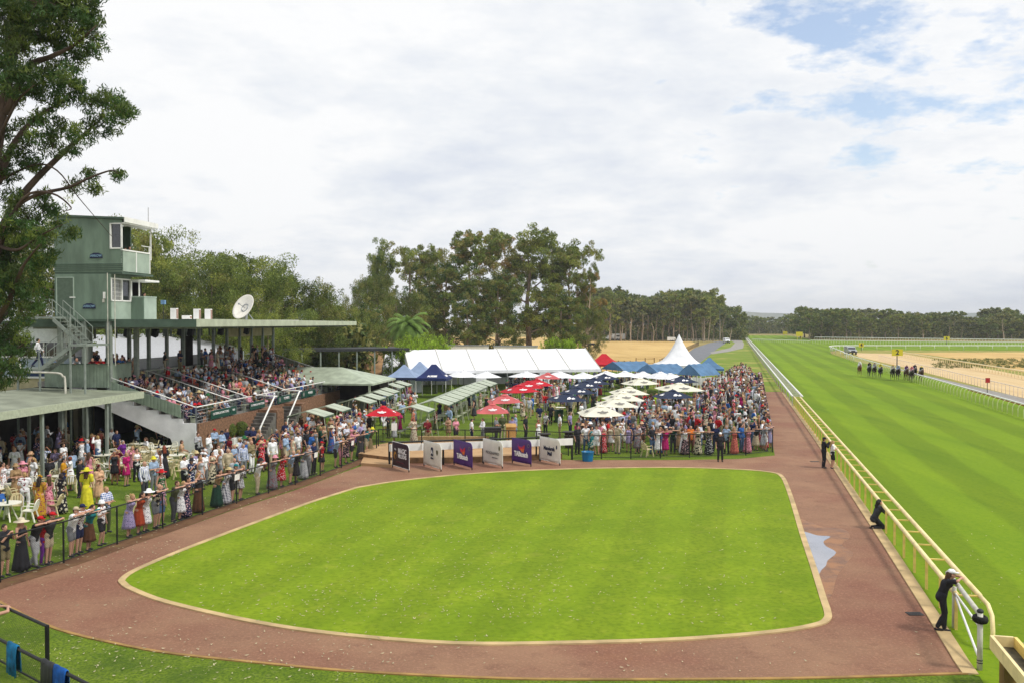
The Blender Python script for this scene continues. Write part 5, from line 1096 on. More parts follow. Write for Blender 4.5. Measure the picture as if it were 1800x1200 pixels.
for i, (u, v) in enumerate([(985, 730), (1000, 718), (935, 722), (925, 712), (1090, 742), (1135, 762), (1110, 728), (1100, 716), (705, 722), (1120, 700), (965, 708), (1152, 722)]):
    table(at(u, v), 'round white table ' + ['left of the nearest navy umbrella', 'under the nearest navy umbrella', 'by the red umbrella row, near one', 'by the red umbrella row, far one', 'among the crowd under the nearest cream umbrella', 'inside the front crowd', 'under the overlapping cream umbrellas', 'behind the overlapping cream umbrellas', 'under the lone picnic shelter', 'behind the cream umbrella group', 'between red and navy umbrella rows', 'in the open strip behind the crowd'][i])
    for q in range(3):
        a = q * 2.1 + i; chair(at(u, v) + Vector((math.cos(a), math.sin(a), 0)) * .85, a + math.pi / 2, f"cream plastic chair at the white table {['left of the nearest navy umbrella', 'under the nearest navy umbrella', 'near in the red row', 'far in the red row', 'under the nearest cream umbrella', 'in the front crowd', 'under the overlapping cream umbrellas', 'behind the cream umbrellas', 'under the lone picnic shelter', 'behind the cream group', 'between the red and navy rows', 'behind the crowd'][i]}, {['first', 'second', 'third'][q]} of three", 'c')
# ice tub on the table, bins, topiary, planters, plants
p = at(200, 838); tb = MB().loft([((0, 0, .75), .2, .2), ((0, 0, 1.12), .23, .23)], 16).build('ice_tub', mat('patterned tub', srgb(120, 160, 170), amt=.5, scale=12)); tb.location = (p.x, p.y, 0); tag(tb, 'blue green patterned ice tub standing on a round table', 'tub')
M_BIN = mat('dark green bin plastic', srgb(36, 70, 54), rough=.5, amt=.12)
def bin_(u, v, label, m=M_BIN, s_=1.0):
    p = at(u, v); r_ = empty('wheelie_bin', p, random.uniform(-.4, .4), s_); tag(r_, label, 'bin', 'bins')
    MB().add([(-.24, -.26, .06), (.24, -.26, .06), (.24, .26, .06), (-.24, .26, .06), (-.29, -.34, .95), (.29, -.34, .95), (.29, .34, .95), (-.29, .34, .95)], [(0, 3, 2, 1), (4, 5, 6, 7), (0, 1, 5, 4), (1, 2, 6, 5), (2, 3, 7, 6), (3, 0, 4, 7)]).build('body', m, r_)
    MB().add([(-.31, -.38, .951), (.31, -.38, .951), (.31, .36, .951), (-.31, .36, .951), (-.27, -.3, 1.06), (.27, -.3, 1.06), (.27, .32, 1.04), (-.27, .32, 1.04)], [(0, 3, 2, 1), (4, 5, 6, 7), (0, 1, 5, 4), (1, 2, 6, 5), (2, 3, 7, 6), (3, 0, 4, 7)]).build('lid', m, r_)
    for s2 in (-1, 1): MB().tube([(s2 * .25, .26, .1), (s2 * .31, .26, .1)], .1, 12).build('wheel', M_TYRE, r_)
bin_(466, 768, 'dark green wheelie bin at the foot of the grandstand stairs'); bin_(192, 800, 'green bin behind the canopy post by the blue shirted man'); bin_(982, 742, 'dark green wheelie bin under the nearest navy umbrella'); bin_(1232, 706, 'small green bin at the back of the packed crowd'); bin_(541, 733, 'dark bin beside the near picnic shelter'); bin_(1013, 712, 'bright green bin behind the navy umbrella pole', mat('bright green bin plastic', srgb(46, 130, 74)))
# ------------------------------------------------------------------ vegetation
def leaf_mat(name, r, g, b_, tr_=.33):
    r, g, b_ = r * 1.12, g * 1.09, b_ * .95
    m = mat(name, srgb(r, g, b_), rough=.55, amt=.24, scale=.9, spec=.25, trans=tr_); return m
LV = {'dark': leaf_mat('gum leaf dark', 84, 104, 58), 'mid': leaf_mat('gum leaf mid', 118, 138, 72), 'lite': leaf_mat('gum leaf light', 156, 168, 88), 'olive': leaf_mat('gum leaf olive', 140, 142, 88), 'grey': leaf_mat('gum leaf grey', 142, 150, 116), 'rust': leaf_mat('gum leaf rusty', 172, 148, 102), 'lime': leaf_mat('bright shrub leaf', 150, 184, 62), 'deep': leaf_mat('deep green leaf', 68, 100, 56), 'palm': leaf_mat('palm frond', 120, 154, 82)}
BARK = mat('gum bark', srgb(150, 132, 112), rough=.9, amt=.35, scale=1.2, bump=.6, stretch=(1, 1, .3)); BARKD = mat('dark gum bark', srgb(92, 76, 66), rough=.95, amt=.35, scale=1.5, bump=.7, stretch=(1, 1, .3)); BARKP = mat('pale gum bark', srgb(196, 176, 152), rough=.85, amt=.25, scale=1, bump=.3, stretch=(1, 1, .3))
def leaves_np(centres, radii, counts, size, aspect, rng, droop=.35, flat=.75):
    """diamond leaf faces spread over clumps; returns V, F, clump index per face"""
    tot = int(sum(counts)); idx = np.repeat(np.arange(len(centres)), counts)
    C_ = np.asarray(centres)[idx]; R_ = np.asarray(radii)[idx]
    d = rng.normal(size=(tot, 3)); d /= np.linalg.norm(d, axis=1, keepdims=True); rr = rng.uniform(size=(tot, 1)) ** .38
    P = C_ + d * rr * R_[:, None] * np.array([1, 1, flat])
    a = rng.normal(size=(tot, 3)); a[:, 2] -= droop * 2; a /= np.linalg.norm(a, axis=1, keepdims=True)
    b_ = np.cross(a, rng.normal(size=(tot, 3))); b_ /= np.linalg.norm(b_, axis=1, keepdims=True)
    s_ = size * rng.uniform(.6, 1.4, size=(tot, 1)); V = np.stack([P - a * s_, P + b_ * s_ * aspect, P + a * s_, P - b_ * s_ * aspect], 1).reshape(-1, 3)
    return V, np.arange(tot * 4).reshape(-1, 4), idx
def tree_proto(seed, H, spread, lo=.3, nleaf=7000, size=.3, trunk_r=.4, mats=('mid', 'dark', 'lite'), bark=BARK, limbs=9, shape='gum', aspect=.4, fork=False):
    rng = np.random.default_rng(seed); tk = MB(); tips = []
    lean = rng.normal(size=2) * .03 * H; top = Vector((lean[0], lean[1], H * .9))
    tp_ = [Vector((0, 0, -.1)), Vector((lean[0] * .15, lean[1] * .1, H * .2)), Vector((lean[0] * .4 + rng.normal() * .02 * H, lean[1] * .5, H * .45)), Vector((lean[0] * .8, lean[1] * .8 + rng.normal() * .02 * H, H * .7)), top]
    tks = smooth_open(tp_, 3); rs = [trunk_r * (1 - .88 * i / (len(tks) - 1)) for i in range(len(tks))]; rs[0] *= 1.35; tk.tube(tks, rs, 8)
    for i in range(limbs):
        f = lo + (.95 - lo) * (i + rng.uniform(0, .6)) / limbs; k = f * (len(tks) - 1); b0 = tks[min(int(k), len(tks) - 1)]; a = i * 2.4 + rng.uniform(-.5, .5)
        if shape == 'gum': L = spread * (1.0 - .35 * abs(f - .6)) * rng.uniform(.5, 1.05); rise = rng.uniform(.3, 1.2)
        elif shape == 'cone': L = spread * (1.15 - f) * rng.uniform(.75, 1.1); rise = rng.uniform(.15, .5)
        else: L = spread * math.sqrt(max(.1, 1 - (2 * f - 1.15) ** 2)) * rng.uniform(.7, 1.05); rise = rng.uniform(.2, .7)
        e_ = b0 + Vector((math.cos(a) * L, math.sin(a) * L, L * rise)); m1 = b0.lerp(e_, .5) + Vector((rng.normal() * .06 * L, rng.normal() * .06 * L, -.05 * L)); r0 = max(.03, trunk_r * (1 - f) * .6)
        if e_.z > H: e_.z = H * rng.uniform(.93, 1)
        tk.tube(smooth_open([b0, m1, e_], 3), [r0 * (1 - .8 * q / 6) for q in range(7)], 6); tips.append((e_, 1.0)); tips.append((m1.lerp(e_, .4), .8))
        for q in range(3):
            t = rng.uniform(.35, .95); s_ = m1.lerp(e_, t); a2 = a + rng.uniform(-1.3, 1.3); L2 = L * rng.uniform(.3, .6); e2 = s_ + Vector((math.cos(a2) * L2, math.sin(a2) * L2, L2 * rng.uniform(.0, .9)))
            if e2.z > H * 1.02: e2.z = H * rng.uniform(.9, 1.02)
            tk.tube([s_, s_.lerp(e2, .5) + Vector((0, 0, .05 * L2)), e2], [r0 * .4, r0 * .3, r0 * .12], 5); tips.append((e2, .8))
    tips.append((top, 1.0)); tips.append((top + Vector((0, 0, H * .06)), .8))
    cen = []; rad_ = []; cr = spread * (.3 if shape == 'gum' else .36)
    for p, s_ in tips:
        for q in range(4):
            o = Vector(rng.normal(size=3)) * cr * .55; o.z *= .6; cen.append(tuple(p + o)); rad_.append(cr * s_ * rng.uniform(.3, .72))
    rad_ = np.array(rad_); w = rad_ ** 2; cnt = np.maximum(4, (w / w.sum() * nleaf)).astype(int)
    V, F, idx = leaves_np(cen, rad_, cnt, size, aspect, rng)
    cm = rng.choice(len(mats), size=len(cen), p=[.5, .27, .23] if len(mats) == 3 else None); mi = cm[idx]; flip = rng.uniform(size=len(idx)) < .2; mi[flip] = rng.integers(0, len(mats), flip.sum())
    tko = tk.build('trunk', bark, None, smooth=True); cro = np_mesh('crown', V, F, [LV[m] for m in mats], mi)
    return tko, cro, float(np.percentile(V[:, 2], 99.6))
def tree_obj(proto, name, loc, s_, rz, label, group=None, cat='tree'):
    r_ = empty(name, loc, rz); r_.scale = (s_[0], s_[0], s_[1]) if isinstance(s_, tuple) else (s_, s_, s_); tag(r_, label, cat, group)
    for o, first in zip(proto[:2], (0, 1)):
        if o.get('used'): c = o.copy(); COL.objects.link(c); c.parent = r_; del c['used']
        else: o.parent = r_; o['used'] = 1
    return r_
PR = {}
def proto(k):
    if k in PR: return PR[k]
    P = {'gumA': dict(seed=1, H=20, spread=5.6, lo=.14, nleaf=27000, size=.18, trunk_r=.5, limbs=13, mats=('mid', 'olive', 'lite')),
         'gumB': dict(seed=2, H=20, spread=5.2, lo=.12, nleaf=28000, size=.18, trunk_r=.5, limbs=13, mats=('mid', 'dark', 'lite'), bark=BARKP),
         'gumC': dict(seed=3, H=20, spread=4.4, lo=.22, nleaf=26000, size=.17, trunk_r=.42, mats=('mid', 'olive', 'rust'), bark=BARKP, limbs=14),
         'gumD': dict(seed=9, H=20, spread=4.6, lo=.05, nleaf=30000, size=.18, trunk_r=.4, mats=('mid', 'deep', 'olive'), limbs=18, shape='round'),
         'bushA': dict(seed=4, H=12, spread=5.6, lo=.1, nleaf=42000, size=.105, trunk_r=.35, mats=('mid', 'lite', 'dark'), limbs=14, shape='round'),
         'bushB': dict(seed=5, H=12, spread=5.2, lo=.1, nleaf=42000, size=.105, trunk_r=.35, mats=('dark', 'mid', 'olive'), limbs=14, shape='round'),
         'cone': dict(seed=6, H=18, spread=4.6, lo=.1, nleaf=34000, size=.15, trunk_r=.35, mats=('mid', 'lite', 'deep'), limbs=16, shape='cone'),
         'farA': dict(seed=11, H=15, spread=5.0, lo=.35, nleaf=5200, size=.38, trunk_r=.32, mats=('olive', 'lite', 'mid'), bark=BARKP, limbs=9),
         'farB': dict(seed=12, H=15, spread=4.6, lo=.28, nleaf=5400, size=.38, trunk_r=.3, mats=('mid', 'olive', 'lite'), bark=BARKP, limbs=9),
         'farC': dict(seed=13, H=15, spread=4.2, lo=.42, nleaf=4200, size=.36, trunk_r=.28, mats=('grey', 'olive', 'dark'), bark=BARKP, limbs=8),
         'farD': dict(seed=14, H=15, spread=5.4, lo=.2, nleaf=6000, size=.38, trunk_r=.3, mats=('mid', 'olive', 'dark'), bark=BARK, limbs=11, shape='round'),
         'shrub': dict(seed=15, H=3, spread=2.2, lo=.05, nleaf=6000, size=.11, trunk_r=.1, mats=('lime', 'mid', 'lime'), limbs=12, shape='round'),
         'scrub': dict(seed=16, H=6, spread=3.6, lo=.05, nleaf=9000, size=.12, trunk_r=.15, mats=('dark', 'olive', 'mid'), limbs=11, shape='round')}[k]
    PR[k] = tree_proto(**P); return PR[k]
def tree_at(k, u, vt, D, label, group=None, widen=1.0, rz=None, H0=None, name='gum_tree', base_z=0.0, cat='tree'):
    """a tree at distance D whose top shows at row vt"""
    b_ = atd(u, VH, D); top = atd(u, vt, D).z; Hn = proto(k)[2]
    s_ = top / (Hn * 1.0); return tree_obj(proto(k), name, (b_.x, D, base_z), (s_ * widen, s_), rz if rz is not None else random.uniform(0, 6.28), label, group)
# behind the grandstand
gA_ = 'leafy trees behind the grandstand'
for i, (k, u, v, D, w, lab) in enumerate([('bushB', 120, 380, 92, .9, 'dark tree behind the left side of the tower'), ('gumB', 30, 400, 96, .9, 'tall tree behind the big foreground gum'), ('bushA', 190, 366, 118, .75, 'treetop peeping over the tower roof'), ('gumA', 243, 388, 112, .7, 'rusty topped tree beside the camera balcony'),
        ('bushA', 282, 424, 108, 1.0, 'round olive tree just right of the tower'), ('bushA', 330, 420, 112, 1.1, 'broad rounded tree, widest behind the grandstand roof'), ('bushB', 372, 452, 104, .9, 'lower dark tree behind the air conditioners'), ('gumB', 420, 424, 118, .85, 'taller loose crowned tree behind the satellite dish'),
        ('bushA', 452, 452, 110, .8, 'mid green tree right behind the satellite dish'), ('cone', 490, 447, 120, .9, 'pointed green tree right of the satellite dish'), ('bushB', 520, 462, 114, .8, 'dark tree over the middle of the roof edge'), ('gumA', 556, 486, 124, .6, 'slender crowned tree above the end of the roof'),
        ('bushA', 585, 506, 128, .75, 'low olive tree at the roof tip'), ('bushB', 618, 520, 132, .8, 'lowest tree in the row, beyond the roof tip'), ('bushB', 545, 545, 116, .9, 'greyish shrub behind the far end of the stand'), ('bushA', 300, 500, 100, .9, 'shrub behind the weather mast'), ('bushA', 395, 500, 100, .8, 'lower bright tree behind the roof units'), ('bushA', 470, 520, 98, .9, 'scrub below the dish behind the roof'), ('bushB', 255, 470, 98, .8, 'dark lower tree next to the tower booth')]):
    tree_at(k, u, v + (20 if u > 200 else 8), D, lab, gA_, w)
for i in range(9):
    w_ = SL(-27, 3 + i * 5.2); u = px(w_)[0]; tree_at('scrub', u, 566 + (i % 3) * 3, w_.y, f"bright low hedge bush seen between the {['first', 'second', 'third', 'fourth', 'fifth', 'sixth', 'seventh', 'eighth', 'ninth'][i]} pair of columns", 'hedge bushes behind the columns', 1.25, name='hedge_bush')
# centre group
gB_ = 'tall gums of the centre clump'
for i, (k, u, v, D, w, lab, nm) in enumerate([('cone', 668, 423, 190, .6, 'bright green tall tree at the left end of the centre clump', 'gum_tree'), ('bushB', 655, 478, 170, .5, 'rounder green tree low in front of the left end', 'gum_tree'), ('gumD', 640, 528, 150, .9, 'dark spreading tree left of the palm', 'gum_tree'),
        ('gumA', 722, 433, 196, .85, 'olive topped gum left of the gap', 'gum_tree'), ('gumC', 754, 436, 200, .9, 'rusty topped gum with thin trunk', 'gum_tree'), ('gumD', 788, 446, 188, 1.0, 'dark green gum with crown almost to the ground', 'gum_tree'), ('gumC', 838, 408, 204, 1.05, 'tall airy gum with rusty crown', 'gum_tree'),
        ('gumD', 878, 470, 186, .95, 'dense dark gum low in the middle of the clump', 'gum_tree'), ('gumC', 872, 412, 214, .8, 'slender airy gum behind the dense one', 'gum_tree'), ('gumA', 930, 403, 206, 1.15, 'tallest spreading gum with thick double trunk', 'gum_tree'), ('gumB', 968, 418, 210, .95, 'full crowned gum right of the tallest', 'gum_tree'), ('gumA', 1000, 430, 204, .75, 'gum on the right shoulder of the clump', 'gum_tree'),
        ('gumC', 1030, 472, 200, .75, 'smaller gum at the right end of the clump', 'gum_tree'), ('gumD', 990, 505, 184, 1.0, 'dark low gum with crown near the ground at right', 'gum_tree'), ('gumD', 820, 520, 180, .9, 'shorter dark gum behind the bright round bush', 'gum_tree'), ('bushB', 700, 505, 165, .8, 'dark tree behind the palm', 'gum_tree'), ('bushB', 1035, 540, 190, .6, 'last low dark tree by the hay field', 'gum_tree'), ('gumD', 745, 500, 185, .9, 'dark filler gum behind the palm crown', 'gum_tree')]):
    tree_at(k, u, v, D, lab, gB_, w, name=nm)
tree_at('shrub', 745, 588, 118, 'bright green rounded bush above the marquee roof', None, .62, name='round_bush'); tree_at('shrub', 706, 604, 112, 'smaller bright bush left of the rounded one', None, .6, name='round_bush')
tree_at('shrub', 985, 594, 128, 'light green young bush above the right half of the marquee', None, .55, name='round_bush'); tree_at('scrub', 890, 606, 160, 'reddish brown scrub between the portable buildings', None, .6, name='scrub_bush')
# palm
def palm(u, vt, D, label):
    b_ = atd(u, VH, D); H = atd(u, vt, D).z * .72; r_ = empty('palm_tree', (b_.x, D, 0)); tag(r_, label, 'palm'); rng = np.random.default_rng(5)
    MB().tube([(0, 0, -.1), (.1, 0, H * .5), (0, 0, H)], [.45, .36, .4], 10).build('trunk', BARK, r_, smooth=True); V = []; F = []; mi = []
    for i in range(70):
        a = i * 2.399; up0 = 1.25 - 1.9 * (i / 70); L = rng.uniform(3.6, 4.4); prev = Vector((0, 0, H)); d = Vector((math.cos(a) * math.cos(up0), math.sin(a) * math.cos(up0), math.sin(up0))); n = 12
        for k in range(n):
            nxt = prev + d * L / n; d = (d + Vector((0, 0, -.17))).normalized(); side_ = d.cross(Vector((0, 0, 1))).normalized()
            for s_ in (-1, 1):
                for q in range(3):
                    bp = prev.lerp(nxt, q / 3); tip = bp + side_ * s_ * .75 * math.sin(math.pi * (k + 1.5) / (n + 2)) + d * .35 + Vector((0, 0, -.3)); k0 = len(V); w_ = d * .07; V += [tuple(bp - w_), tuple(bp + w_), tuple(tip + w_ * .2), tuple(tip - w_ * .2)]; F.append((k0, k0 + 1, k0 + 2, k0 + 3)); mi.append(1 if i > 52 else 0)
            prev = nxt
    np_mesh('crown', np.array(V), np.array(F), [LV['palm'], LV['rust']], np.array(mi), r_)
palm(716, 545, 140, 'palm with drooping fronds and shaggy brown skirt left of the bright bush')
# wood on the far side of the hay field
random.seed(21)
far_lab = {'farA': 'olive crowned gum', 'farB': 'green crowned gum', 'farC': 'thin pale gum', 'farD': 'dense dark gum'}
SP = ['by the cattle paddock', 'behind the parked white vehicles', 'left of the tall white tent peak', 'above the tall white tent peak', 'at the end of the service road', 'where the wood meets the straight']
prof = [(1040, 512), (1070, 506), (1100, 515), (1130, 519), (1160, 514), (1190, 508), (1218, 503), (1240, 512), (1262, 535), (1290, 540), (1310, 548)]
def pv(u, pr):
    for (a, b_), (c, d) in zip(pr, pr[1:]):
        if a <= u <= c: return b_ + (d - b_) * (u - a) / (c - a)
    return pr[-1][1]
n = 44
for i in range(n):
    u = 1036 + (1300 - 1036) * (i + random.uniform(-.3, .3)) / (n - 1); row = i % 3; D = [395, 425, 460][row] + random.uniform(-8, 8)
    if u > 1245: D += 40
    k = random.choice(['farA', 'farB', 'farC', 'farB', 'farD']); v = pv(max(1040, u), prof) + random.uniform(-3, 9) + (0 if row else 8)
    tree_at(k, u, v, D, f"{far_lab[k]} in the {['front', 'middle', 'back'][row]} wood {SP[min(5, int((u - 1036) / 45))]}, {ordn[(i // 3) % 10]} along", 'gums of the wood beyond the hay field', random.uniform(.8, 1.1))
# trees past the end of the straight and along the far turn
prof2 = [(1290, 549), (1330, 553), (1360, 556), (1385, 552), (1400, 538), (1425, 535), (1445, 546), (1470, 531), (1500, 545), (1520, 542), (1560, 545), (1600, 546), (1640, 552), (1690, 549), (1720, 552), (1750, 538), (1775, 545), (1810, 548)]
n = 72
SP2 = ['past the end of the straight', 'by the yellow distance boards', 'above the white four wheel drive', 'above the galloping horses', 'behind the numeral two sign', 'behind the far turn', 'behind the square yellow sign', 'near the pale forked tree', 'at the right picture edge']
for i in range(n):
    u = 1288 + (1815 - 1288) * (i + random.uniform(-.3, .3)) / (n - 1); row = i % 3
    D = ([640, 675, 710] if u < 1400 else [425, 452, 480])[row] + random.uniform(-8, 8); k = random.choice(['farA', 'farB', 'farB', 'farC', 'farD', 'farD'])
    tree_at(k, u, pv(min(1810, u), prof2) + random.uniform(-3, 11) + (0 if row else 6), D, f"{far_lab[k]} in the {['front', 'middle', 'back'][row]} treeline {SP2[min(8, int((u - 1288) / 59))]}, {ordn[(i // 3) % 10]} along", 'gums of the far treeline', random.uniform(.9, 1.4) * (1.3 if u < 1400 else 1))
tree_at('farC', 1765, 552, 405, 'pale bare forked gum standing in front of the right treeline', None, 1.3)
UND = [LV['dark'], LV['olive'], BARK]
def undergrowth(name, u0, u1, D0, D1, h, n, label, cr=2.2, ls=.45):
    rng = np.random.default_rng(3); cen = []; 
    for _ in range(n):
        u = rng.uniform(u0, u1); D = rng.uniform(D0, D1); p = atd(u, VH, D); cen.append((p.x, D, rng.uniform(0, h)))
    V, F, idx = leaves_np(cen, np.full(n, cr), np.full(n, 45, int), ls, .45, rng); o = np_mesh(name, V, F, UND[:2], rng.integers(0, 2, len(F))); tag(o, label, 'undergrowth', kind='stuff'); return o
undergrowth('undergrowth', 1034, 1310, 410, 480, 5, 1000, 'dark scrubby undergrowth between the trunks of the wood')
undergrowth('undergrowth', 1425, 1830, 440, 500, 5.5, 1200, 'dark undergrowth below the far treeline on the right')
undergrowth('undergrowth', 1280, 1420, 650, 720, 7, 500, 'dark undergrowth past the end of the straight')
undergrowth('undergrowth', -60, 640, 118, 135, 7, 900, 'green undergrowth filling between the trees behind the grandstand')
undergrowth('undergrowth', 1640, 1820, 160, 200, .1, 420, 'low green scrub along the edge of the dry infield', .45, .1)
# thin pale trunks of the wood in front
tk = None
for i in range(26):
    u = 1042 + i * 9.6 + random.uniform(-3, 3); D = 388 + random.uniform(-4, 4); b_ = atd(u, VH, D); m = MB(); h = random.uniform(6, 12); m.tube([(0, 0, -.1), (random.uniform(-.6, .6), 0, h * .5), (random.uniform(-1.2, 1.2), 0, h)], [.22, .16, .05], 5)
    for q in range(3): z = h * random.uniform(.4, .9); m.tube([(0, 0, z), (random.uniform(-2.2, 2.2), 0, z + random.uniform(.8, 2.5))], [.08, .03], 4)
    r_ = empty('bare_sapling', (b_.x, D, 0)); m.build('trunk', BARKP if i % 2 else BARK, r_); tag(r_, f"bare trunk fronting the wood {SP[min(5, int((u - 1036) / 45))]}, {ordn[i % 10]} along", 'tree', 'thin bare trunks along the wood edge')
# ---- big foreground gum, trunk just outside the left edge
fg = empty('foreground_gum', at(-75, 935)); tag(fg, 'large gum leaning in from the left edge with dark limbs and loose foliage', 'tree'); o0 = fg.location.copy(); DF = o0.y
random.seed(5); rng = np.random.default_rng(44)
def fp(u, v, dd=0): return atd(u, v, DF + dd) - o0
tr_ = MB()
tr_.tube(smooth_open([Vector((0, 0, -.1)), fp(-62, 740), fp(-45, 600), fp(-30, 450), fp(-14, 320), fp(4, 200), fp(18, 90), fp(28, -30)], 4), [.4 - .32 * i / 28 for i in range(29)], 12); 
LIMB = [([(-14, 450), (10, 390), (50, 330), (110, 270), (150, 235), (182, 205)], .2, 1), ([(-20, 500), (20, 380), (60, 345), (120, 330), (160, 312), (196, 300), (208, 306)], .1, -1), ([(-4, 320), (20, 260), (55, 215), (90, 190), (125, 170)], .16, 2), ([(10, 200), (50, 120), (90, 100), (130, 80), (170, 45)], .16, -1), ([(10, 200), (20, 130), (40, 60), (80, 10)], .14, 1.5),
        ([(-28, 600), (20, 520), (40, 470), (70, 430)], .14, -2), ([(-14, 450), (40, 350), (90, 340), (125, 365), (110, 372)], .07, -1.5), ([(-4, 320), (60, 290), (100, 300), (140, 350), (200, 420)], .05, .5), ([(-50, 740), (0, 660), (25, 620), (45, 600)], .12, 0), ([(22, 90), (60, 40), (110, 0), (150, -20)], .12, 0), ([(-10, 430), (30, 440), (70, 415), (110, 395)], .08, -2.5), ([(-28, 600), (5, 560), (20, 540)], .1, 1), ([(-4, 320), (-2, 250), (30, 180), (60, 150)], .1, -2)]
for pts_, r0, dd in LIMB:
    q = smooth_open([fp(u, v, dd * i / (len(pts_) - 1)) for i, (u, v) in enumerate(pts_)], 4); tr_.tube(q, [r0 * (1 - .85 * i / (len(q) - 1)) for i in range(len(q))], 7)
CL = [(45, 30, 62, 0), (110, 25, 48, 1), (150, 50, 36, -1), (165, 85, 24, 0), (100, 75, 45, 2), (40, 90, 40, -1), (150, 20, 30, 1), (20, 60, 40, 3), (90, 130, 30, 1), (30, 140, 35, -2), (60, 155, 34, 0), (115, 140, 30, -1), (140, 165, 24, 1), (20, 175, 30, 1), (95, 180, 26, 2), (190, 175, 26, 0), (205, 200, 24, -1), (175, 205, 26, 1), (160, 185, 20, 0), (215, 188, 15, 0), (195, 230, 16, 1), (150, 235, 22, -1), (110, 225, 26, 1), (60, 215, 28, -1),
      (20, 230, 28, 2), (90, 250, 26, 0), (40, 270, 30, 0), (5, 300, 26, 1), (130, 270, 16, -1), (60, 300, 20, 2), (155, 312, 14, 0), (130, 325, 16, 1), (165, 335, 12, -1), (208, 306, 6, 0), (80, 345, 14, 1), (20, 350, 26, 0), (50, 385, 26, 2), (80, 370, 22, 1), (105, 395, 14, 0), (10, 400, 30, -1), (40, 420, 34, 0), (75, 415, 26, -2), (125, 410, 10, 1), (15, 450, 36, 1), (60, 455, 30, 0), (85, 440, 18, 1), (20, 500, 36, -1), (60, 500, 28, 1), (35, 545, 30, 0), (10, 580, 30, 1), (60, 540, 18, -1), (30, 600, 26, 0), (45, 625, 18, 1), (15, 640, 24, -1), (30, 660, 16, 0), (5, 680, 16, 1), (0, 530, 30, 2), (-20, 620, 40, 0), (-30, 480, 50, 0), (-30, 300, 60, 0), (-40, 120, 70, 0), (20, -20, 70, 0), (120, -30, 60, 0), (-60, -20, 80, 0), (70, 5, 40, -2), (130, 105, 22, 2)]
cen = []; rr_ = []; cnt = []; ks = DF / FPX
for (u, v, r, dd) in CL:
    c = fp(u, v, dd * .8); R_ = r * ks; ns = max(5, int(19 * (r / 30) ** 2))
    for _ in range(ns):
        d = rng.normal(size=3); d /= np.linalg.norm(d); f = rng.uniform() ** .5; cc = Vector(c) + Vector(d * f * R_); cen.append(tuple(cc)); sr = rng.uniform(.14, .4); rr_.append(sr); cnt.append(int(rng.uniform(32, 88) * (sr / .3) ** 1.5))
    for _ in range(max(2, ns // 3)):     # twigs
        d = rng.normal(size=3); e_ = Vector(c) + Vector(d / np.linalg.norm(d)) * R_ * .8; tr_.tube([Vector(c), Vector(c).lerp(e_, .5) + Vector((0, 0, .1)), e_], [.022, .016, .008], 4)
tr_.build('trunk', BARKD, fg, smooth=True)
V, F, idx = leaves_np(cen, np.array(rr_), np.array(cnt), .1, .2, rng, droop=.5, flat=.8)
cm = rng.choice(3, size=len(cen), p=[.48, .32, .2]); np_mesh('crown', V, F, [LV['deep'], LV['dark'], LV['mid']], cm[idx], fg)
print('foreground leaves', len(F))
# topiary and planters by the stand
def topiary(u, v, w, h, label, m='deep'):
    p = at(u, v); r_ = empty('topiary_shrub', p); tag(r_, label, 'shrub', 'clipped shrubs by the grandstand'); rng = np.random.default_rng(int(u)); MB().tube([(0, 0, 0), (0, 0, h * .5)], .05, 6).build('stem', BARK, r_); n = 2600
    d = rng.normal(size=(n, 3)); d /= np.linalg.norm(d, axis=1, keepdims=True); P = d * np.array([w / 2, w / 2, h / 2]) * rng.uniform(.8, 1.02, size=(n, 1)) + np.array([0, 0, h / 2 + .1]); a = rng.normal(size=(n, 3)); a /= np.linalg.norm(a, axis=1, keepdims=True); b_ = np.cross(a, d); b_ /= np.linalg.norm(b_, axis=1, keepdims=True); s_ = .05
    V = np.stack([P - a * s_, P + b_ * s_ * .5, P + a * s_, P - b_ * s_ * .5], 1).reshape(-1, 3); np_mesh('foliage', V, np.arange(n * 4).reshape(-1, 4), [LV[m], LV['mid'], LV['dark']], rng.integers(0, 3, n), r_); return r_
topiary(524, 728, .95, 1.5, 'tall rounded dark green topiary below the grandstand rail, left of two', 'deep'); topiary(533, 724, 1.0, 1.55, 'tall rounded green topiary beside the cream chair stacks, right of two', 'mid')
for i, (u, v, lab) in enumerate([(424, 778, 'leafy shrub in a white planter box beside the first stairs'), (403, 781, 'leafy shrub half hidden behind the standing men')]):
    p = at(u, v); o = MB().box(-.4, -.3, 0, .4, .3, .45).build('planter_box', M_CONC); o.location = p; tag(o, 'pale concrete planter box ' + ['beside the first stairs', 'behind the standing men'][i], 'planter', 'planters by the grandstand'); r_ = topiary(u, v, .95, 1.0, lab, 'mid'); r_.location.z = .36
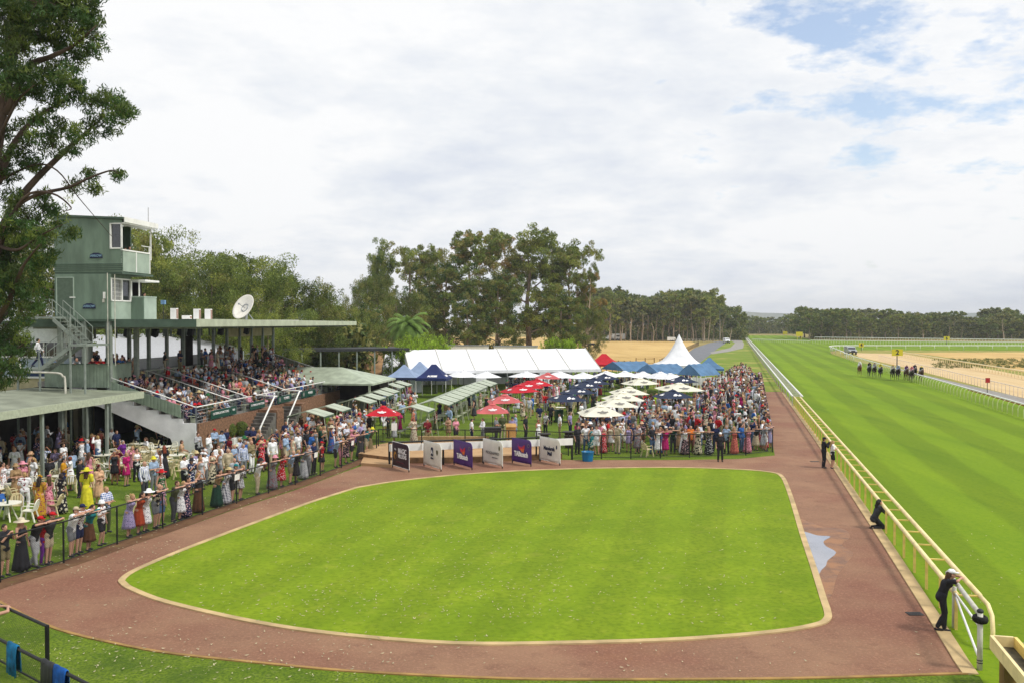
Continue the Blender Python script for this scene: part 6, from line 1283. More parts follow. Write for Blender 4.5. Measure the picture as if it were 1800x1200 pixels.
for i, (u, v, h) in enumerate([(140, 812, 1.9), (150, 800, 1.6), (1015 - 120, 700, 1.6), (1236, 700, 1.5), (826 - 26, 700, 1.9)]):
    p = at(u, v); r_ = empty('strappy_plant', p); tag(r_, ['spiky strap leaved plant beside the canopy post', 'second spiky plant under the canopy beside the column', 'green plant near the marquee wall behind the red umbrellas', 'green pot plant behind the packed crowd', 'yellow green shrub beside the navy gazebo'][i], 'plant', 'leafy plants'); V = []; F = []; rng = np.random.default_rng(i)
    for q in range(130):
        a = rng.uniform(0, 6.28); e0 = rng.uniform(.5, 1.4); L = h * rng.uniform(.5, 1.0); d = Vector((math.cos(a) * math.cos(e0), math.sin(a) * math.cos(e0), math.sin(e0))); s_ = d.cross(Vector((0, 0, 1))).normalized() * .03; p0 = Vector((0, 0, .0)); p1 = p0 + d * L * .6; p2 = p1 + (d + Vector((0, 0, -.8))).normalized() * L * .4; k0 = len(V)
        V += [tuple(p0 - s_), tuple(p0 + s_), tuple(p1 + s_), tuple(p1 - s_), tuple(p2 + s_ * .2), tuple(p2 - s_ * .2)]; F += [(k0, k0 + 1, k0 + 2, k0 + 3), (k0 + 3, k0 + 2, k0 + 4, k0 + 5)]
    np_mesh('leaves', np.array(V), np.array(F), LV['mid' if i < 4 else 'lime'], None, r_)
# ------------------------------------------------------------------ people
SKIN = [mat('skin fair', srgb(214, 164, 138), rough=.6, amt=.06, scale=3), mat('skin tanned', srgb(186, 132, 104), rough=.6, amt=.06, scale=3), mat('skin brown', srgb(120, 82, 62), rough=.6, amt=.06, scale=3)]
M_EYE = mat('eye dark', srgb(50, 40, 36)); M_LIP = mat('lips', srgb(168, 96, 90))
FC = {'black': (48, 48, 54), 'white': (232, 232, 234), 'cream': (226, 214, 186), 'navy': (38, 46, 84), 'blue': (52, 104, 178), 'pale blue': (170, 194, 224), 'teal': (30, 132, 140), 'red': (200, 32, 40), 'dark red': (118, 28, 40), 'rust': (184, 76, 46), 'coral': (232, 126, 108), 'pink': (236, 158, 176), 'magenta': (196, 34, 116), 'purple': (112, 44, 140), 'lilac': (178, 164, 208), 'yellow': (236, 226, 60), 'gold': (206, 156, 50), 'mustard': (222, 160, 36), 'orange': (236, 130, 54), 'peach': (232, 188, 150), 'tan': (178, 146, 108), 'beige': (206, 190, 160), 'brown': (104, 68, 46), 'khaki': (150, 136, 100), 'olive': (92, 98, 66), 'green': (52, 116, 70), 'dark green': (32, 70, 56), 'grey': (136, 138, 142), 'light grey': (188, 190, 194), 'dark grey': (70, 72, 78), 'denim': (84, 112, 150), 'straw': (224, 204, 152), 'lime': (190, 224, 40)}
def fab(s):
    """'white', 'black floral', 'blue check', 'pink striped', 'white spotted'"""
    key = 'fabric ' + s
    if key in MATS: return MATS[key]
    pat = None; base = s
    for p_ in ('floral', 'check', 'striped', 'spotted', 'leaf print'):
        if s.endswith(' ' + p_): pat = p_; base = s[:-len(p_) - 1]
    c = FC[base]
    if pat is None: return mat(key, srgb(*c), rough=.85, amt=.16, scale=7, bump=.25, spec=.2)
    m = mat(key, srgb(*c), rough=.85, amt=.1, scale=7, spec=.2); t = m.node_tree; b_ = t.nodes['Principled BSDF']; src = b_.inputs['Base Color'].links[0].from_socket; tc_ = t.nodes.new('ShaderNodeTexCoord')
    dark = sum(c) < 330; c2 = {'floral': (236, 190, 196) if dark else (150, 70, 84), 'leaf print': (228, 220, 196) if dark else (40, 44, 40), 'spotted': (236, 236, 236) if dark else (90, 96, 130), 'check': (236, 236, 240), 'striped': (240, 236, 236) if dark else (150, 160, 196)}[pat]
    if pat in ('floral', 'spotted', 'leaf print'):
        v = t.nodes.new('ShaderNodeTexVoronoi'); v.inputs['Scale'].default_value = {'floral': 13, 'spotted': 16, 'leaf print': 8}[pat]; t.links.new(tc_.outputs['Object'], v.inputs['Vector']); f = mathn(t, 'LESS_THAN', v.outputs['Distance'], {'floral': .38, 'spotted': .3, 'leaf print': .42}[pat])
    else:
        s_ = t.nodes.new('ShaderNodeSeparateXYZ'); t.links.new(tc_.outputs['Object'], s_.inputs[0]); z = mathn(t, 'LESS_THAN', mathn(t, 'PINGPONG', s_.outputs[2], .035), .016); x = mathn(t, 'LESS_THAN', mathn(t, 'PINGPONG', s_.outputs[0], .035), .016)
        f = mathn(t, 'MULTIPLY', mathn(t, 'ADD', z, x), .5) if pat == 'check' else x
    mx_ = t.nodes.new('ShaderNodeMixRGB'); t.links.new(f, mx_.inputs[0]); t.links.new(src, mx_.inputs[1]); mx_.inputs[2].default_value = srgb(*c2); t.links.new(mx_.outputs[0], b_.inputs['Base Color']); return m
HAIRC = {'black': (28, 24, 22), 'dark': (52, 36, 28), 'brown': (92, 62, 40), 'blonde': (196, 158, 104), 'grey': (158, 154, 150), 'white': (212, 208, 202), 'red': (150, 70, 40)}
def hairm(n): return mat('hair ' + n, srgb(*HAIRC[n]), rough=.6, amt=.3, scale=18, bump=.5)
def V3(*a): return Vector(a)
def pose(name):
    P = dict(pel=V3(0, 0, .95), ch=V3(0, 0, 1.28), nk=V3(0, -.01, 1.45), hd=V3(0, .025, 1.575), shR=V3(.175, 0, 1.40), shL=V3(-.175, 0, 1.40), elR=V3(.235, -.03, 1.12), elL=V3(-.235, -.03, 1.12), wrR=V3(.235, .06, .88), wrL=V3(-.235, .06, .88),
             hpR=V3(.09, 0, .92), hpL=V3(-.09, 0, .92), knR=V3(.105, .03, .5), knL=V3(-.105, .02, .5), anR=V3(.12, -.03, .08), anL=V3(-.12, -.02, .08))
    U = P.update
    if name == 'fold': U(dict(elR=V3(.235, .06, 1.12), elL=V3(-.235, .06, 1.12), wrR=V3(-.02, .24, 1.16), wrL=V3(.02, .2, 1.1)))
    elif name == 'phone': U(dict(elR=V3(.22, .16, 1.18), elL=V3(-.22, .16, 1.18), wrR=V3(.06, .28, 1.42), wrL=V3(-.05, .3, 1.4)))
    elif name == 'drink': U(dict(elR=V3(.23, .05, 1.13), wrR=V3(.14, .26, 1.24), elL=V3(-.24, -.03, 1.12), knR=V3(.12, .08, .5)))
    elif name == 'hip': U(dict(elR=V3(.34, -.08, 1.16), wrR=V3(.2, .05, .98), knL=V3(-.15, .06, .5), anL=V3(-.17, 0, .08)))
    elif name == 'rail': U(dict(pel=V3(0, -.06, .94), ch=V3(0, .03, 1.26), nk=V3(0, .07, 1.43), hd=V3(0, .13, 1.545), shR=V3(.18, .06, 1.37), shL=V3(-.18, .06, 1.37), elR=V3(.3, .26, 1.42), elL=V3(-.29, .27, 1.42), wrR=V3(.08, .36, 1.445), wrL=V3(-.05, .37, 1.445), hpR=V3(.09, -.06, .91), hpL=V3(-.09, -.06, .91), knR=V3(.1, -.01, .5), knL=V3(-.1, -.06, .5), anL=V3(-.1, -.12, .08)))
    elif name == 'railx': U(dict(pel=V3(.02, -.09, .94), ch=V3(0, .01, 1.25), nk=V3(0, .08, 1.4), hd=V3(0, .15, 1.51), shR=V3(.18, .06, 1.34), shL=V3(-.18, .06, 1.34), elR=V3(.3, .25, 1.42), elL=V3(-.3, .25, 1.42), wrR=V3(.05, .36, 1.445), wrL=V3(-.05, .36, 1.45), hpR=V3(.1, -.08, .91), hpL=V3(-.07, -.08, .91), knR=V3(.08, -.02, .49), knL=V3(-.0, -.0, .5), anR=V3(.02, -.02, .09), anL=V3(.08, -.2, .12)))
    elif name == 'walk': U(dict(knR=V3(.1, .2, .5), anR=V3(.1, .28, .09), knL=V3(-.1, -.04, .5), anL=V3(-.1, -.32, .14), elR=V3(.23, -.14, 1.14), wrR=V3(.22, -.1, .9), elL=V3(-.23, .08, 1.14), wrL=V3(-.2, .24, .98)))
    elif name == 'shade': U(dict(elR=V3(.33, .14, 1.4), wrR=V3(.12, .16, 1.6), elL=V3(-.3, .1, 1.36), wrL=V3(-.1, .17, 1.58)))
    elif name == 'sit': U(dict(pel=V3(0, 0, .54), ch=V3(0, .02, .87), nk=V3(0, .03, 1.04), hd=V3(0, .06, 1.165), shR=V3(.175, .03, .99), shL=V3(-.175, .03, .99), elR=V3(.23, .08, .73), elL=V3(-.23, .08, .73), wrR=V3(.1, .3, .66), wrL=V3(-.08, .32, .66), hpR=V3(.09, .02, .51), hpL=V3(-.09, .02, .51), knR=V3(.12, .42, .53), knL=V3(-.12, .42, .53), anR=V3(.12, .42, .08), anL=V3(-.13, .38, .08)))
    elif name == 'sitfwd': U(dict(pel=V3(0, 0, .54), ch=V3(0, .14, .83), nk=V3(0, .2, .99), hd=V3(0, .26, 1.1), shR=V3(.175, .19, .95), shL=V3(-.175, .19, .95), elR=V3(.2, .36, .68), elL=V3(-.2, .36, .68), wrR=V3(.04, .5, .68), wrL=V3(-.04, .5, .7), hpR=V3(.09, .02, .51), hpL=V3(-.09, .02, .51), knR=V3(.14, .42, .53), knL=V3(-.14, .42, .53), anR=V3(.12, .36, .08), anL=V3(-.13, .4, .08)))
    elif name == 'kneel': U(dict(pel=V3(0, -.12, .42), ch=V3(0, .02, .74), nk=V3(0, .04, .92), hd=V3(0, .09, 1.04), shR=V3(.175, .03, .87), shL=V3(-.175, .03, .87), elR=V3(.22, .2, .72), elL=V3(-.22, .2, .72), wrR=V3(.08, .34, .62), wrL=V3(-.06, .34, .6), hpR=V3(.09, -.1, .4), hpL=V3(-.09, -.1, .4), knR=V3(.12, .24, .07), knL=V3(-.12, .24, .07), anR=V3(.11, -.2, .07), anL=V3(-.11, -.2, .07)))
    elif name == 'ride': U(dict(pel=V3(0, -.25, .50), ch=V3(0, .05, .62), nk=V3(0, .22, .68), hd=V3(0, .35, .74), shR=V3(.17, .17, .66), shL=V3(-.17, .17, .66), elR=V3(.2, .22, .40), elL=V3(-.2, .22, .40), wrR=V3(.06, .45, .34), wrL=V3(-.06, .45, .34), hpR=V3(.1, -.23, .47), hpL=V3(-.1, -.23, .47), knR=V3(.25, .1, .22), knL=V3(-.25, .1, .22), anR=V3(.27, -.2, -.08), anL=V3(-.27, -.2, -.08)))
    elif name == 'lean': U(dict(pel=V3(0, -.16, .9), ch=V3(0, .12, 1.12), nk=V3(0, .25, 1.24), hd=V3(0, .34, 1.33), shR=V3(.18, .22, 1.19), shL=V3(-.18, .22, 1.19), elR=V3(.24, .44, 1.02), elL=V3(-.24, .44, 1.02), wrR=V3(.05, .5, 1.08), wrL=V3(-.05, .52, 1.08), hpR=V3(.09, -.15, .88), hpL=V3(-.09, -.15, .88)))
    return P
def remesh(mb, vox, sm=2, name='m'):
    o = mb.build(name, M_EYE); md = o.modifiers.new('r', 'REMESH'); md.mode = 'VOXEL'; md.voxel_size = vox; md.adaptivity = 0
    if sm: m2 = o.modifiers.new('s', 'SMOOTH'); m2.factor = .5; m2.iterations = sm
    dg = bpy.context.evaluated_depsgraph_get(); me = bpy.data.meshes.new_from_object(o.evaluated_get(dg)); bpy.data.objects.remove(o); me.materials.clear(); me.polygons.foreach_set('use_smooth', [True] * len(me.polygons)); return me
def body_mesh(P, vox, fem):
    b_ = MB(); k = .9 if fem else 1.0
    pel, ch, nk, hd = P['pel'], P['ch'], P['nk'], P['hd']
    ax = (nk - pel).normalized(); b_.limb(pel + V3(.06, 0, 0), pel - V3(.06, 0, 0), .115 if fem else .11, .115 if fem else .11, 12); mid = pel.lerp(ch, .5)
    b_.limb(pel, mid, .12, .105 * k, 12); b_.limb(mid + V3(.03, 0, 0), ch + V3(.05, 0, 0), .1 * k, .115 * k, 12); b_.limb(mid - V3(.03, 0, 0), ch - V3(.05, 0, 0), .1 * k, .115 * k, 12)
    b_.limb(P['shR'].lerp(nk, .15), P['shL'].lerp(nk, .15), .062 * k, .062 * k, 10); b_.limb(nk - ax * .06, hd - V3(0, .02, .05), .055 * k, .052 * k, 10)
    if fem:
        f = (P['hd'] - P['nk']); fw = V3(0, .085, -.02); 
        for s_ in (-1, 1): b_.ell(ch + V3(s_ * .07, .09, 0), .06, 8, 6)
    for s_ in 'RL':
        sg = 1 if s_ == 'R' else -1
        b_.limb(P['sh' + s_], P['el' + s_], .05 * k, .04 * k); b_.limb(P['el' + s_], P['wr' + s_], .041 * k, .027 * k)
        d = (P['wr' + s_] - P['el' + s_]).normalized(); sd = d.cross(V3(0, 0, 1)); sd = sd.normalized() if sd.length > .1 else V3(1, 0, 0); w = P['wr' + s_]
        b_.limb(w, w + d * .06, .026, .03)
        up_ = sd.cross(d)
        for q in range(4):
            o_ = sd * (-.026 + .0175 * q); L = (.062, .075, .07, .055)[q]; p1 = w + d * .075 + o_; p2 = p1 + d * L * .55 - up_ * .012; b_.limb(p1, p2, .0095, .009, 6); b_.limb(p2, p2 + d * L * .3 - up_ * .03, .009, .008, 6)
        b_.limb(w + d * .03 - sd * .026 * sg, w + d * .075 - sd * .055 * sg - up_ * .01, .012, .009, 6)
        b_.limb(P['hp' + s_], P['kn' + s_], .085 if not fem else .088, .055); b_.limb(P['kn' + s_], P['an' + s_], .056, .036); cf = P['kn' + s_].lerp(P['an' + s_], .3); b_.ell(cf + V3(0, -.02, 0), (.05, .052, .09), 8, 6)
        an = P['an' + s_]; b_.limb(an + V3(0, -.02, -.035), an + V3(0, .12, -.05), .036, .03, 8)
    b_.ell(hd + V3(0, -.012, .02), (.074, .092, .095), 14, 10); b_.ell(hd + V3(0, .018, -.045), (.054, .066, .07), 12, 8)
    b_.ell(hd + V3(0, .088, -.012), (.013, .02, .024), 8, 6); b_.ell(hd + V3(0, .092, -.018), (.016, .013, .011), 8, 6)
    for s_ in (-1, 1): b_.ell(hd + V3(s_ * .077, -.005, -.005), (.012, .02, .032), 8, 6)
    me = remesh(b_, vox); me.materials.append(SKIN[0]); me.materials.append(M_EYE); me.materials.append(M_LIP)
    for p in me.polygons:
        c = p.center - hd
        if c.y > .05:
            if abs(abs(c.x) - .03) < .014 and abs(c.z - .012) < .009: p.material_index = 1
            elif abs(c.x) < .024 and abs(c.z + .055) < .008: p.material_index = 2
    return me
def torso_cloth(P, vox, fem, sleeve, g=.014):
    b_ = MB(); k = .9 if fem else 1.0; pel, ch, nk = P['pel'], P['ch'], P['nk']; mid = pel.lerp(ch, .5); lo = pel + (pel - ch).normalized() * .04
    b_.limb(lo + V3(.055, 0, 0), lo - V3(.055, 0, 0), .115 + g, .115 + g, 12); b_.limb(lo, mid, .125 + g, .112 * k + g, 12)
    for s_ in (-1, 1): b_.limb(mid + V3(.035 * s_, 0, 0), ch + V3(.05 * s_, 0, 0), .1 * k + g, .117 * k + g, 12)
    if sleeve != 'strap': b_.limb(P['shR'].lerp(nk, .15), P['shL'].lerp(nk, .15), .063 * k + g * .8, .063 * k + g * .8, 10)
    else:
        for s_ in 'RL': b_.limb(P['sh' + s_].lerp(nk, .5) + V3(0, .05, -.05), P['sh' + s_].lerp(nk, .5) + V3(0, -.04, -.05), .04, .04, 8)
    if fem:
        for s_ in (-1, 1): b_.ell(ch + V3(s_ * .07, .092, 0), .06 + g, 8, 6)
    for s_ in 'RL':
        if sleeve in ('short', 'puff'): b_.limb(P['sh' + s_], P['sh' + s_].lerp(P['el' + s_], .7), .055 * k + g if sleeve == 'short' else .1, .05 * k + g * 1.4 if sleeve == 'short' else .075)
        elif sleeve == 'long': b_.limb(P['sh' + s_], P['el' + s_], .055 * k + g, .046 * k + g); b_.limb(P['el' + s_], P['wr' + s_], .046 * k + g, .032 * k + g)
    return remesh(b_, vox)
def leg_cloth(P, vox, short, g=.013):
    b_ = MB(); pel = P['pel']; b_.limb(pel + V3(.06, 0, 0), pel - V3(.06, 0, 0), .118 + g, .118 + g, 12)
    for s_ in 'RL':
        kn, an, hp = P['kn' + s_], P['an' + s_], P['hp' + s_]
        if short: b_.limb(hp, hp.lerp(kn, .8), .09 + g, .075 + g)
        else: b_.limb(hp, kn, .09 + g, .06 + g); b_.limb(kn, an + (kn - an).normalized() * .03, .06 + g, .045 + g)
    return remesh(b_, vox)
def skirt_mesh(P, ln, vox):
    pel = P['pel']; b_ = MB()
    if pel.z < .7:
        b_.limb(pel + V3(.06, 0, 0), pel - V3(.06, 0, 0), .135, .135, 12); km = (P['knR'] + P['knL']) / 2; b_.limb(pel + V3(.05, 0, 0), P['knR'], .12, .1); b_.limb(pel - V3(.05, 0, 0), P['knL'], .12, .1); b_.limb((pel + km) / 2, km, .13, .11)
        if ln == 'maxi': am = (P['anR'] + P['anL']) / 2; b_.limb(P['knR'], P['anR'] + V3(0, 0, .05), .1, .1); b_.limb(P['knL'], P['anL'] + V3(0, 0, .05), .1, .1); b_.limb(km, am + V3(0, 0, .06), .12, .12)
        return remesh(b_, vox)
    zb = {'maxi': .07, 'midi': .34, 'mini': .56}[ln]; z0 = pel.z + .1; rg = []; n = 6; fl = {'maxi': .27, 'midi': .24, 'mini': .2}[ln]; am = (P['anR'] + P['anL']) / 2; sp_ = abs(P['anR'].y - P['anL'].y) * .35
    for i in range(n + 1):
        t = i / n; z = z0 + (zb - z0) * t; r = .135 + (fl - .135) * t ** .8; c = pel.lerp(V3(am.x, am.y, pel.z), t * .8)
        rg.append(((c.x, c.y, z), r * 1.03, (r + sp_ * t) * .92, .07 * t, 9))
    b_.loft(rg, 36)
    me = b_.build('s', M_EYE, smooth=True); m2 = me.data.copy(); bpy.data.objects.remove(me); m2.materials.clear(); return m2
def hair_mesh(P, kind, vox):
    hd = P['hd']; b_ = MB(); c = hd + V3(0, -.02, .03)
    if kind == 'bald': b_.ell(c + V3(0, -.03, -.03), (.078, .07, .06), 12, 8)
    else: b_.ell(c, (.083, .092, .098), 14, 10); b_.ell(c + V3(0, -.03, -.03), (.083, .07, .085), 12, 8)
    if kind == 'long':
        nk = P['nk']; b_.limb(c + V3(.03, -.06, -.02), nk + V3(.045, -.08, -.14), .06, .045); b_.limb(c + V3(-.03, -.06, -.02), nk + V3(-.045, -.08, -.14), .06, .045); b_.limb(c + V3(.06, -.01, 0), nk + V3(.07, -.03, -.02), .035, .03); b_.limb(c + V3(-.06, -.01, 0), nk + V3(-.07, -.03, -.02), .035, .03)
    if kind == 'bun': b_.ell(c + V3(0, -.09, .05), .045, 8, 6)
    if kind == 'bob': b_.limb(c + V3(.05, -.02, 0), c + V3(.06, -.02, -.09), .04, .045); b_.limb(c + V3(-.05, -.02, 0), c + V3(-.06, -.02, -.09), .04, .045); b_.ell(c + V3(0, -.05, -.07), (.08, .05, .06), 10, 6)
    me = remesh(b_, vox, 1)
    bm = bmesh.new(); bm.from_mesh(me); kill = [f for f in bm.faces if (f.calc_center_median() - hd).y > .045 and (f.calc_center_median() - hd).z < .055]; bmesh.ops.delete(bm, geom=kill, context='FACES'); bm.to_mesh(me); bm.free(); return me
def hat_mesh(P, kind):
    hd = P['hd']; b_ = MB(); c = hd + V3(0, -.01, .06)
    if kind in ('wide', 'brim', 'boater'):
        R_ = {'wide': .23, 'brim': .165, 'boater': .17}[kind]; h = .085 if kind == 'boater' else .11; dr = .0 if kind == 'boater' else -.025
        b_.loft([(c + V3(0, 0, dr), R_, R_ * 1.05), (c + V3(0, 0, dr + .008), R_, R_ * 1.05), (c + V3(0, 0, .012), .1, .108), (c + V3(0, 0, h * .75), .088, .096), (c + V3(0, 0, h), .06 if kind != 'boater' else .085, .07 if kind != 'boater' else .09)], 22)
    elif kind == 'bucket': b_.loft([(c + V3(0, 0, -.045), .14, .145), (c + V3(0, 0, .01), .098, .108), (c + V3(0, 0, .085), .085, .09), (c + V3(0, 0, .09), .05, .05)], 18)
    elif kind == 'cap': b_.loft([(c + V3(0, 0, -.02), .085, .1), (c + V3(0, 0, .03), .083, .096), (c + V3(0, 0, .07), .05, .06), (c + V3(0, 0, .08), .01, .01)], 16); b_.loft([(c + V3(0, .12, -.012), .062, .07), (c + V3(0, .12, -.002), .06, .068)], 14)
    elif kind == 'fascinator':
        for q in range(7): a = q * .9; b_.ell(c + V3(.03 + .06 * math.cos(a), -.02 + .06 * math.sin(a), .06 + .012 * q), (.04, .035, .03), 7, 5)
    elif kind == 'helmet': b_.ell(c + V3(0, 0, -.02), (.098, .115, .095), 14, 8); b_.loft([(c + V3(0, .12, -.025), .05, .05), (c + V3(0, .12, -.015), .05, .05)], 12)
    o = b_.build('h', M_EYE, smooth=kind not in ('boater',)); me = o.data.copy(); bpy.data.objects.remove(o); me.materials.clear(); return me
def shoe_mesh(P, vox):
    b_ = MB()
    for s_ in 'RL': an = P['an' + s_]; b_.limb(an + V3(0, -.03, -.038), an + V3(0, .13, -.048), .043, .036, 10)
    return remesh(b_, vox, 1)
PM = {}
def part(key, fn, m=None):
    if key not in PM:
        me = fn(); me.name = key[0]
        if not len(me.materials): me.materials.append(m or M_EYE)
        PM[key] = me
    return PM[key]
def parts_for(sp):
    """list of (part name, mesh key fn, material, kind)"""
    pz, fem, vx = sp['pose'], sp['f'], sp.get('vox', .016); P = pose(pz); vb = vx; vc = .022 if vx < .02 else .04; out = [('body', part(('body', pz, fem, vx), lambda: body_mesh(P, vb, fem)), SKIN[sp.get('skin', 0)])]
    hr = sp.get('hair', 'short'); hc = hairm(sp.get('hairc', 'brown')); out.append(('hair', part(('hair', pz, hr, vx), lambda: hair_mesh(P, hr, .018 if vx < .02 else .035)), hc))
    slv = sp.get('slv', 'short')
    if sp.get('dress'):
        m = fab(sp['dress']); out.append(('bodice', part(('bodice', pz, fem, slv, vx), lambda: torso_cloth(P, vc, fem, slv)), m)); out.append(('skirt', part(('skirt', pz, sp['ln'], vx), lambda: skirt_mesh(P, sp['ln'], vc)), m))
    else:
        out.append(('shirt', part(('shirt', pz, fem, slv, vx), lambda: torso_cloth(P, vc, fem, slv, .018)), fab(sp['top'])))
        if sp['bk'] in ('maxi', 'midi', 'mini'): out.append(('skirt', part(('skirt', pz, sp['bk'], vx), lambda: skirt_mesh(P, sp['bk'], vc)), fab(sp['bot'])))
        else: out.append(({'tr': 'trousers', 'sh': 'shorts'}[sp['bk']], part((sp['bk'], pz, vx), lambda: leg_cloth(P, vc, sp['bk'] == 'sh')), fab(sp['bot'])))
    out.append(('shoes', part(('shoes', pz, vx), lambda: shoe_mesh(P, .02 if vx < .02 else .035)), fab(sp.get('shoe', 'dark grey'))))
    if sp.get('hat'): out.append(('hat', part(('hat', pz, sp['hat']), lambda: hat_mesh(P, sp['hat'])), fab(sp['hatc'])))
    return out
def inst(name, me, m, parent=None):
    o = bpy.data.objects.new(name, me); COL.objects.link(o); o.parent = parent; o.material_slots[0].link = 'OBJECT'; o.material_slots[0].material = m; return o
def clothes_words(sp):
    hatw = {'wide': 'wide brim hat', 'brim': 'sun hat', 'boater': 'boater', 'bucket': 'bucket hat', 'cap': 'cap', 'fascinator': 'fascinator', 'helmet': 'riding helmet'}
    w = 'woman' if sp['f'] else 'man'; s_ = w + ' in '
    if sp.get('dress'): s_ += {'maxi': 'long ', 'midi': '', 'mini': 'short '}[sp['ln']] + sp['dress'] + ' dress'
    else: s_ += sp['top'] + ' top, ' + sp['bot'] + ' ' + {'tr': 'trousers', 'sh': 'shorts', 'maxi': 'long skirt', 'midi': 'skirt', 'mini': 'short skirt'}[sp['bk']]
    if sp.get('hat'): s_ += ', ' + sp['hatc'] + ' ' + hatw[sp['hat']]
    else: s_ += ', ' + (sp.get('hairc', 'brown') + (' hair' if sp.get('hair') != 'bald' else ' receding hair'))
    return s_
PEOPLE = []
def add(p, face, sp, where, zone='x', z=0.0, fixed=False, h=1.0, label=None, group=None):
    PEOPLE.append(dict(p=Vector((p.x, p.y, z + .008)), face=face, sp=sp, where=where, zone=zone, h=h, fixed=fixed, label=label, group=group))
def D_(dress, ln='maxi', **k): return dict(f=True, dress=dress, ln=ln, hair=k.pop('hair', 'long'), slv=k.pop('slv', 'strap'), **k)
def O_(f, top, bot, bk='tr', **k): return dict(f=f, top=top, bot=bot, bk=bk, hair=k.pop('hair', 'long' if f else 'short'), **k)
def toward(p, q): d = q - p; return math.atan2(-d.x, d.y)
def fence_face(u, v):
    """nearest point of the left fence: returns standing place and facing"""
    p = at(u, v); best = None
    for a, b_ in zip(FENCE_W, FENCE_W[1:]):
        ab = b_ - a; t = max(0, min(1, (p - a).dot(ab) / ab.dot(ab))); q = a + ab * t; d = (q - p).length
        if best is None or d < best[0]: best = (d, q, Vector((ab.y, -ab.x, 0)).normalized())
    n_ = best[2]
    if n_.x < 0: n_ = -n_
    return best[1], n_
def fl_person(u, v, ps, sp, where='leaning on the curved black fence', h=1.0, label=None):
    q, n_ = fence_face(u, v); sp = dict(sp); sp['pose'] = ps; off = .37 * h if ps in ('rail', 'railx') else .5
    add(q - n_ * off, math.atan2(-n_.x, n_.y) + random.uniform(-.12, .12), sp, where, 'fenceL', h=h, fixed=True, label=label)
F_ = True; M_ = False
L = [(5, 1012, 'phone', O_(M_, 'black', 'khaki', 'sh', hairc='dark'), .98), (33, 1003, 'drink', D_('black', 'maxi', hat='wide', hatc='cream', hairc='blonde'), 1.0), (46, 988, 'stand', O_(F_, 'red', 'purple', 'tr', hairc='red', hair='short'), .88), (62, 997, 'railx', O_(M_, 'black', 'light grey', 'tr', hat='cap', hatc='red'), 1.04), (82, 990, 'rail', O_(M_, 'dark grey', 'beige', 'sh', hat='cap', hatc='red'), 1.04),
     (114, 976, 'rail', O_(M_, 'white', 'grey', 'sh', hat='cap', hatc='beige'), 1.02), (131, 972, 'rail', O_(M_, 'white floral', 'navy', 'sh', hat='cap', hatc='navy'), 1.04), (145, 966, 'rail', O_(F_, 'teal', 'brown', 'midi', hairc='dark'), .98), (168, 957, 'drink', O_(F_, 'white floral', 'black', 'sh', hat='bucket', hatc='white', slv='short'), .95),
     (213, 942, 'rail', D_('lilac spotted', 'midi', hair='bun', hairc='blonde'), .98), (226, 936, 'rail', D_('rust', 'midi', hairc='dark'), .96), (236, 932, 'rail', D_('white spotted', 'midi', hat='wide', hatc='white', hairc='dark'), .97), (256, 926, 'rail', O_(M_, 'black leaf print', 'grey', 'sh', hair='bald', hairc='grey'), 1.04), (271, 922, 'stand', O_(F_, 'pink striped', 'denim', 'sh', hair='bun', slv='short'), .96), (284, 915, 'rail', O_(M_, 'olive', 'dark grey', 'tr'), 1.0), (293, 911, 'rail', D_('white spotted', 'midi', hair='long', hairc='blonde'), .95),
     (307, 908, 'rail', D_('navy floral', 'maxi', hairc='dark', hair='short'), 1.02), (333, 899, 'shade', O_(F_, 'black', 'brown', 'maxi', hairc='blonde', slv='strap'), 1.0), (357, 889, 'rail', O_(F_, 'tan', 'dark green', 'maxi', hairc='black', slv='strap'), 1.0), (372, 884, 'rail', D_('navy check', 'maxi', hat='boater', hatc='straw'), .97), (386, 880, 'rail', O_(M_, 'grey', 'black', 'sh', hat='cap', hatc='teal'), 1.02), (399, 876, 'rail', D_('black check', 'mini', hairc='blonde'), .95),
     (425, 866, 'rail', O_(F_, 'white', 'beige', 'tr', hat='brim', hatc='black', slv='short'), 1.0), (451, 858, 'rail', D_('grey floral', 'maxi', hat='brim', hatc='pink'), .98), (468, 853, 'rail', D_('red floral', 'midi', hairc='brown'), .97), (480, 848, 'rail', O_(M_, 'pale blue', 'khaki', 'sh', hair='bald', hairc='grey'), 1.0), (494, 845, 'rail', O_(F_, 'black', 'black', 'midi', hairc='blonde', slv='short'), .98), (507, 840, 'rail', O_(F_, 'grey', 'light grey', 'maxi', hairc='brown'), .98), (519, 836, 'drink', O_(M_, 'light grey', 'grey', 'tr', hairc='grey'), .98), (531, 833, 'stand', O_(M_, 'navy', 'black', 'tr', hairc='dark'), 1.03),
     (548, 828, 'hip', O_(F_, 'red', 'black', 'mini', hat='cap', hatc='red', slv='strap'), .96), (573, 820, 'rail', O_(M_, 'pale blue', 'black', 'sh', hair='bald', hairc='grey'), 1.0), (586, 817, 'rail', O_(F_, 'peach', 'pink floral', 'tr', hairc='blonde'), .95), (598, 813, 'rail', D_('black floral', 'midi', hairc='brown'), 1.0), (611, 809, 'rail', O_(M_, 'pink', 'black', 'sh', hairc='brown'), 1.04), (628, 803, 'rail', D_('dark grey', 'maxi', hairc='dark'), .98), (640, 799, 'rail', O_(M_, 'teal', 'beige', 'sh', hairc='blonde'), 1.0), (652, 797, 'rail', O_(F_, 'olive', 'khaki', 'maxi', hat='brim', hatc='yellow'), .96)]
for i, (u, v, ps, sp, h) in enumerate(L): fl_person(u, v, ps, sp, 'at the curved black fence', h)
PF = Vector((.9, -.42, 0)); FACE0 = math.atan2(-PF.x, PF.y)
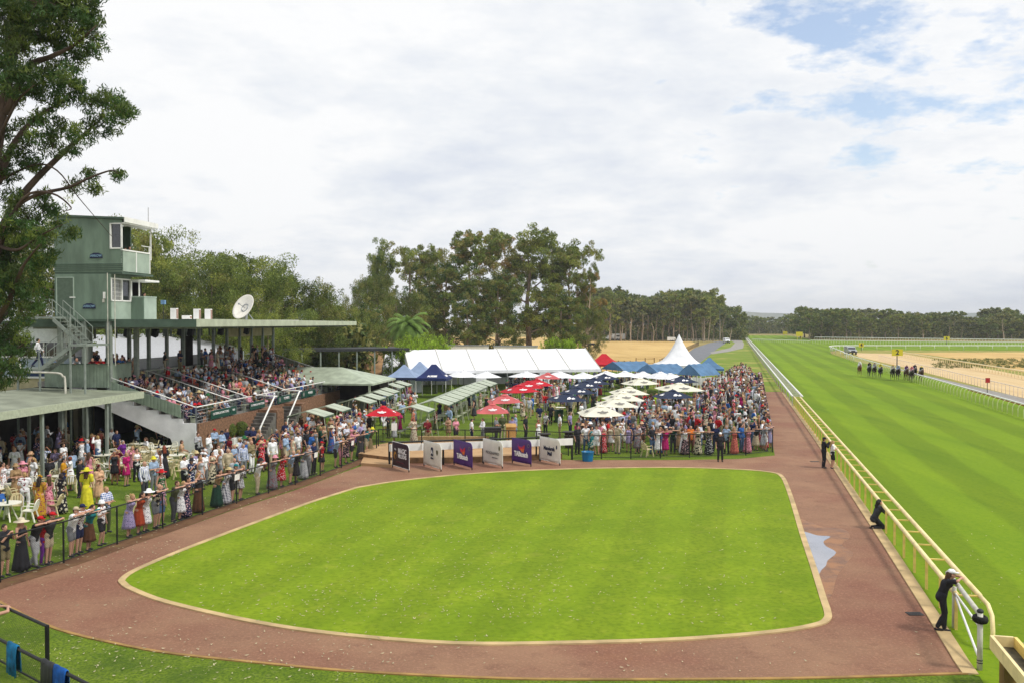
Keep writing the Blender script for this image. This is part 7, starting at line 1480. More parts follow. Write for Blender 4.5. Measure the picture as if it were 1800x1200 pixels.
def lp(u, v, ps, sp, where, h=1.0, face=None, zone='lawnL'):
    sp = dict(sp); sp['pose'] = ps; add(at(u, v), (FACE0 if face is None else face) + random.uniform(-.2, .2), sp, where, zone, h=h, fixed=True)
FAC = lambda a: rad(a)
for a in [(187, 936, 'fold', O_(M_, 'blue check', 'olive', 'tr', hairc='blonde'), 'behind the white bucket hat woman', 1.05), (153, 896, 'stand', D_('yellow', 'maxi', hat='wide', hatc='yellow', slv='puff'), 'standing alone on the left lawn', 1.05, FAC(-10)), (174, 886, 'fold', D_('peach', 'midi', hat='fascinator', hatc='dark red', slv='puff'), 'next to the yellow dress', 1.0), (70, 910, 'drink', D_('gold floral', 'maxi', hat='fascinator', hatc='mustard', slv='puff', hairc='dark'), 'on the left lawn', 1.0, FAC(0)),
          (86, 905, 'drink', D_('pink floral', 'maxi', hat='fascinator', hatc='pink'), 'beside the gold dress', .95, FAC(60)), (108, 902, 'stand', D_('black leaf print', 'maxi', slv='short', hair='bob', hairc='dark'), 'with her back to the camera on the left lawn', 1.0, FAC(-5)), (44, 900, 'drink', O_(F_, 'white floral', 'white', 'tr', slv='short', hair='short', hairc='blonde'), 'on the left lawn', 1.0, FAC(20)), (28, 882, 'fold', D_('tan', 'maxi', hat='brim', hatc='tan', slv='short'), 'in the canopy shade', 1.0),
          (40, 875, 'drink', O_(F_, 'pink floral', 'brown', 'tr', hat='wide', hatc='pink'), 'in the canopy shade', .98), (112, 868, 'drink', O_(M_, 'mustard', 'navy', 'tr', hairc='black'), 'in the middle of the left lawn', 1.0, FAC(-80)), (140, 874, 'fold', O_(M_, 'black', 'black', 'tr', hairc='dark'), 'behind the yellow dress', 1.05, FAC(-60)), (254, 880, 'stand', O_(M_, 'white striped', 'dark grey', 'tr', slv='long', hair='bald', hairc='grey'), 'on the lawn behind the fence line', 1.06), (284, 893, 'stand', D_('green floral', 'midi', hat='wide', hatc='red', slv='strap'), 'on the lawn behind the fence line', .98), (270, 866, 'fold', O_(M_, 'pale blue', 'grey', 'tr', hat='brim', hatc='yellow'), 'on the lawn near the striped shirt', 1.0),
          (324, 866, 'fold', O_(M_, 'white', 'black', 'tr', hairc='black'), 'one of a pair in white', 1.04), (337, 860, 'fold', O_(M_, 'white', 'navy', 'tr', hairc='grey'), 'one of a pair in white', 1.0), (352, 856, 'stand', O_(F_, 'white', 'pink', 'midi', hairc='brown'), 'in the group behind the fence', .96), (360, 853, 'stand', O_(F_, 'white', 'grey', 'tr', hat='cap', hatc='white'), 'in the group behind the fence', .96),
          (330, 792, 'stand', O_(M_, 'blue', 'navy', 'tr', hair='bald', hairc='grey'), 'by the stepped white wall', 1.05), (348, 812, 'drink', O_(F_, 'light grey', 'black', 'tr', slv='long', hairc='brown', hair='bun'), 'in the upright group before the stand', 1.0), (367, 814, 'drink', O_(M_, 'white', 'light grey', 'sh', slv='long', hairc='brown'), 'in the upright group before the stand', 1.0), (377, 803, 'fold', O_(M_, 'pale blue', 'brown', 'tr', slv='long', hat='cap', hatc='red'), 'in the upright group before the stand', 1.0), (390, 809, 'fold', O_(M_, 'pale blue', 'beige', 'tr', slv='long', hat='cap', hatc='black'), 'in the upright group before the stand', 1.03), (398, 804, 'stand', O_(M_, 'navy', 'navy', 'tr', slv='long'), 'in the upright group before the stand', 1.03), (412, 868, 'stand', O_(M_, 'light grey', 'beige', 'tr', hair='bald', hairc='white'), 'in the gap behind the fence', 1.0), (404, 812, 'stand', O_(F_, 'dark red', 'dark grey', 'sh', hat='cap', hatc='dark red'), 'beside the navy suit', .85),
          (436, 801, 'fold', O_(M_, 'navy', 'black', 'sh', hairc='dark'), 'on the tan path by the stairs', 1.05), (445, 801, 'fold', O_(M_, 'navy', 'black', 'tr', hair='bald', hairc='white'), 'on the tan path by the stairs', 1.03), (456, 803, 'stand', D_('light grey', 'maxi', hairc='blonde', slv='strap'), 'on the tan path by the stairs', .98), (461, 818, 'hip', O_(M_, 'red', 'navy', 'tr', hairc='dark'), 'near the fence bend', 1.0), (478, 816, 'phone', O_(M_, 'black', 'black', 'tr', hairc='dark'), 'near the fence bend', .95), (412, 838, 'drink', O_(M_, 'pale blue', 'grey', 'tr', hair='bald', hairc='grey'), 'near the fence bend', 1.0),
          (485, 762, 'stand', O_(F_, 'light grey', 'light grey', 'maxi', hairc='dark'), 'at the foot of the second stairs', 1.0), (493, 764, 'drink', O_(F_, 'dark red', 'black', 'tr', hairc='dark'), 'at the foot of the second stairs', 1.0), (593, 785, 'drink', D_('dark red', 'maxi', hat='fascinator', hatc='red', slv='strap'), 'beside the near picnic shelter', 1.1), (570, 795, 'stand', O_(F_, 'beige', 'black', 'tr', hairc='blonde', slv='strap'), 'beside the near picnic shelter', .97), (548, 780, 'fold', O_(M_, 'white', 'navy', 'tr', hat='cap', hatc='brown'), 'under the near picnic shelter', 1.05), (522, 788, 'stand', O_(M_, 'dark red', 'black', 'tr', hairc='grey'), 'under the near picnic shelter', 1.0), (510, 792, 'fold', O_(M_, 'pale blue', 'grey', 'tr', hair='bald', hairc='grey'), 'left of the near picnic shelter', 1.0), (529, 776, 'stand', O_(F_, 'brown', 'beige', 'tr', hat='brim', hatc='cream'), 'under the near picnic shelter', 1.02), (524, 812, 'stand', O_(M_, 'white', 'grey', 'tr', hat='cap', hatc='black'), 'in the knot behind the fence', 1.0), (540, 806, 'stand', O_(M_, 'black', 'navy', 'tr', hairc='dark'), 'in the knot behind the fence', 1.0), (548, 812, 'stand', O_(F_, 'blue', 'navy', 'midi', hat='fascinator', hatc='dark red', slv='long'), 'in the knot behind the fence', 1.0),
          (216, 828, 'hip', D_('purple', 'midi', slv='short', hair='short', hairc='grey'), 'among the left lawn tables', 1.0), (240, 846, 'fold', O_(F_, 'white check', 'black', 'tr', slv='strap', hair='bun', hairc='black'), 'among the left lawn tables', 1.0), (241, 796, 'shade', O_(M_, 'pale blue', 'black', 'tr', hat='brim', hatc='straw'), 'before the dark undercroft', 1.0), (281, 792, 'stand', O_(M_, 'cream', 'navy', 'tr', hairc='dark'), 'by the stepped white wall', 1.05), (301, 794, 'drink', O_(F_, 'black', 'black', 'midi', hat='fascinator', hatc='black', slv='strap'), 'by the stepped white wall', 1.03), (112, 784, 'stand', O_(M_, 'blue', 'navy', 'tr', hair='bald', hairc='dark'), 'under the canopy with his back to us', 1.08, FAC(10)),
          (196, 802, 'stand', O_(M_, 'white', 'olive', 'tr', hairc='grey'), 'behind the second canopy post', 1.0), (205, 806, 'stand', O_(M_, 'navy', 'brown', 'tr', hairc='brown'), 'behind the second canopy post', 1.0), (42, 810, 'stand', D_('dark red', 'maxi', hairc='blonde', slv='strap'), 'deep under the canopy', 1.05), (68, 812, 'drink', D_('cream floral', 'midi', hairc='blonde'), 'deep under the canopy', 1.0)]:
    lp(*a)
# seated at the left tables
for a in [(52, 838, 'sit', O_(M_, 'pale blue', 'navy', 'tr'), 'seated under the canopy'), (88, 850, 'sit', O_(M_, 'black', 'black', 'tr'), 'seated under the canopy'), (128, 836, 'sit', O_(M_, 'pale blue', 'dark grey', 'tr', hairc='dark'), 'seated behind the man in yellow'), (133, 815, 'sit', O_(M_, 'navy floral', 'dark grey', 'tr', hair='bald', hairc='white'), 'seated by the spiky plant'), (168, 808, 'sit', O_(F_, 'coral', 'beige', 'tr', hair='bob', hairc='blonde'), 'seated under the canopy edge'), (15, 862, 'sit', O_(F_, 'white', 'black', 'tr'), 'seated at the left picture edge'), (8, 912, 'sitfwd', O_(M_, 'blue', 'grey', 'tr'), 'seated at the left picture edge'), (318, 812, 'sit', O_(F_, 'peach', 'cream', 'tr', hair='bob'), 'seated by the stepped wall'), (258, 806, 'sit', O_(F_, 'white spotted', 'grey', 'tr'), 'seated at a middle lawn table'), (20, 832, 'sit', O_(M_, 'dark red', 'grey', 'tr'), 'seated in the canopy shade'), (98, 830, 'sit', O_(F_, 'lilac', 'white', 'tr'), 'seated in the canopy shade'), (150, 838, 'sit', O_(M_, 'grey', 'navy', 'tr', hair='bald', hairc='grey'), 'seated by the first canopy post')]:
    lp(*a, face=random.uniform(0, 6))
# arms over the near left fence
q = A1 - dirv * 2.0; nrm = Vector((-dirv.y, dirv.x, 0)); nrm = nrm if nrm.x > 0 else -nrm
add(q - nrm * .37, math.atan2(-nrm.x, nrm.y), dict(O_(M_, 'white', 'navy', 'sh', hairc='brown', slv='strap'), pose='rail'), 'resting his forearms on the near fence at the lower left corner', 'near', fixed=True, h=1.0)
add(q - nrm * .4 - dirv * .62, math.atan2(-nrm.x, nrm.y), dict(O_(F_, 'teal', 'denim', 'sh', hairc='blonde'), pose='rail'), 'leaning on the near fence, mostly outside the left edge', 'near', fixed=True, h=1.0)
# race workers by the running rail
face_r = math.atan2(-TN.x, TN.y)
add(at(1661, 1110), face_r - .1, dict(O_(F_, 'black', 'black', 'tr', hat='cap', hatc='white', hairc='brown', slv='short', shoe='black'), pose='railx', vox=.012), 'leaning on the white gate by the yellow rail', 'rail', fixed=True, h=1.0)
add(at(1542, 929), face_r + .3, dict(O_(F_, 'dark grey', 'black', 'tr', hairc='black', slv='long', hair='long'), pose='kneel'), 'kneeling at the edge of the path under the yellow rail', 'rail', fixed=True, h=1.0)
add(at(1448, 822), face_r + .2, dict(O_(M_, 'black', 'black', 'tr', hat='cap', hatc='black', slv='long'), pose='phone'), 'filming at the yellow rail', 'rail', fixed=True, h=1.0)
add(at(1463, 823), face_r + .1, dict(O_(F_, 'white', 'black', 'sh', hairc='blonde', slv='short'), pose='drink'), 'standing next to the filming man at the yellow rail', 'rail', fixed=True, h=.92)
# front row of the packed crowd
FR = [(1015, 801, 'stand', O_(M_, 'black', 'black', 'tr', hairc='dark'), 1.04), (1030, 798, 'hip', O_(M_, 'white', 'denim', 'tr', hairc='dark'), 1.02), (1040, 799, 'stand', D_('teal leaf print', 'midi', hairc='dark'), .98), (1049, 802, 'drink', O_(M_, 'white', 'white', 'sh', hairc='brown'), 1.05), (1061, 799, 'stand', D_('red floral', 'maxi', hairc='brown'), .9), (1074, 796, 'stand', O_(F_, 'cream', 'white', 'mini', hairc='blonde', slv='strap'), 1.0), (1092, 790, 'stand', O_(F_, 'white', 'cream', 'sh', hat='cap', hatc='white'), .95), (1105, 797, 'stand', D_('lilac', 'mini', hairc='black'), .98), (1128, 790, 'stand', O_(F_, 'black floral', 'brown', 'mini', hat='brim', hatc='peach'), .98), (1146, 800, 'hip', O_(M_, 'black', 'denim', 'tr', hairc='brown'), 1.0), (1158, 803, 'rail', D_('white', 'midi', hairc='brown'), 1.0), (1170, 803, 'rail', D_('magenta', 'midi', hat='fascinator', hatc='white', slv='short'), 1.02), (1183, 799, 'rail', O_(M_, 'dark green', 'dark grey', 'tr', hairc='grey'), 1.0), (1204, 802, 'rail', O_(F_, 'white', 'black floral', 'maxi', hairc='brown', slv='strap'), .98), (1214, 799, 'stand', O_(M_, 'orange', 'brown', 'tr', hair='bald', hairc='red'), 1.0), (1227, 802, 'rail', D_('cream leaf print', 'maxi', hairc='blonde', slv='short'), 1.0), (1246, 802, 'rail', D_('black spotted', 'maxi', hat='fascinator', hatc='peach', hairc='blonde'), 1.0), (1258, 797, 'stand', O_(M_, 'navy', 'navy', 'tr'), 1.0), (1277, 800, 'stand', O_(M_, 'pale blue', 'black', 'tr', hairc='grey'), 1.03), (1291, 801, 'rail', D_('coral floral', 'maxi', hat='fascinator', hatc='peach', hairc='blonde'), .98), (1303, 797, 'stand', O_(M_, 'blue', 'denim', 'tr', hairc='dark', slv='long'), 1.03), (1315, 799, 'rail', D_('pink floral', 'maxi', hairc='blonde'), .98), (1329, 795, 'rail', O_(F_, 'black', 'beige', 'midi', hairc='brown'), .98), (1343, 794, 'rail', D_('white striped', 'midi', hairc='brown', slv='short'), .97), (1352, 790, 'rail', D_('lilac striped', 'midi', hairc='blonde', slv='short'), .98)]
for u, v, ps, sp, h in FR: add(at(u, v - 3), random.uniform(2.7, 3.4) if ps == 'rail' else random.uniform(2.2, 3.9), dict(sp, pose=ps), 'in the front row at the crowd fence', 'front', fixed=True, h=h)
add(at(1266, 811), math.pi * .97, dict(O_(M_, 'black', 'black', 'tr', hat='cap', hatc='white', shoe='black'), pose='stand'), 'standing on the red path outside the crowd fence', 'path', fixed=True, h=1.0)
# middle lawn, named from the photograph
for a in [(948, 752, 'stand', O_(M_, 'navy', 'beige', 'tr'), 'on the open middle lawn', 1.05), (893, 748, 'stand', O_(M_, 'grey', 'khaki', 'tr'), 'by the nearest pink umbrella pole', 1.0), (959, 765, 'stand', O_(F_, 'black striped', 'black', 'tr'), 'behind the barrel table', .98), (906, 772, 'stand', O_(M_, 'pale blue', 'pale blue', 'sh', hair='bald', hairc='grey'), 'behind the stage at the middle', 1.04), (924, 774, 'stand', O_(M_, 'black', 'black', 'tr', hairc='dark'), 'behind the stage at the middle', 1.02), (790, 757, 'drink', O_(M_, 'pale blue', 'navy', 'tr', slv='long'), 'by the picnic shelter legs', 1.05), (766, 762, 'stand', O_(F_, 'dark red floral', 'olive', 'midi'), 'by the picnic shelter legs', .98), (829, 779, 'stand', O_(M_, 'white', 'navy', 'tr', hairc='dark'), 'behind the sandstone stage wall', .98), (849, 779, 'fold', O_(M_, 'white', 'grey', 'tr', slv='long', hairc='brown'), 'behind the sandstone stage wall', 1.0), (1348 - 22, 0, 0, 0, 0) if False else (1022, 745, 'stand', O_(F_, 'white', 'black', 'tr', hairc='dark'), 'beside the nearest navy umbrella', 1.0), (968, 748, 'walk', O_(M_, 'black', 'black', 'tr'), 'walking past the dark wheelie bin', 1.0), (984, 770, 'stand', O_(M_, 'white', 'khaki', 'tr', hairc='dark'), 'in front of the dark wheelie bin', 1.03), (1152, 728, 'stand', O_(M_, 'lime', 'black', 'tr', slv='short'), 'wearing a high visibility vest in the open gap', 1.08), (1002, 766, 'stand', O_(M_, 'lilac', 'navy', 'tr'), 'near the right end of the stage', 1.0), (1044, 760, 'stand', O_(F_, 'light grey', 'denim', 'sh'), 'under the nearest cream umbrella', .98), (726, 758, 'stand', D_('coral', 'midi'), 'under the lone picnic shelter', 1.0), (720, 700, 'stand', D_('red floral', 'maxi', hairc='dark'), 'by the first shelter row end', 1.05), (715, 704, 'stand', D_('purple floral', 'maxi', hairc='brown'), 'by the first shelter row end', 1.0)]:
    lp(*a, face=random.uniform(0, 6.28), zone='mid')
for i, (u, v, lab) in enumerate([(376, 858, 'white race card held over the black fence by the woman in the boater'), (497, 812, 'white paper held over the fence by the blonde woman in black'), (622, 790, 'white card hanging over the far end of the curved fence')]):
    q, n_ = fence_face(u, v + 25); o = MB().add([(-.2, 0, 0), (.2, .01, 0), (.2, .03, .26), (0, .05, .27), (-.2, .02, .26)], [(0, 1, 2, 3, 4)]).build('race_card', M_WHITE); md = o.modifiers.new('t', 'SOLIDIFY'); md.thickness = .004; o.location = q + n_ * .06 + Vector((0, 0, 1.08)); o.rotation_euler = (0, 0, math.atan2(-n_.x, n_.y)); tag(o, lab, 'race card')
gh = empty('giant_face_mask', atd(365, 748, 57.5)); tag(gh, 'oversized brown faced mask with white hair raised above the upright group', 'mask'); MK = mat('mask paint', srgb(196, 130, 92), amt=.25, scale=6)
mk = MB(); mk.ell((0, 0, 0), (.36, .42, .5), 14, 10); mk.ell((.3, -.2, -.05), (.12, .12, .16), 8, 6); mk.ell((.22, -.25, .14), (.16, .1, .06), 8, 6); mk.ell((.2, -.22, -.28), (.16, .14, .12), 8, 6); mk.ell((-.3, -.1, 0), (.07, .1, .14), 8, 6); mk.build('face', MK, gh, smooth=True)
for x_ in (-.2, .0, .2): MB().ell((x_, .02, .36), (.11, .36, .2), 8, 6).build('hair', mat('mask hair', srgb(234, 230, 220)), gh, smooth=True)
MB().tube([(0, 0, -.4), (0, 0, -1.1)], .03, 6).build('pole', M_TIMBER, gh)
# random wardrobe
TOPM = ['black', 'navy', 'grey', 'dark grey', 'white', 'white', 'navy', 'black', 'pale blue', 'dark grey', 'light grey', 'white', 'pale blue', 'navy', 'black', 'grey', 'blue', 'light grey', 'white striped', 'blue check', 'dark green', 'pink', 'dark red', 'beige', 'olive', 'navy floral', 'lilac', 'red', 'white check', 'khaki', 'white', 'white', 'pale blue']
DR = ['dark grey', 'black leaf print', 'navy spotted', 'white', 'black', 'navy', 'black floral', 'grey', 'white floral', 'beige', 'navy floral', 'light grey', 'cream floral', 'black spotted', 'white', 'black', 'red', 'pink floral', 'navy spotted', 'coral', 'lilac', 'white floral', 'black floral', 'blue floral', 'dark green', 'magenta', 'white', 'peach', 'pink', 'black', 'red floral', 'cream', 'navy', 'white leaf print', 'white spotted', 'tan', 'pale blue', 'dark red', 'grey floral', 'cream leaf print']
BT = ['navy', 'black', 'beige', 'grey', 'khaki', 'denim', 'white', 'dark grey', 'brown', 'olive']
def rnd_outfit(R):
    if R.random() < .5: sp = dict(f=True, dress=R.choice(DR), ln=R.choice(['maxi', 'midi', 'midi', 'mini']), slv=R.choice(['strap', 'short', 'strap', 'puff']), hair=R.choice(['long', 'long', 'bob', 'bun', 'short']), hairc=R.choice(['blonde', 'brown', 'dark', 'black', 'blonde', 'red', 'grey']))
    else: sp = dict(f=R.random() < .2, top=R.choice(TOPM), bot=R.choice(BT), bk=R.choice(['tr', 'tr', 'sh']), slv=R.choice(['short', 'short', 'long']), hair='short', hairc=R.choice(['brown', 'dark', 'black', 'grey', 'blonde', 'white']))
    if not sp['f'] and R.random() < .25: sp['hair'] = 'bald'
    if R.random() < .3:
        if sp['f']: sp['hat'] = R.choice(['wide', 'fascinator', 'brim', 'fascinator']); sp['hatc'] = R.choice(['white', 'cream', 'pink', 'red', 'black', 'straw', 'peach', 'navy'])
        else: sp['hat'] = R.choice(['cap', 'brim', 'cap']); sp['hatc'] = R.choice(['navy', 'black', 'white', 'red', 'straw', 'beige', 'grey', 'green'])
    sp['skin'] = R.choice([0, 0, 0, 1, 1, 2] if R.random() < .5 else [0, 1]); return sp
R = random.Random(99)
def ok_spot(p, dmin, pool): return all((p.x - q.x) ** 2 + (p.y - q.y) ** 2 > dmin * dmin for q in pool)
pool = [d['p'] for d in PEOPLE]
def inside(p, poly):
    c = False; n = len(poly)
    for i in range(n):
        a, b_ = poly[i], poly[(i + 1) % n]
        if (a.y > p.y) != (b_.y > p.y) and p.x < (b_.x - a.x) * (p.y - a.y) / (b_.y - a.y) + a.x: c = not c
    return c
def scatter(poly_px, n, dmin, where, zone, poses, facefn):
    poly = [at(u, v) for u, v in poly_px]; xs = [p.x for p in poly]; ys = [p.y for p in poly]; k = 0; tries = 0
    while k < n and tries < n * 60:
        tries += 1; p = Vector((R.uniform(min(xs), max(xs)), R.uniform(min(ys), max(ys)), 0))
        if not inside(p, poly) or not ok_spot(p, dmin, pool): continue
        sp = rnd_outfit(R); sp['pose'] = R.choice(poses); f = sp['f']; add(p, facefn(), sp, where, zone, h=(R.uniform(.93, 1.0) if f else R.uniform(.98, 1.08))); pool.append(PEOPLE[-1]['p']); k += 1
    return k
ftrack = lambda: math.atan2(-TN.x, TN.y) + R.uniform(-.9, .5) + .5
ST = ['stand', 'fold', 'stand', 'phone', 'drink', 'hip', 'stand', 'shade']
far_c = side
scatter([(1190, 800), (1352, 788), (1344, 745), (1338, 720), (1215, 722), (1190, 760)], 120, .42, 'in the packed crowd right of centre', 'crowdA', ST, ftrack)
scatter([(1215, 722), (1338, 720), (1332, 690), (1318, 662), (1305, 652), (1278, 668), (1240, 690)], 230, .5, 'in the far part of the packed crowd', 'crowdB', ST, ftrack)
scatter([(1010, 795), (1190, 800), (1190, 752), (1105, 752), (1010, 765)], 95, .42, 'in the crowd behind the front fence', 'crowdC', ST, lambda: R.uniform(2, 6.2))
scatter([(1040, 752), (1190, 752), (1215, 722), (1100, 718), (1040, 738)], 80, .45, 'between the cream umbrellas and the crowd', 'crowdD', ST, lambda: R.uniform(0, 6.2))
scatter([(870, 742), (1040, 738), (1060, 690), (1230, 684), (1230, 672), (900, 676)], 165, .6, 'under the middle lawn umbrellas', 'mid', ST + ['sit', 'walk'], lambda: R.uniform(0, 6.2))
scatter([(620, 775), (720, 768), (740, 720), (640, 715), (600, 745)], 44, .5, 'around the lone red umbrella', 'shel', ST, lambda: R.uniform(0, 6.2))
scatter([(500, 812), (640, 790), (640, 760), (560, 760), (500, 790)], 52, .45, 'in the knot of people near the picnic shelters', 'knot', ST, lambda: FACE0 + R.uniform(-.7, .7))
scatter([(620, 720), (730, 690), (720, 678), (640, 700)], 16, .7, 'along the first row of picnic shelters', 'shel', ST + ['sit'], lambda: R.uniform(0, 6.2))
scatter([(760, 745), (870, 735), (880, 700), (800, 712)], 18, .8, 'along the middle row of picnic shelters', 'shel', ST, lambda: R.uniform(0, 6.2))
scatter([(0, 850), (180, 830), (180, 800), (60, 790), (-40, 820)], 34, .6, 'in the shade of the low canopy', 'cano', ST + ['sit'], lambda: R.uniform(0, 6.2))
scatter([(335, 872), (420, 845), (520, 815), (560, 800), (500, 800), (420, 820), (340, 850)], 34, .48, 'just behind the curved fence line', 'knot', ST, lambda: FACE0 + R.uniform(-.6, .6))
for i in range(104):
    q = tr(s0 + .5 + i * .62 + R.uniform(-.1, .1), w0 + .06 * (.5 + i * .2) - .42)
    if R.random() < .88: sp = rnd_outfit(R); sp['pose'] = R.choice(['rail', 'railx', 'stand', 'phone']); add(q, math.atan2(-TN.x, TN.y) + R.uniform(-.2, .5), sp, 'along the side fence of the crowd', 'crowdB' if i > 30 else 'crowdA', h=R.uniform(.94, 1.04)); pool.append(PEOPLE[-1]['p'])
scatter([(690, 783), (950, 780), (950, 772), (690, 774)], 9, .8, 'behind the stage fence', 'stg', ST, lambda: R.uniform(0, 6.2))
scatter([(545, 668), (690, 690), (700, 676), (640, 668)], 14, .7, 'near the bar pavilion', 'bar', ST, lambda: R.uniform(0, 6.2))
scatter([(0, 892), (200, 862), (330, 848), (330, 832), (0, 858)], 13, .8, 'on the lawn between the tables', 'lawnL', ST, lambda: R.uniform(0, 6.2))
# grandstand: seated rows
R2 = random.Random(5); row_w = ['lowest', 'second', 'third', 'fourth', 'fifth', 'sixth', 'seventh', 'eighth', 'ninth', 'top']
def secname(y): return 'near block' if y < 5.2 else 'second block' if y < 14.6 else 'third block' if y < 22.4 else 'far block'
for k in range(10):
    for (a, b_) in SEC:
        if k >= 7: a = max(a, 2.6)
        y = a + .35
        while y < b_ - .25:
            den = .86 if y < 5.2 else (.5 if k < 3 else .74) if y < 14.6 else (.35 if k < 1 else .72) if y < 22.4 else (.5 if k > 1 else .3)
            if k >= 8 and 5 < y < 15: den = .12
            if R2.random() < den:
                standp = k >= 9 or (k >= 8 and R2.random() < .5); x = -DEP * k - (.42 if not standp else .25); w = SL(x, y + R2.uniform(-.06, .06)); sp = rnd_outfit(R2)
                if R2.random() < .5 and sp.get('top') is None: sp = rnd_outfit(R2)
                sp['pose'] = R2.choice(['sit', 'sit', 'sitfwd']) if not standp else R2.choice(['stand', 'fold', 'drink'])
                d = GX.copy(); fc = math.atan2(-d.x, d.y) + R2.uniform(-.3, .5)
                add(w, fc, sp, f"{'seated' if not standp else 'standing'}, {row_w[k]} row, grandstand {secname(y)}", 'stand' + str(k) + secname(y), z=tierz(k) - (.115 if not standp else 0) + (.0), h=R2.uniform(.95, 1.03) if not standp else R2.uniform(.97, 1.05))
            y += .58
# concourse standers, balcony men, tower staff
for i in range(7):
    y = R2.uniform(3, 8) if i < 3 else R2.uniform(17, 30); add(SL(-8.5 - R2.uniform(0, .9), y), math.atan2(-GX.x, GX.y) + R2.uniform(-.5, .5), dict(rnd_outfit(R2), pose='stand'), 'standing on the top concourse between the columns', 'conc', z=4.42)
for i, (x, y, c, hc) in enumerate([(-8.9, 0, 'pale blue', 'grey'), (-7.6, .0, 'light grey', 'white'), (-6.6, .05, 'dark red', 'grey'), (-6.05, .0, 'red', 'white'), (-5.95, .75, 'navy', 'grey'), (-5.95, 1.5, 'blue', 'white')]):
    fc = math.atan2(-(-GY.x), -GY.y) if i < 4 else math.atan2(-GX.x, GX.y)
    add(SL(x, y + .15 if i < 4 else y), fc, dict(O_(M_, c, 'dark grey', 'tr', hairc=hc, hair='bald'), pose='lean'), 'leaning on the ribbed green balcony', 'balc', z=4.4, fixed=True)
add(SL(-8.3, -.9), 2.2, dict(O_(M_, 'white', 'navy', 'tr', hairc='black', slv='long'), pose='walk'), 'on the landing of the outside stairs', 'tower', z=5.35 - .0, fixed=True) if False else add(SL(-8.7, -2.3), -1.2, dict(O_(M_, 'white', 'navy', 'tr', hairc='black', slv='long'), pose='walk'), 'on the lower landing of the outside stairs', 'tower', z=5.36, fixed=True)
for x, y, c, ps in ((-5.3, .9, 'black', 'phone'), (-5.2, 1.7, 'navy', 'stand'), (-5.6, .4, 'dark grey', 'stand')): add(SL(x, y), math.atan2(-GX.x, GX.y), dict(O_(M_, c, 'black', 'tr', hairc='dark', slv='long'), pose=ps), 'in the open camera balcony of the tower', 'tower', z=11.07, fixed=True)
add(SL(-4.9, 2.9), math.atan2(-GX.x, GX.y), dict(O_(F_, 'pale blue', 'navy', 'tr', hairc='dark'), pose='stand'), 'in the lower booth of the tower', 'tower', z=8.2, fixed=True)
# which of them are individuals: hand placed ones, then the ones that show largest
for d in PEOPLE:
    u, v = px(d['p'] + Vector((0, 0, .9))); d['vis'] = -20 < u < 1820; d['dist'] = d['p'].y
PEOPLE = [d for d in PEOPLE if d['vis']]
PEOPLE.sort(key=lambda d: (not d['fixed'], d['dist'])); IND = PEOPLE[:300]; REST = PEOPLE[300:]
print('people', len(PEOPLE))
seen = {}
def person(d, nodes=None):
    sp = d['sp']; near_ = d['dist'] < 62; sp.setdefault('vox', .016 if near_ else .03); pl = parts_for(sp); root = inst('person', pl[0][1], pl[0][2]); root.location = d['p']; root.rotation_euler = (0, 0, d['face']); s_ = d['h'] * 1.0; root.scale = (s_, s_, s_)
    for nm, me, m in pl[1:]: inst(nm, me, m, root)
    q = {'fold': 'arms folded', 'phone': 'hands at face', 'drink': 'forearm lifted', 'hip': 'hand on hip', 'stand': 'arms down', 'sit': 'upright', 'sitfwd': 'bent forward', 'shade': 'shading eyes', 'rail': 'forearms on rail', 'railx': 'legs crossed', 'walk': 'mid step'}.get(sp['pose'], 'still')
    cw = clothes_words(sp); sh_ = cw.rsplit(',', 1)[0] if not sp.get('hat') else cw; wh = d['where']; wt = wh.replace(' the ', ' ').replace(' of grandstand', '')
    for lab in (cw + ', ' + wh, cw + ', ' + wt, sh_ + ', ' + wh, sh_ + ', ' + wt, sh_.replace(' top,', ',') + ', ' + wt, sh_.replace(' top,', ',') + ', ' + q + ', ' + wt, cw + ', ' + q + ', ' + d['zone'].replace('crowdA', 'packed crowd').replace('fenceL', 'curved fence').replace('front', 'front row').replace('crowdC', 'front crowd')):
        if len(lab.split()) <= 16 and lab not in seen: break
    seen[lab] = 1
    grp = {'s': 'spectators in the grandstand', 'c': 'spectators in the crowd', 'f': 'spectators along the fences'}.get(d['zone'][0], 'racegoers and staff')
    tag(root, lab, 'person', grp); return root
for d in IND: person(d)
# the rest of the crowd as one mass
def merge_crowd(lst, name, label):
    Vs = []; Fs = []; Mi = []; mats_ = []; mid_ = {}; off = 0
    for d in lst:
        sp = d['sp']; sp['vox'] = .045; c, s_ = math.cos(d['face']), math.sin(d['face']); h = d['h']; Rm = np.array([[c, -s_, 0], [s_, c, 0], [0, 0, 1]]) * h
        for nm, me, m in parts_for(sp):
            key = id(me)
            if key not in NPM:
                n = len(me.vertices); co = np.empty(n * 3, np.float32); me.vertices.foreach_get('co', co); co = co.reshape(-1, 3); me.calc_loop_triangles(); t = np.empty(len(me.loop_triangles) * 3, np.int32); me.loop_triangles.foreach_get('vertices', t); NPM[key] = (co, t.reshape(-1, 3))
            co, t = NPM[key]; Vs.append(co @ Rm.T + np.array(d['p'])); Fs.append(t + off); off += len(co)
            if m.name not in mid_: mid_[m.name] = len(mats_); mats_.append(m)
            Mi.append(np.full(len(t), mid_[m.name]))
    if not Vs: return
    o = np_mesh(name, np.concatenate(Vs), np.concatenate(Fs), mats_, np.concatenate(Mi)); o.data.polygons.foreach_set('use_smooth', [True] * len(o.data.polygons)); tag(o, label, 'crowd', kind='stuff'); print(name, len(o.data.polygons))
NPM = {}
merge_crowd([d for d in REST if d['zone'].startswith('stand') or d['zone'] == 'conc'], 'distant_spectators', 'distant seated spectators filling the farther rows of the grandstand')
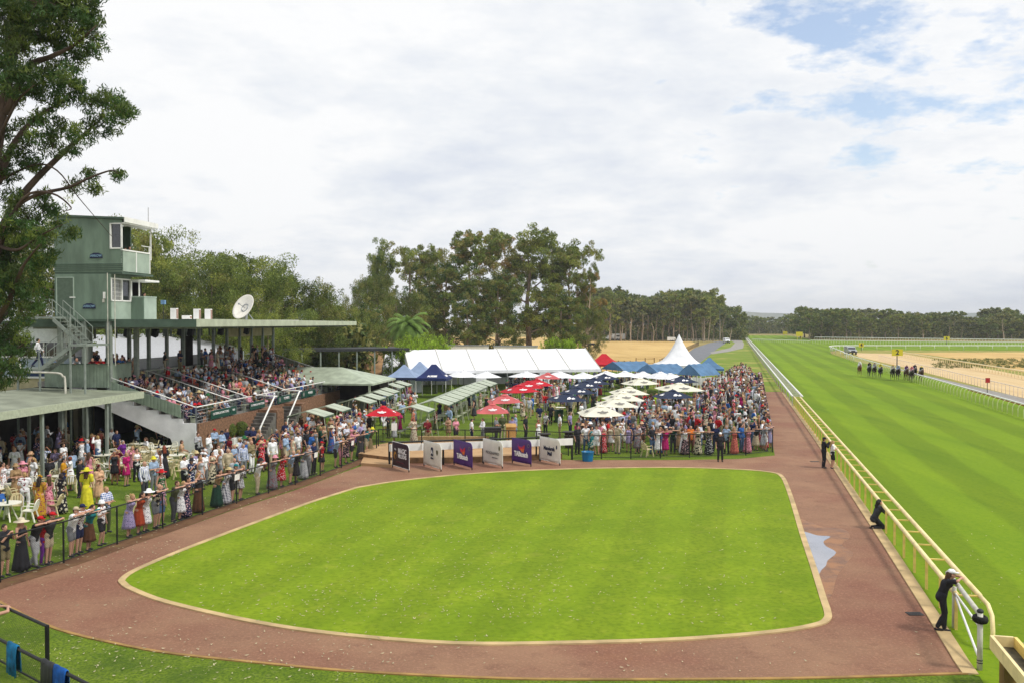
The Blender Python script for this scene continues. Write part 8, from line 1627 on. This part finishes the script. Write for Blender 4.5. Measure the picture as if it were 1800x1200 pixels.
merge_crowd([d for d in REST if not (d['zone'].startswith('stand') or d['zone'] == 'conc')], 'distant_crowd', 'distant standing crowd filling the far lawn behind the nearer people')
# ------------------------------------------------------------------ horses, cattle, vehicles, distant signs
def quad(vox, cow=False, ph=0):
    b_ = MB(); y0 = .0
    if not cow:
        b_.ell((0, -.45, 1.28), (.27, .42, .30), 12, 8); b_.ell((0, .35, 1.25), (.26, .42, .33), 12, 8); b_.limb((0, -.5, 1.28), (0, .5, 1.28), .26, .27, 12)
        b_.limb((0, .6, 1.38), (0, 1.2, 1.62), .2, .12, 12); b_.limb((0, 1.18, 1.64), (0, 1.62, 1.38), .12, .062, 10); b_.ell((0, 1.66, 1.36), (.06, .09, .065), 8, 6)
        for s_ in (-1, 1): b_.limb((s_ * .05, 1.12, 1.72), (s_ * .07, 1.12, 1.84), .03, .012, 6)
        F = [((.13, .5, 1.05), (.13, .95, .88), (.13, .85, .55), (.13, .98, .45)), ((-.13, .5, 1.05), (-.13, .55, .62), (-.13, .62, .2), (-.13, .66, .06))] if ph == 0 else [((.13, .5, 1.05), (.13, .8, .72), (.13, 1.1, .35), (.13, 1.2, .28)), ((-.13, .5, 1.05), (-.13, .9, .9), (-.13, .7, .62), (-.13, .8, .5))]
        H = [((.15, -.6, 1.12), (.15, -.35, .75), (.15, -.75, .5), (.15, -.62, .1), (.15, -.52, .05)), ((-.15, -.6, 1.12), (-.15, -.7, .8), (-.15, -1.1, .62), (-.15, -1.35, .3), (-.15, -1.42, .2))] if ph == 0 else [((.15, -.6, 1.12), (.15, -.2, .8), (.15, -.45, .5), (.15, -.15, .15), (.15, -.05, .06)), ((-.15, -.6, 1.12), (-.15, -.35, .78), (-.15, -.7, .52), (-.15, -.5, .12), (-.15, -.42, .05))]
        r = [.1, .06, .036, .042]; rh = [.14, .085, .05, .034, .042]; b_.limb((0, -.85, 1.4), (0, -1.25, 1.05), .06, .05); b_.limb((0, -1.25, 1.05), (0, -1.4, .7), .055, .03)
    else:
        b_.ell((0, -.5, 1.0), (.33, .5, .36), 12, 8); b_.ell((0, .4, .98), (.32, .5, .38), 12, 8); b_.limb((0, -.6, 1.02), (0, .5, 1.02), .32, .32, 12); b_.limb((0, .8, 1.0), (0, 1.2, .68), .2, .14, 10); b_.limb((0, 1.2, .62), (0, 1.42, .3), .13, .08, 10)
        for s_ in (-1, 1): b_.limb((s_ * .1, 1.15, .72), (s_ * .25, 1.1, .72), .03, .02, 6)
        F = [((s_ * .16, .6, .85), (s_ * .16, .62, .45), (s_ * .16, .6, .1), (s_ * .16, .64, .04)) for s_ in (-1, 1)]; H = [((s_ * .18, -.7, .9), (s_ * .18, -.6, .6), (s_ * .18, -.82, .42), (s_ * .18, -.78, .1), (s_ * .18, -.74, .04)) for s_ in (-1, 1)]; r = [.13, .075, .055, .06]; rh = [.17, .1, .065, .05, .06]; b_.limb((0, -1.0, 1.2), (0, -1.05, .5), .03, .03)
    for leg in F:
        for a, c, ra, rc in zip(leg, leg[1:], r, r[1:]): b_.limb(a, c, ra, rc, 8)
    for leg in H:
        for a, c, ra, rc in zip(leg, leg[1:], rh, rh[1:]): b_.limb(a, c, ra, rc, 8)
    return remesh(b_, vox)
M_BAY = mat('bay coat', srgb(92, 56, 38), rough=.5, amt=.2, scale=3); M_DBAY = mat('dark brown coat', srgb(52, 36, 30), rough=.5, amt=.2, scale=3); M_BLK = mat('black coat', srgb(36, 32, 32), rough=.55, amt=.2, scale=3); M_CHST = mat('chestnut coat', srgb(126, 72, 44), rough=.5, amt=.2, scale=3)
HM_ = [quad(.035, ph=0), quad(.035, ph=1)]
for m in HM_: m.materials.append(M_BAY)
mane = MB()
for i in range(10): t = i / 9; mane.limb((0, .55 + .6 * t, 1.58 + .26 * t - .02), (.02, .5 + .6 * t, 1.5 + .26 * t), .035, .02, 6)
mane_me = remesh(mane, .03, 1); sad = MB(); sad.loft([((0, -.05, 1.5), .24, .3), ((0, -.05, 1.56), .2, .26), ((0, -.05, 1.58), .1, .2)], 14); sad_me = remesh(sad, .03, 1)
brd = MB(); brd.tube([(.1, 1.25, 1.66), (.09, 1.45, 1.52), (.0, 1.52, 1.5), (-.09, 1.45, 1.52), (-.1, 1.25, 1.66)], .014, 5); brd.tube([(.08, 1.48, 1.42), (.08, .9, 1.5), (.04, .4, 1.7)], .01, 5); brd.tube([(-.08, 1.48, 1.42), (-.08, .9, 1.5), (-.04, .4, 1.7)], .01, 5); brd_o = brd.build('b', M_BLACK); brd_me = brd_o.data.copy(); bpy.data.objects.remove(brd_o)
HS = [(1511, 660, M_CHST, 'white', 'white', 'chestnut horse at the left end of the field, trailing wide'), (1528, 662, M_BLK, 'black', 'black', 'black horse second from the left'), (1537, 663, M_DBAY, 'light grey', 'dark red', 'dark horse third from the left'), (1547.5, 665, M_BLK, 'yellow', 'yellow', 'black horse whose jockey wears yellow'), (1569, 667.5, M_BLK, 'cream', 'mustard', 'black horse on the left of the middle pair'), (1578.5, 668, M_DBAY, 'pale blue', 'white', 'dark brown horse right of the middle pair'),
      (1593, 669, M_BAY, 'purple', 'dark red', 'bay horse at the left of the leading bunch'), (1602, 671.5, M_DBAY, 'pink', 'red', 'dark brown horse leading in front of the bunch'), (1607.5, 667, M_BLK, 'navy', 'navy', 'black horse at the right of the leading bunch'), (1619, 671, M_BAY, 'dark green', 'yellow', 'bay horse alone against the inner rail')]
for i, (u, v, coat, silk, capc, lab) in enumerate(HS):
    p = at(u, v); fa = math.atan2(T.x, -T.y) + random.uniform(-.05, .05); fa = math.pi - math.atan2(T.x, T.y) if False else math.atan2(T.x, -T.y)
    r_ = inst('race_horse', HM_[i % 2], coat); r_.location = (p.x, p.y, .02); r_.rotation_euler = (0, 0, fa); tag(r_, lab + ', galloping towards us', 'horse', 'race horses galloping down the straight')
    o = bpy.data.objects.new('mane', mane_me); COL.objects.link(o); o.parent = r_; 
    if not len(mane_me.materials): mane_me.materials.append(M_BLK); sad_me.materials.append(fab('white')); 
    o = bpy.data.objects.new('saddle', sad_me); COL.objects.link(o); o.parent = r_; o = bpy.data.objects.new('bridle', brd_me); COL.objects.link(o); o.parent = r_
    sp = dict(O_(M_, silk, 'white', 'tr', slv='long', hat='helmet', hatc=capc, shoe='black'), pose='ride', vox=.03); pl = parts_for(sp); j = inst('person', pl[0][1], pl[0][2]); j.location = (p.x, p.y, 1.31); j.rotation_euler = (0, 0, fa)
    for nm, me, m in pl[1:]: inst(nm, me, m, j)
    tag(j, f'{silk} and {capc} jockey on the ' + lab.split(',')[0], 'person', 'jockeys')
cm_ = quad(.05, cow=True); cm_.materials.append(M_BLK)
for i, (u, v, rz, lab) in enumerate([(1027, 611.5, 1.5, 'black cow grazing at the edge of the tall trees, left one'), (1040, 611, 1.4, 'black cow grazing in the dry paddock, right one')]):
    p = at(u, v); o = inst('cow', cm_, M_BLK); o.location = (p.x, p.y, .004); o.rotation_euler = (0, 0, rz); o.scale = (1.15,) * 3; tag(o, lab, 'cow', 'black cattle in the paddock')
M_LAMP = mat('lamp lens', srgb(230, 230, 225), rough=.15); M_RLAMP = mat('tail lamp', srgb(170, 30, 30), rough=.2)
def vehicle(u, v, rz, body, label, kind='wagon', s_=1.0):
    p = at(u, v); r_ = empty({'wagon': 'four_wheel_drive', 'van': 'van', 'ute': 'utility_truck', 'float': 'horse_float'}[kind], p, rz); tag(r_, label, {'wagon': 'car', 'van': 'van', 'ute': 'utility truck', 'float': 'horse float'}[kind]); r_.scale = (s_,) * 3
    # side profile (y forward, z up)
    pr_ = {'wagon': [(-2.3, .45), (2.2, .45), (2.3, .7), (2.25, 1.0), (1.2, 1.12), (.65, 1.78), (-2.1, 1.82), (-2.3, 1.1)], 'van': [(-2.4, .4), (2.2, .4), (2.35, .8), (2.2, 1.15), (1.5, 1.35), (1.0, 1.95), (-2.3, 2.0), (-2.4, 1.1)], 'ute': [(-2.5, .5), (2.3, .5), (2.4, .75), (2.3, 1.05), (1.2, 1.15), (.6, 1.7), (-.6, 1.72), (-.8, 1.1), (-2.5, 1.1)], 'float': [(-2.2, .5), (1.6, .5), (2.3, 1.2), (2.1, 2.2), (-2.0, 2.35), (-2.2, 2.2)]}[kind]; w = .9
    b_ = MB(); b_.extr([(-w, y, z) for y, z in pr_], (2 * w, 0, 0)); o = fix_normals(b_.build('body', body, r_)); bv = o.modifiers.new('b', 'BEVEL'); bv.width = .06; bv.segments = 2
    if kind != 'float':
        yt = {'wagon': .62, 'van': .97, 'ute': .57}[kind]; zt = {'wagon': 1.74, 'van': 1.9, 'ute': 1.66}[kind]; yb = {'wagon': 1.14, 'van': 1.45, 'ute': 1.14}[kind]; zb = {'wagon': 1.2, 'van': 1.42, 'ute': 1.2}[kind]
        MB().add([(-w + .1, yb + .03, zb), (w - .1, yb + .03, zb), (w - .14, yt + .05, zt), (-w + .14, yt + .05, zt)], [(0, 1, 2, 3)]).build('windscreen', M_WIN, r_)
        for s2 in (-1, 1): MB().add([(s2 * (w + .012), yb - .25, zb), (s2 * (w + .012), (-2.0 if kind == 'wagon' else -.5), zb), (s2 * (w + .012), (-1.9 if kind == 'wagon' else -.5), zt - .05), (s2 * (w + .012), yt - .1, zt - .05)], [(0, 1, 2, 3)]).build('side_window', M_WIN, r_)
        for s2 in (-1, 1): MB().ell((s2 * .66, 2.27, .85), (.17, .06, .1), 8, 6).build('headlight', M_LAMP, r_); MB().box(s2 * .8 - .08, -2.46 if kind != 'wagon' else -2.34, .8, s2 * .8 + .08, -2.3, 1.0).build('tail_light', M_RLAMP, r_)
        MB().box(-.85, 2.28, .45, .85, 2.42, .66).build('bumper', M_DGREY, r_)
        MB().box(-.42, 2.3, .72, .42, 2.36, .95).build('grille', M_BLACK, r_)
    else: MB().box(-.6, -2.24, .6, .6, -2.2, 2.0).build('rear_door', M_OLDWHITE, r_); MB().box(-.92, -.6, 1.3, -.905, .8, 1.8).build('window', M_WIN, r_); MB().box(-.3, 1.6, .5, .3, 3.2, .6).build('drawbar', M_STEEL, r_)
    for y in ((-1.4, 1.45) if kind != 'float' else (-.5, .4)):
        for s2 in (-1, 1):
            t_ = MB().tube([(s2 * .72, y, .36), (s2 * .93, y, .36)], .36, 16).build('wheel', M_TYRE, r_); MB().tube([(s2 * .92, y, .36), (s2 * .945, y, .36)], .2, 12).build('rim', M_STEEL, t_)
    return r_
M_CARW = mat('white car paint', srgb(232, 234, 236), rough=.3, amt=.03, scale=1, spec=.6); M_CARS = mat('silver car paint', srgb(176, 182, 188), rough=.3, amt=.04, scale=1, spec=.6)
vehicle(1495, 622.5, math.pi - .1, M_CARS, 'silver four wheel drive following the race beside the inner rail', 'wagon', 1.1)
vehicle(1277, 603, math.pi, M_CARW, 'white van parked at the far end of the service road', 'van')
vehicle(1072, 598.2, -math.pi / 2 + .1, M_CARW, 'white utility truck parked along the wood edge', 'ute', 1.3); vehicle(1087, 598.4, math.pi / 2, M_CARW, 'white horse float parked behind the utility truck', 'float', 1.3)
vehicle(1180, 600, -math.pi / 2, M_CARW, 'pale trailer parked low in front of the wood', 'float', .8)
M_YS = mat('yellow sign board', srgb(236, 218, 44), rough=.45, amt=.06)
def yboard(u, v, w, h, zc, txt, label, twoleg=False, m=M_YS):
    p = at(u, v); r_ = empty('distance_board', p, 0); tag(r_, label, 'sign', 'yellow distance boards' if m is M_YS else None); MB().box(-w / 2, -.04, zc - h / 2, w / 2, .04, zc + h / 2).build('board', m, r_)
    for x in ((-w * .28, w * .28) if twoleg else (0,)): MB().box(x - .07 * w / 2, .041, 0, x + .07 * w / 2, .13, zc).build('post', M_DGREY if not twoleg else m, r_)
    if txt: text(txt, h * 1.05, M_INK, r_, (0, -.05, zc), (math.pi / 2, 0, 0), bold=h * .03)
yboard(1577, 654, 1.75, 1.05, 3.2, '2', 'yellow board with a black 2 standing beyond the inner rail')
yboard(1514, 617, 1.4, 1.2, 1.7, '4', 'small yellow distance board above the silver car'); yboard(1664, 606, 2.1, 1.4, 2.3, '6', 'yellow distance board at the far rail on the right')
yboard(1380, 594, 2.3, 1.6, 2.7, '', 'wide yellow two legged board at the end of the straight, left one', True); yboard(1405, 598.5, 3.0, 1.9, 2.9, '', 'wide yellow two legged board by the dark cypress, right one', True)
yboard(1736, 690, .5, .55, 1.45, '', 'small red marker on a thin post beside the sand track', m=mat('red marker paint', srgb(190, 40, 40)))
# pole, paddock fences, picket rail, road fence
p = at(1265, 599.5); o = MB().tube([(0, 0, 0), (0, 0, 13)], [.16, .08], 8).build('light_pole', M_STEEL); o.location = p; tag(o, 'slim grey pole standing in front of the wood beside the road', 'pole')
def post_fence(a, b_, n, h, label, m=M_TIMBER, rails=2, r=.07):
    r_ = empty('paddock_fence', a); tag(r_, label, 'fence', 'paddock fences'); d = (b_ - a)
    for i in range(n): q = d * i / (n - 1); MB().box(q.x - r, q.y - r, 0, q.x + r, q.y + r, h).build('post', m, r_)
    for k in range(rails): z = h * (.45 + .45 * k / max(1, rails - 1)); MB().tube([Vector((0, 0, z)), d + Vector((0, 0, z))], r * .55, 5).build('rail', m, r_)
post_fence(at(1160, 643), at(1228, 607), 34, 1.3, 'dark picket like paddock fence running towards the wood', mat('dark timber post', srgb(96, 84, 66)))
post_fence(at(1045, 652), at(1118, 652), 8, 1.8, 'thin post fence in front of the dry paddock, behind the shelters', M_DGREY, 2, .05); post_fence(at(1118, 645), at(1150, 645), 3, 1.7, 'low timber yard gate at the paddock corner', M_TIMBER)
post_fence(at(1180, 600), at(1262, 601), 14, 1.2, 'pale low fence in front of the wood', M_OLDWHITE, 2)
# barrel tables, video easel and odds by the stage
for i, (u, v, lab) in enumerate([(957, 790, 'dark barrel table behind the right end of the stage'), (1000, 786, 'dark barrel table beside the crowd fence corner')]):
    p = at(u, v); r_ = empty('barrel_table', p); tag(r_, lab, 'barrel table', 'barrel tables'); MB().loft([((0, 0, 0), .24, .24), ((0, 0, .25), .29, .29), ((0, 0, .5), .31, .31), ((0, 0, .75), .29, .29), ((0, 0, 1.0), .25, .25)], 18).build('barrel', mat('barrel wood', srgb(70, 56, 46), amt=.3, scale=3), r_); MB().loft([((0, 0, 1.0), .42, .42), ((0, 0, 1.05), .42, .42)], 20).build('table_top', mat('barrel top', srgb(60, 56, 52)), r_)
    for z in (.2, .78): MB().loft([((0, 0, z), .3, .3), ((0, 0, z + .05), .305, .305)], 18).build('hoop', M_STEEL, r_)
for i, (u, v, lab) in enumerate([(694, 793, 'small white notice on the fence post at the stage left end'), (722, 790, 'white plastic crate stack behind the stage fence')]):
    p = at(u, v); 
    if i == 0: o = MB().box(-.17, -.02, 0, .17, .02, .45).build('notice', M_WHITE); o.location = (p.x, 56.25, 1.35); tag(o, lab, 'sign')
# canvas on railings: white cover sheet near the gazebo
p = gz(1248, 664, 1.6); o = MB(); vs = []; n = 12
for i in range(n + 1): x = -2.0 + 4.0 * i / n; sg = .12 * math.sin(math.pi * i / n * 2) ** 2; vs += [(x, 0, 1.75 - sg), (x, .03 * math.sin(i), .75 + sg)]
o.add(vs, [(2 * i, 2 * i + 1, 2 * i + 3, 2 * i + 2) for i in range(n)]); o = o.build('windbreak_banner', M_WHITE); md = o.modifiers.new('t', 'SOLIDIFY'); md.thickness = .01; o.location = p; tag(o, 'white fabric windbreak hung below the small slate blue gazebo', 'windbreak')
# ------------------------------------------------------------------ air
hz = MB().box(-3000, -150, -1, 5500, 5200, 110); hm = bpy.data.materials.new('haze'); hm.use_nodes = True; t = hm.node_tree; t.nodes.remove(t.nodes['Principled BSDF']); v = t.nodes.new('ShaderNodeVolumePrincipled'); v.inputs['Color'].default_value = (.86, .9, .97, 1); v.inputs['Density'].default_value = 1.9e-4
t.links.new(v.outputs[0], t.nodes['Material Output'].inputs['Volume']); o = hz.build('haze', hm); tag(o, 'thin pale haze in the air over the racecourse', None, kind='stuff')
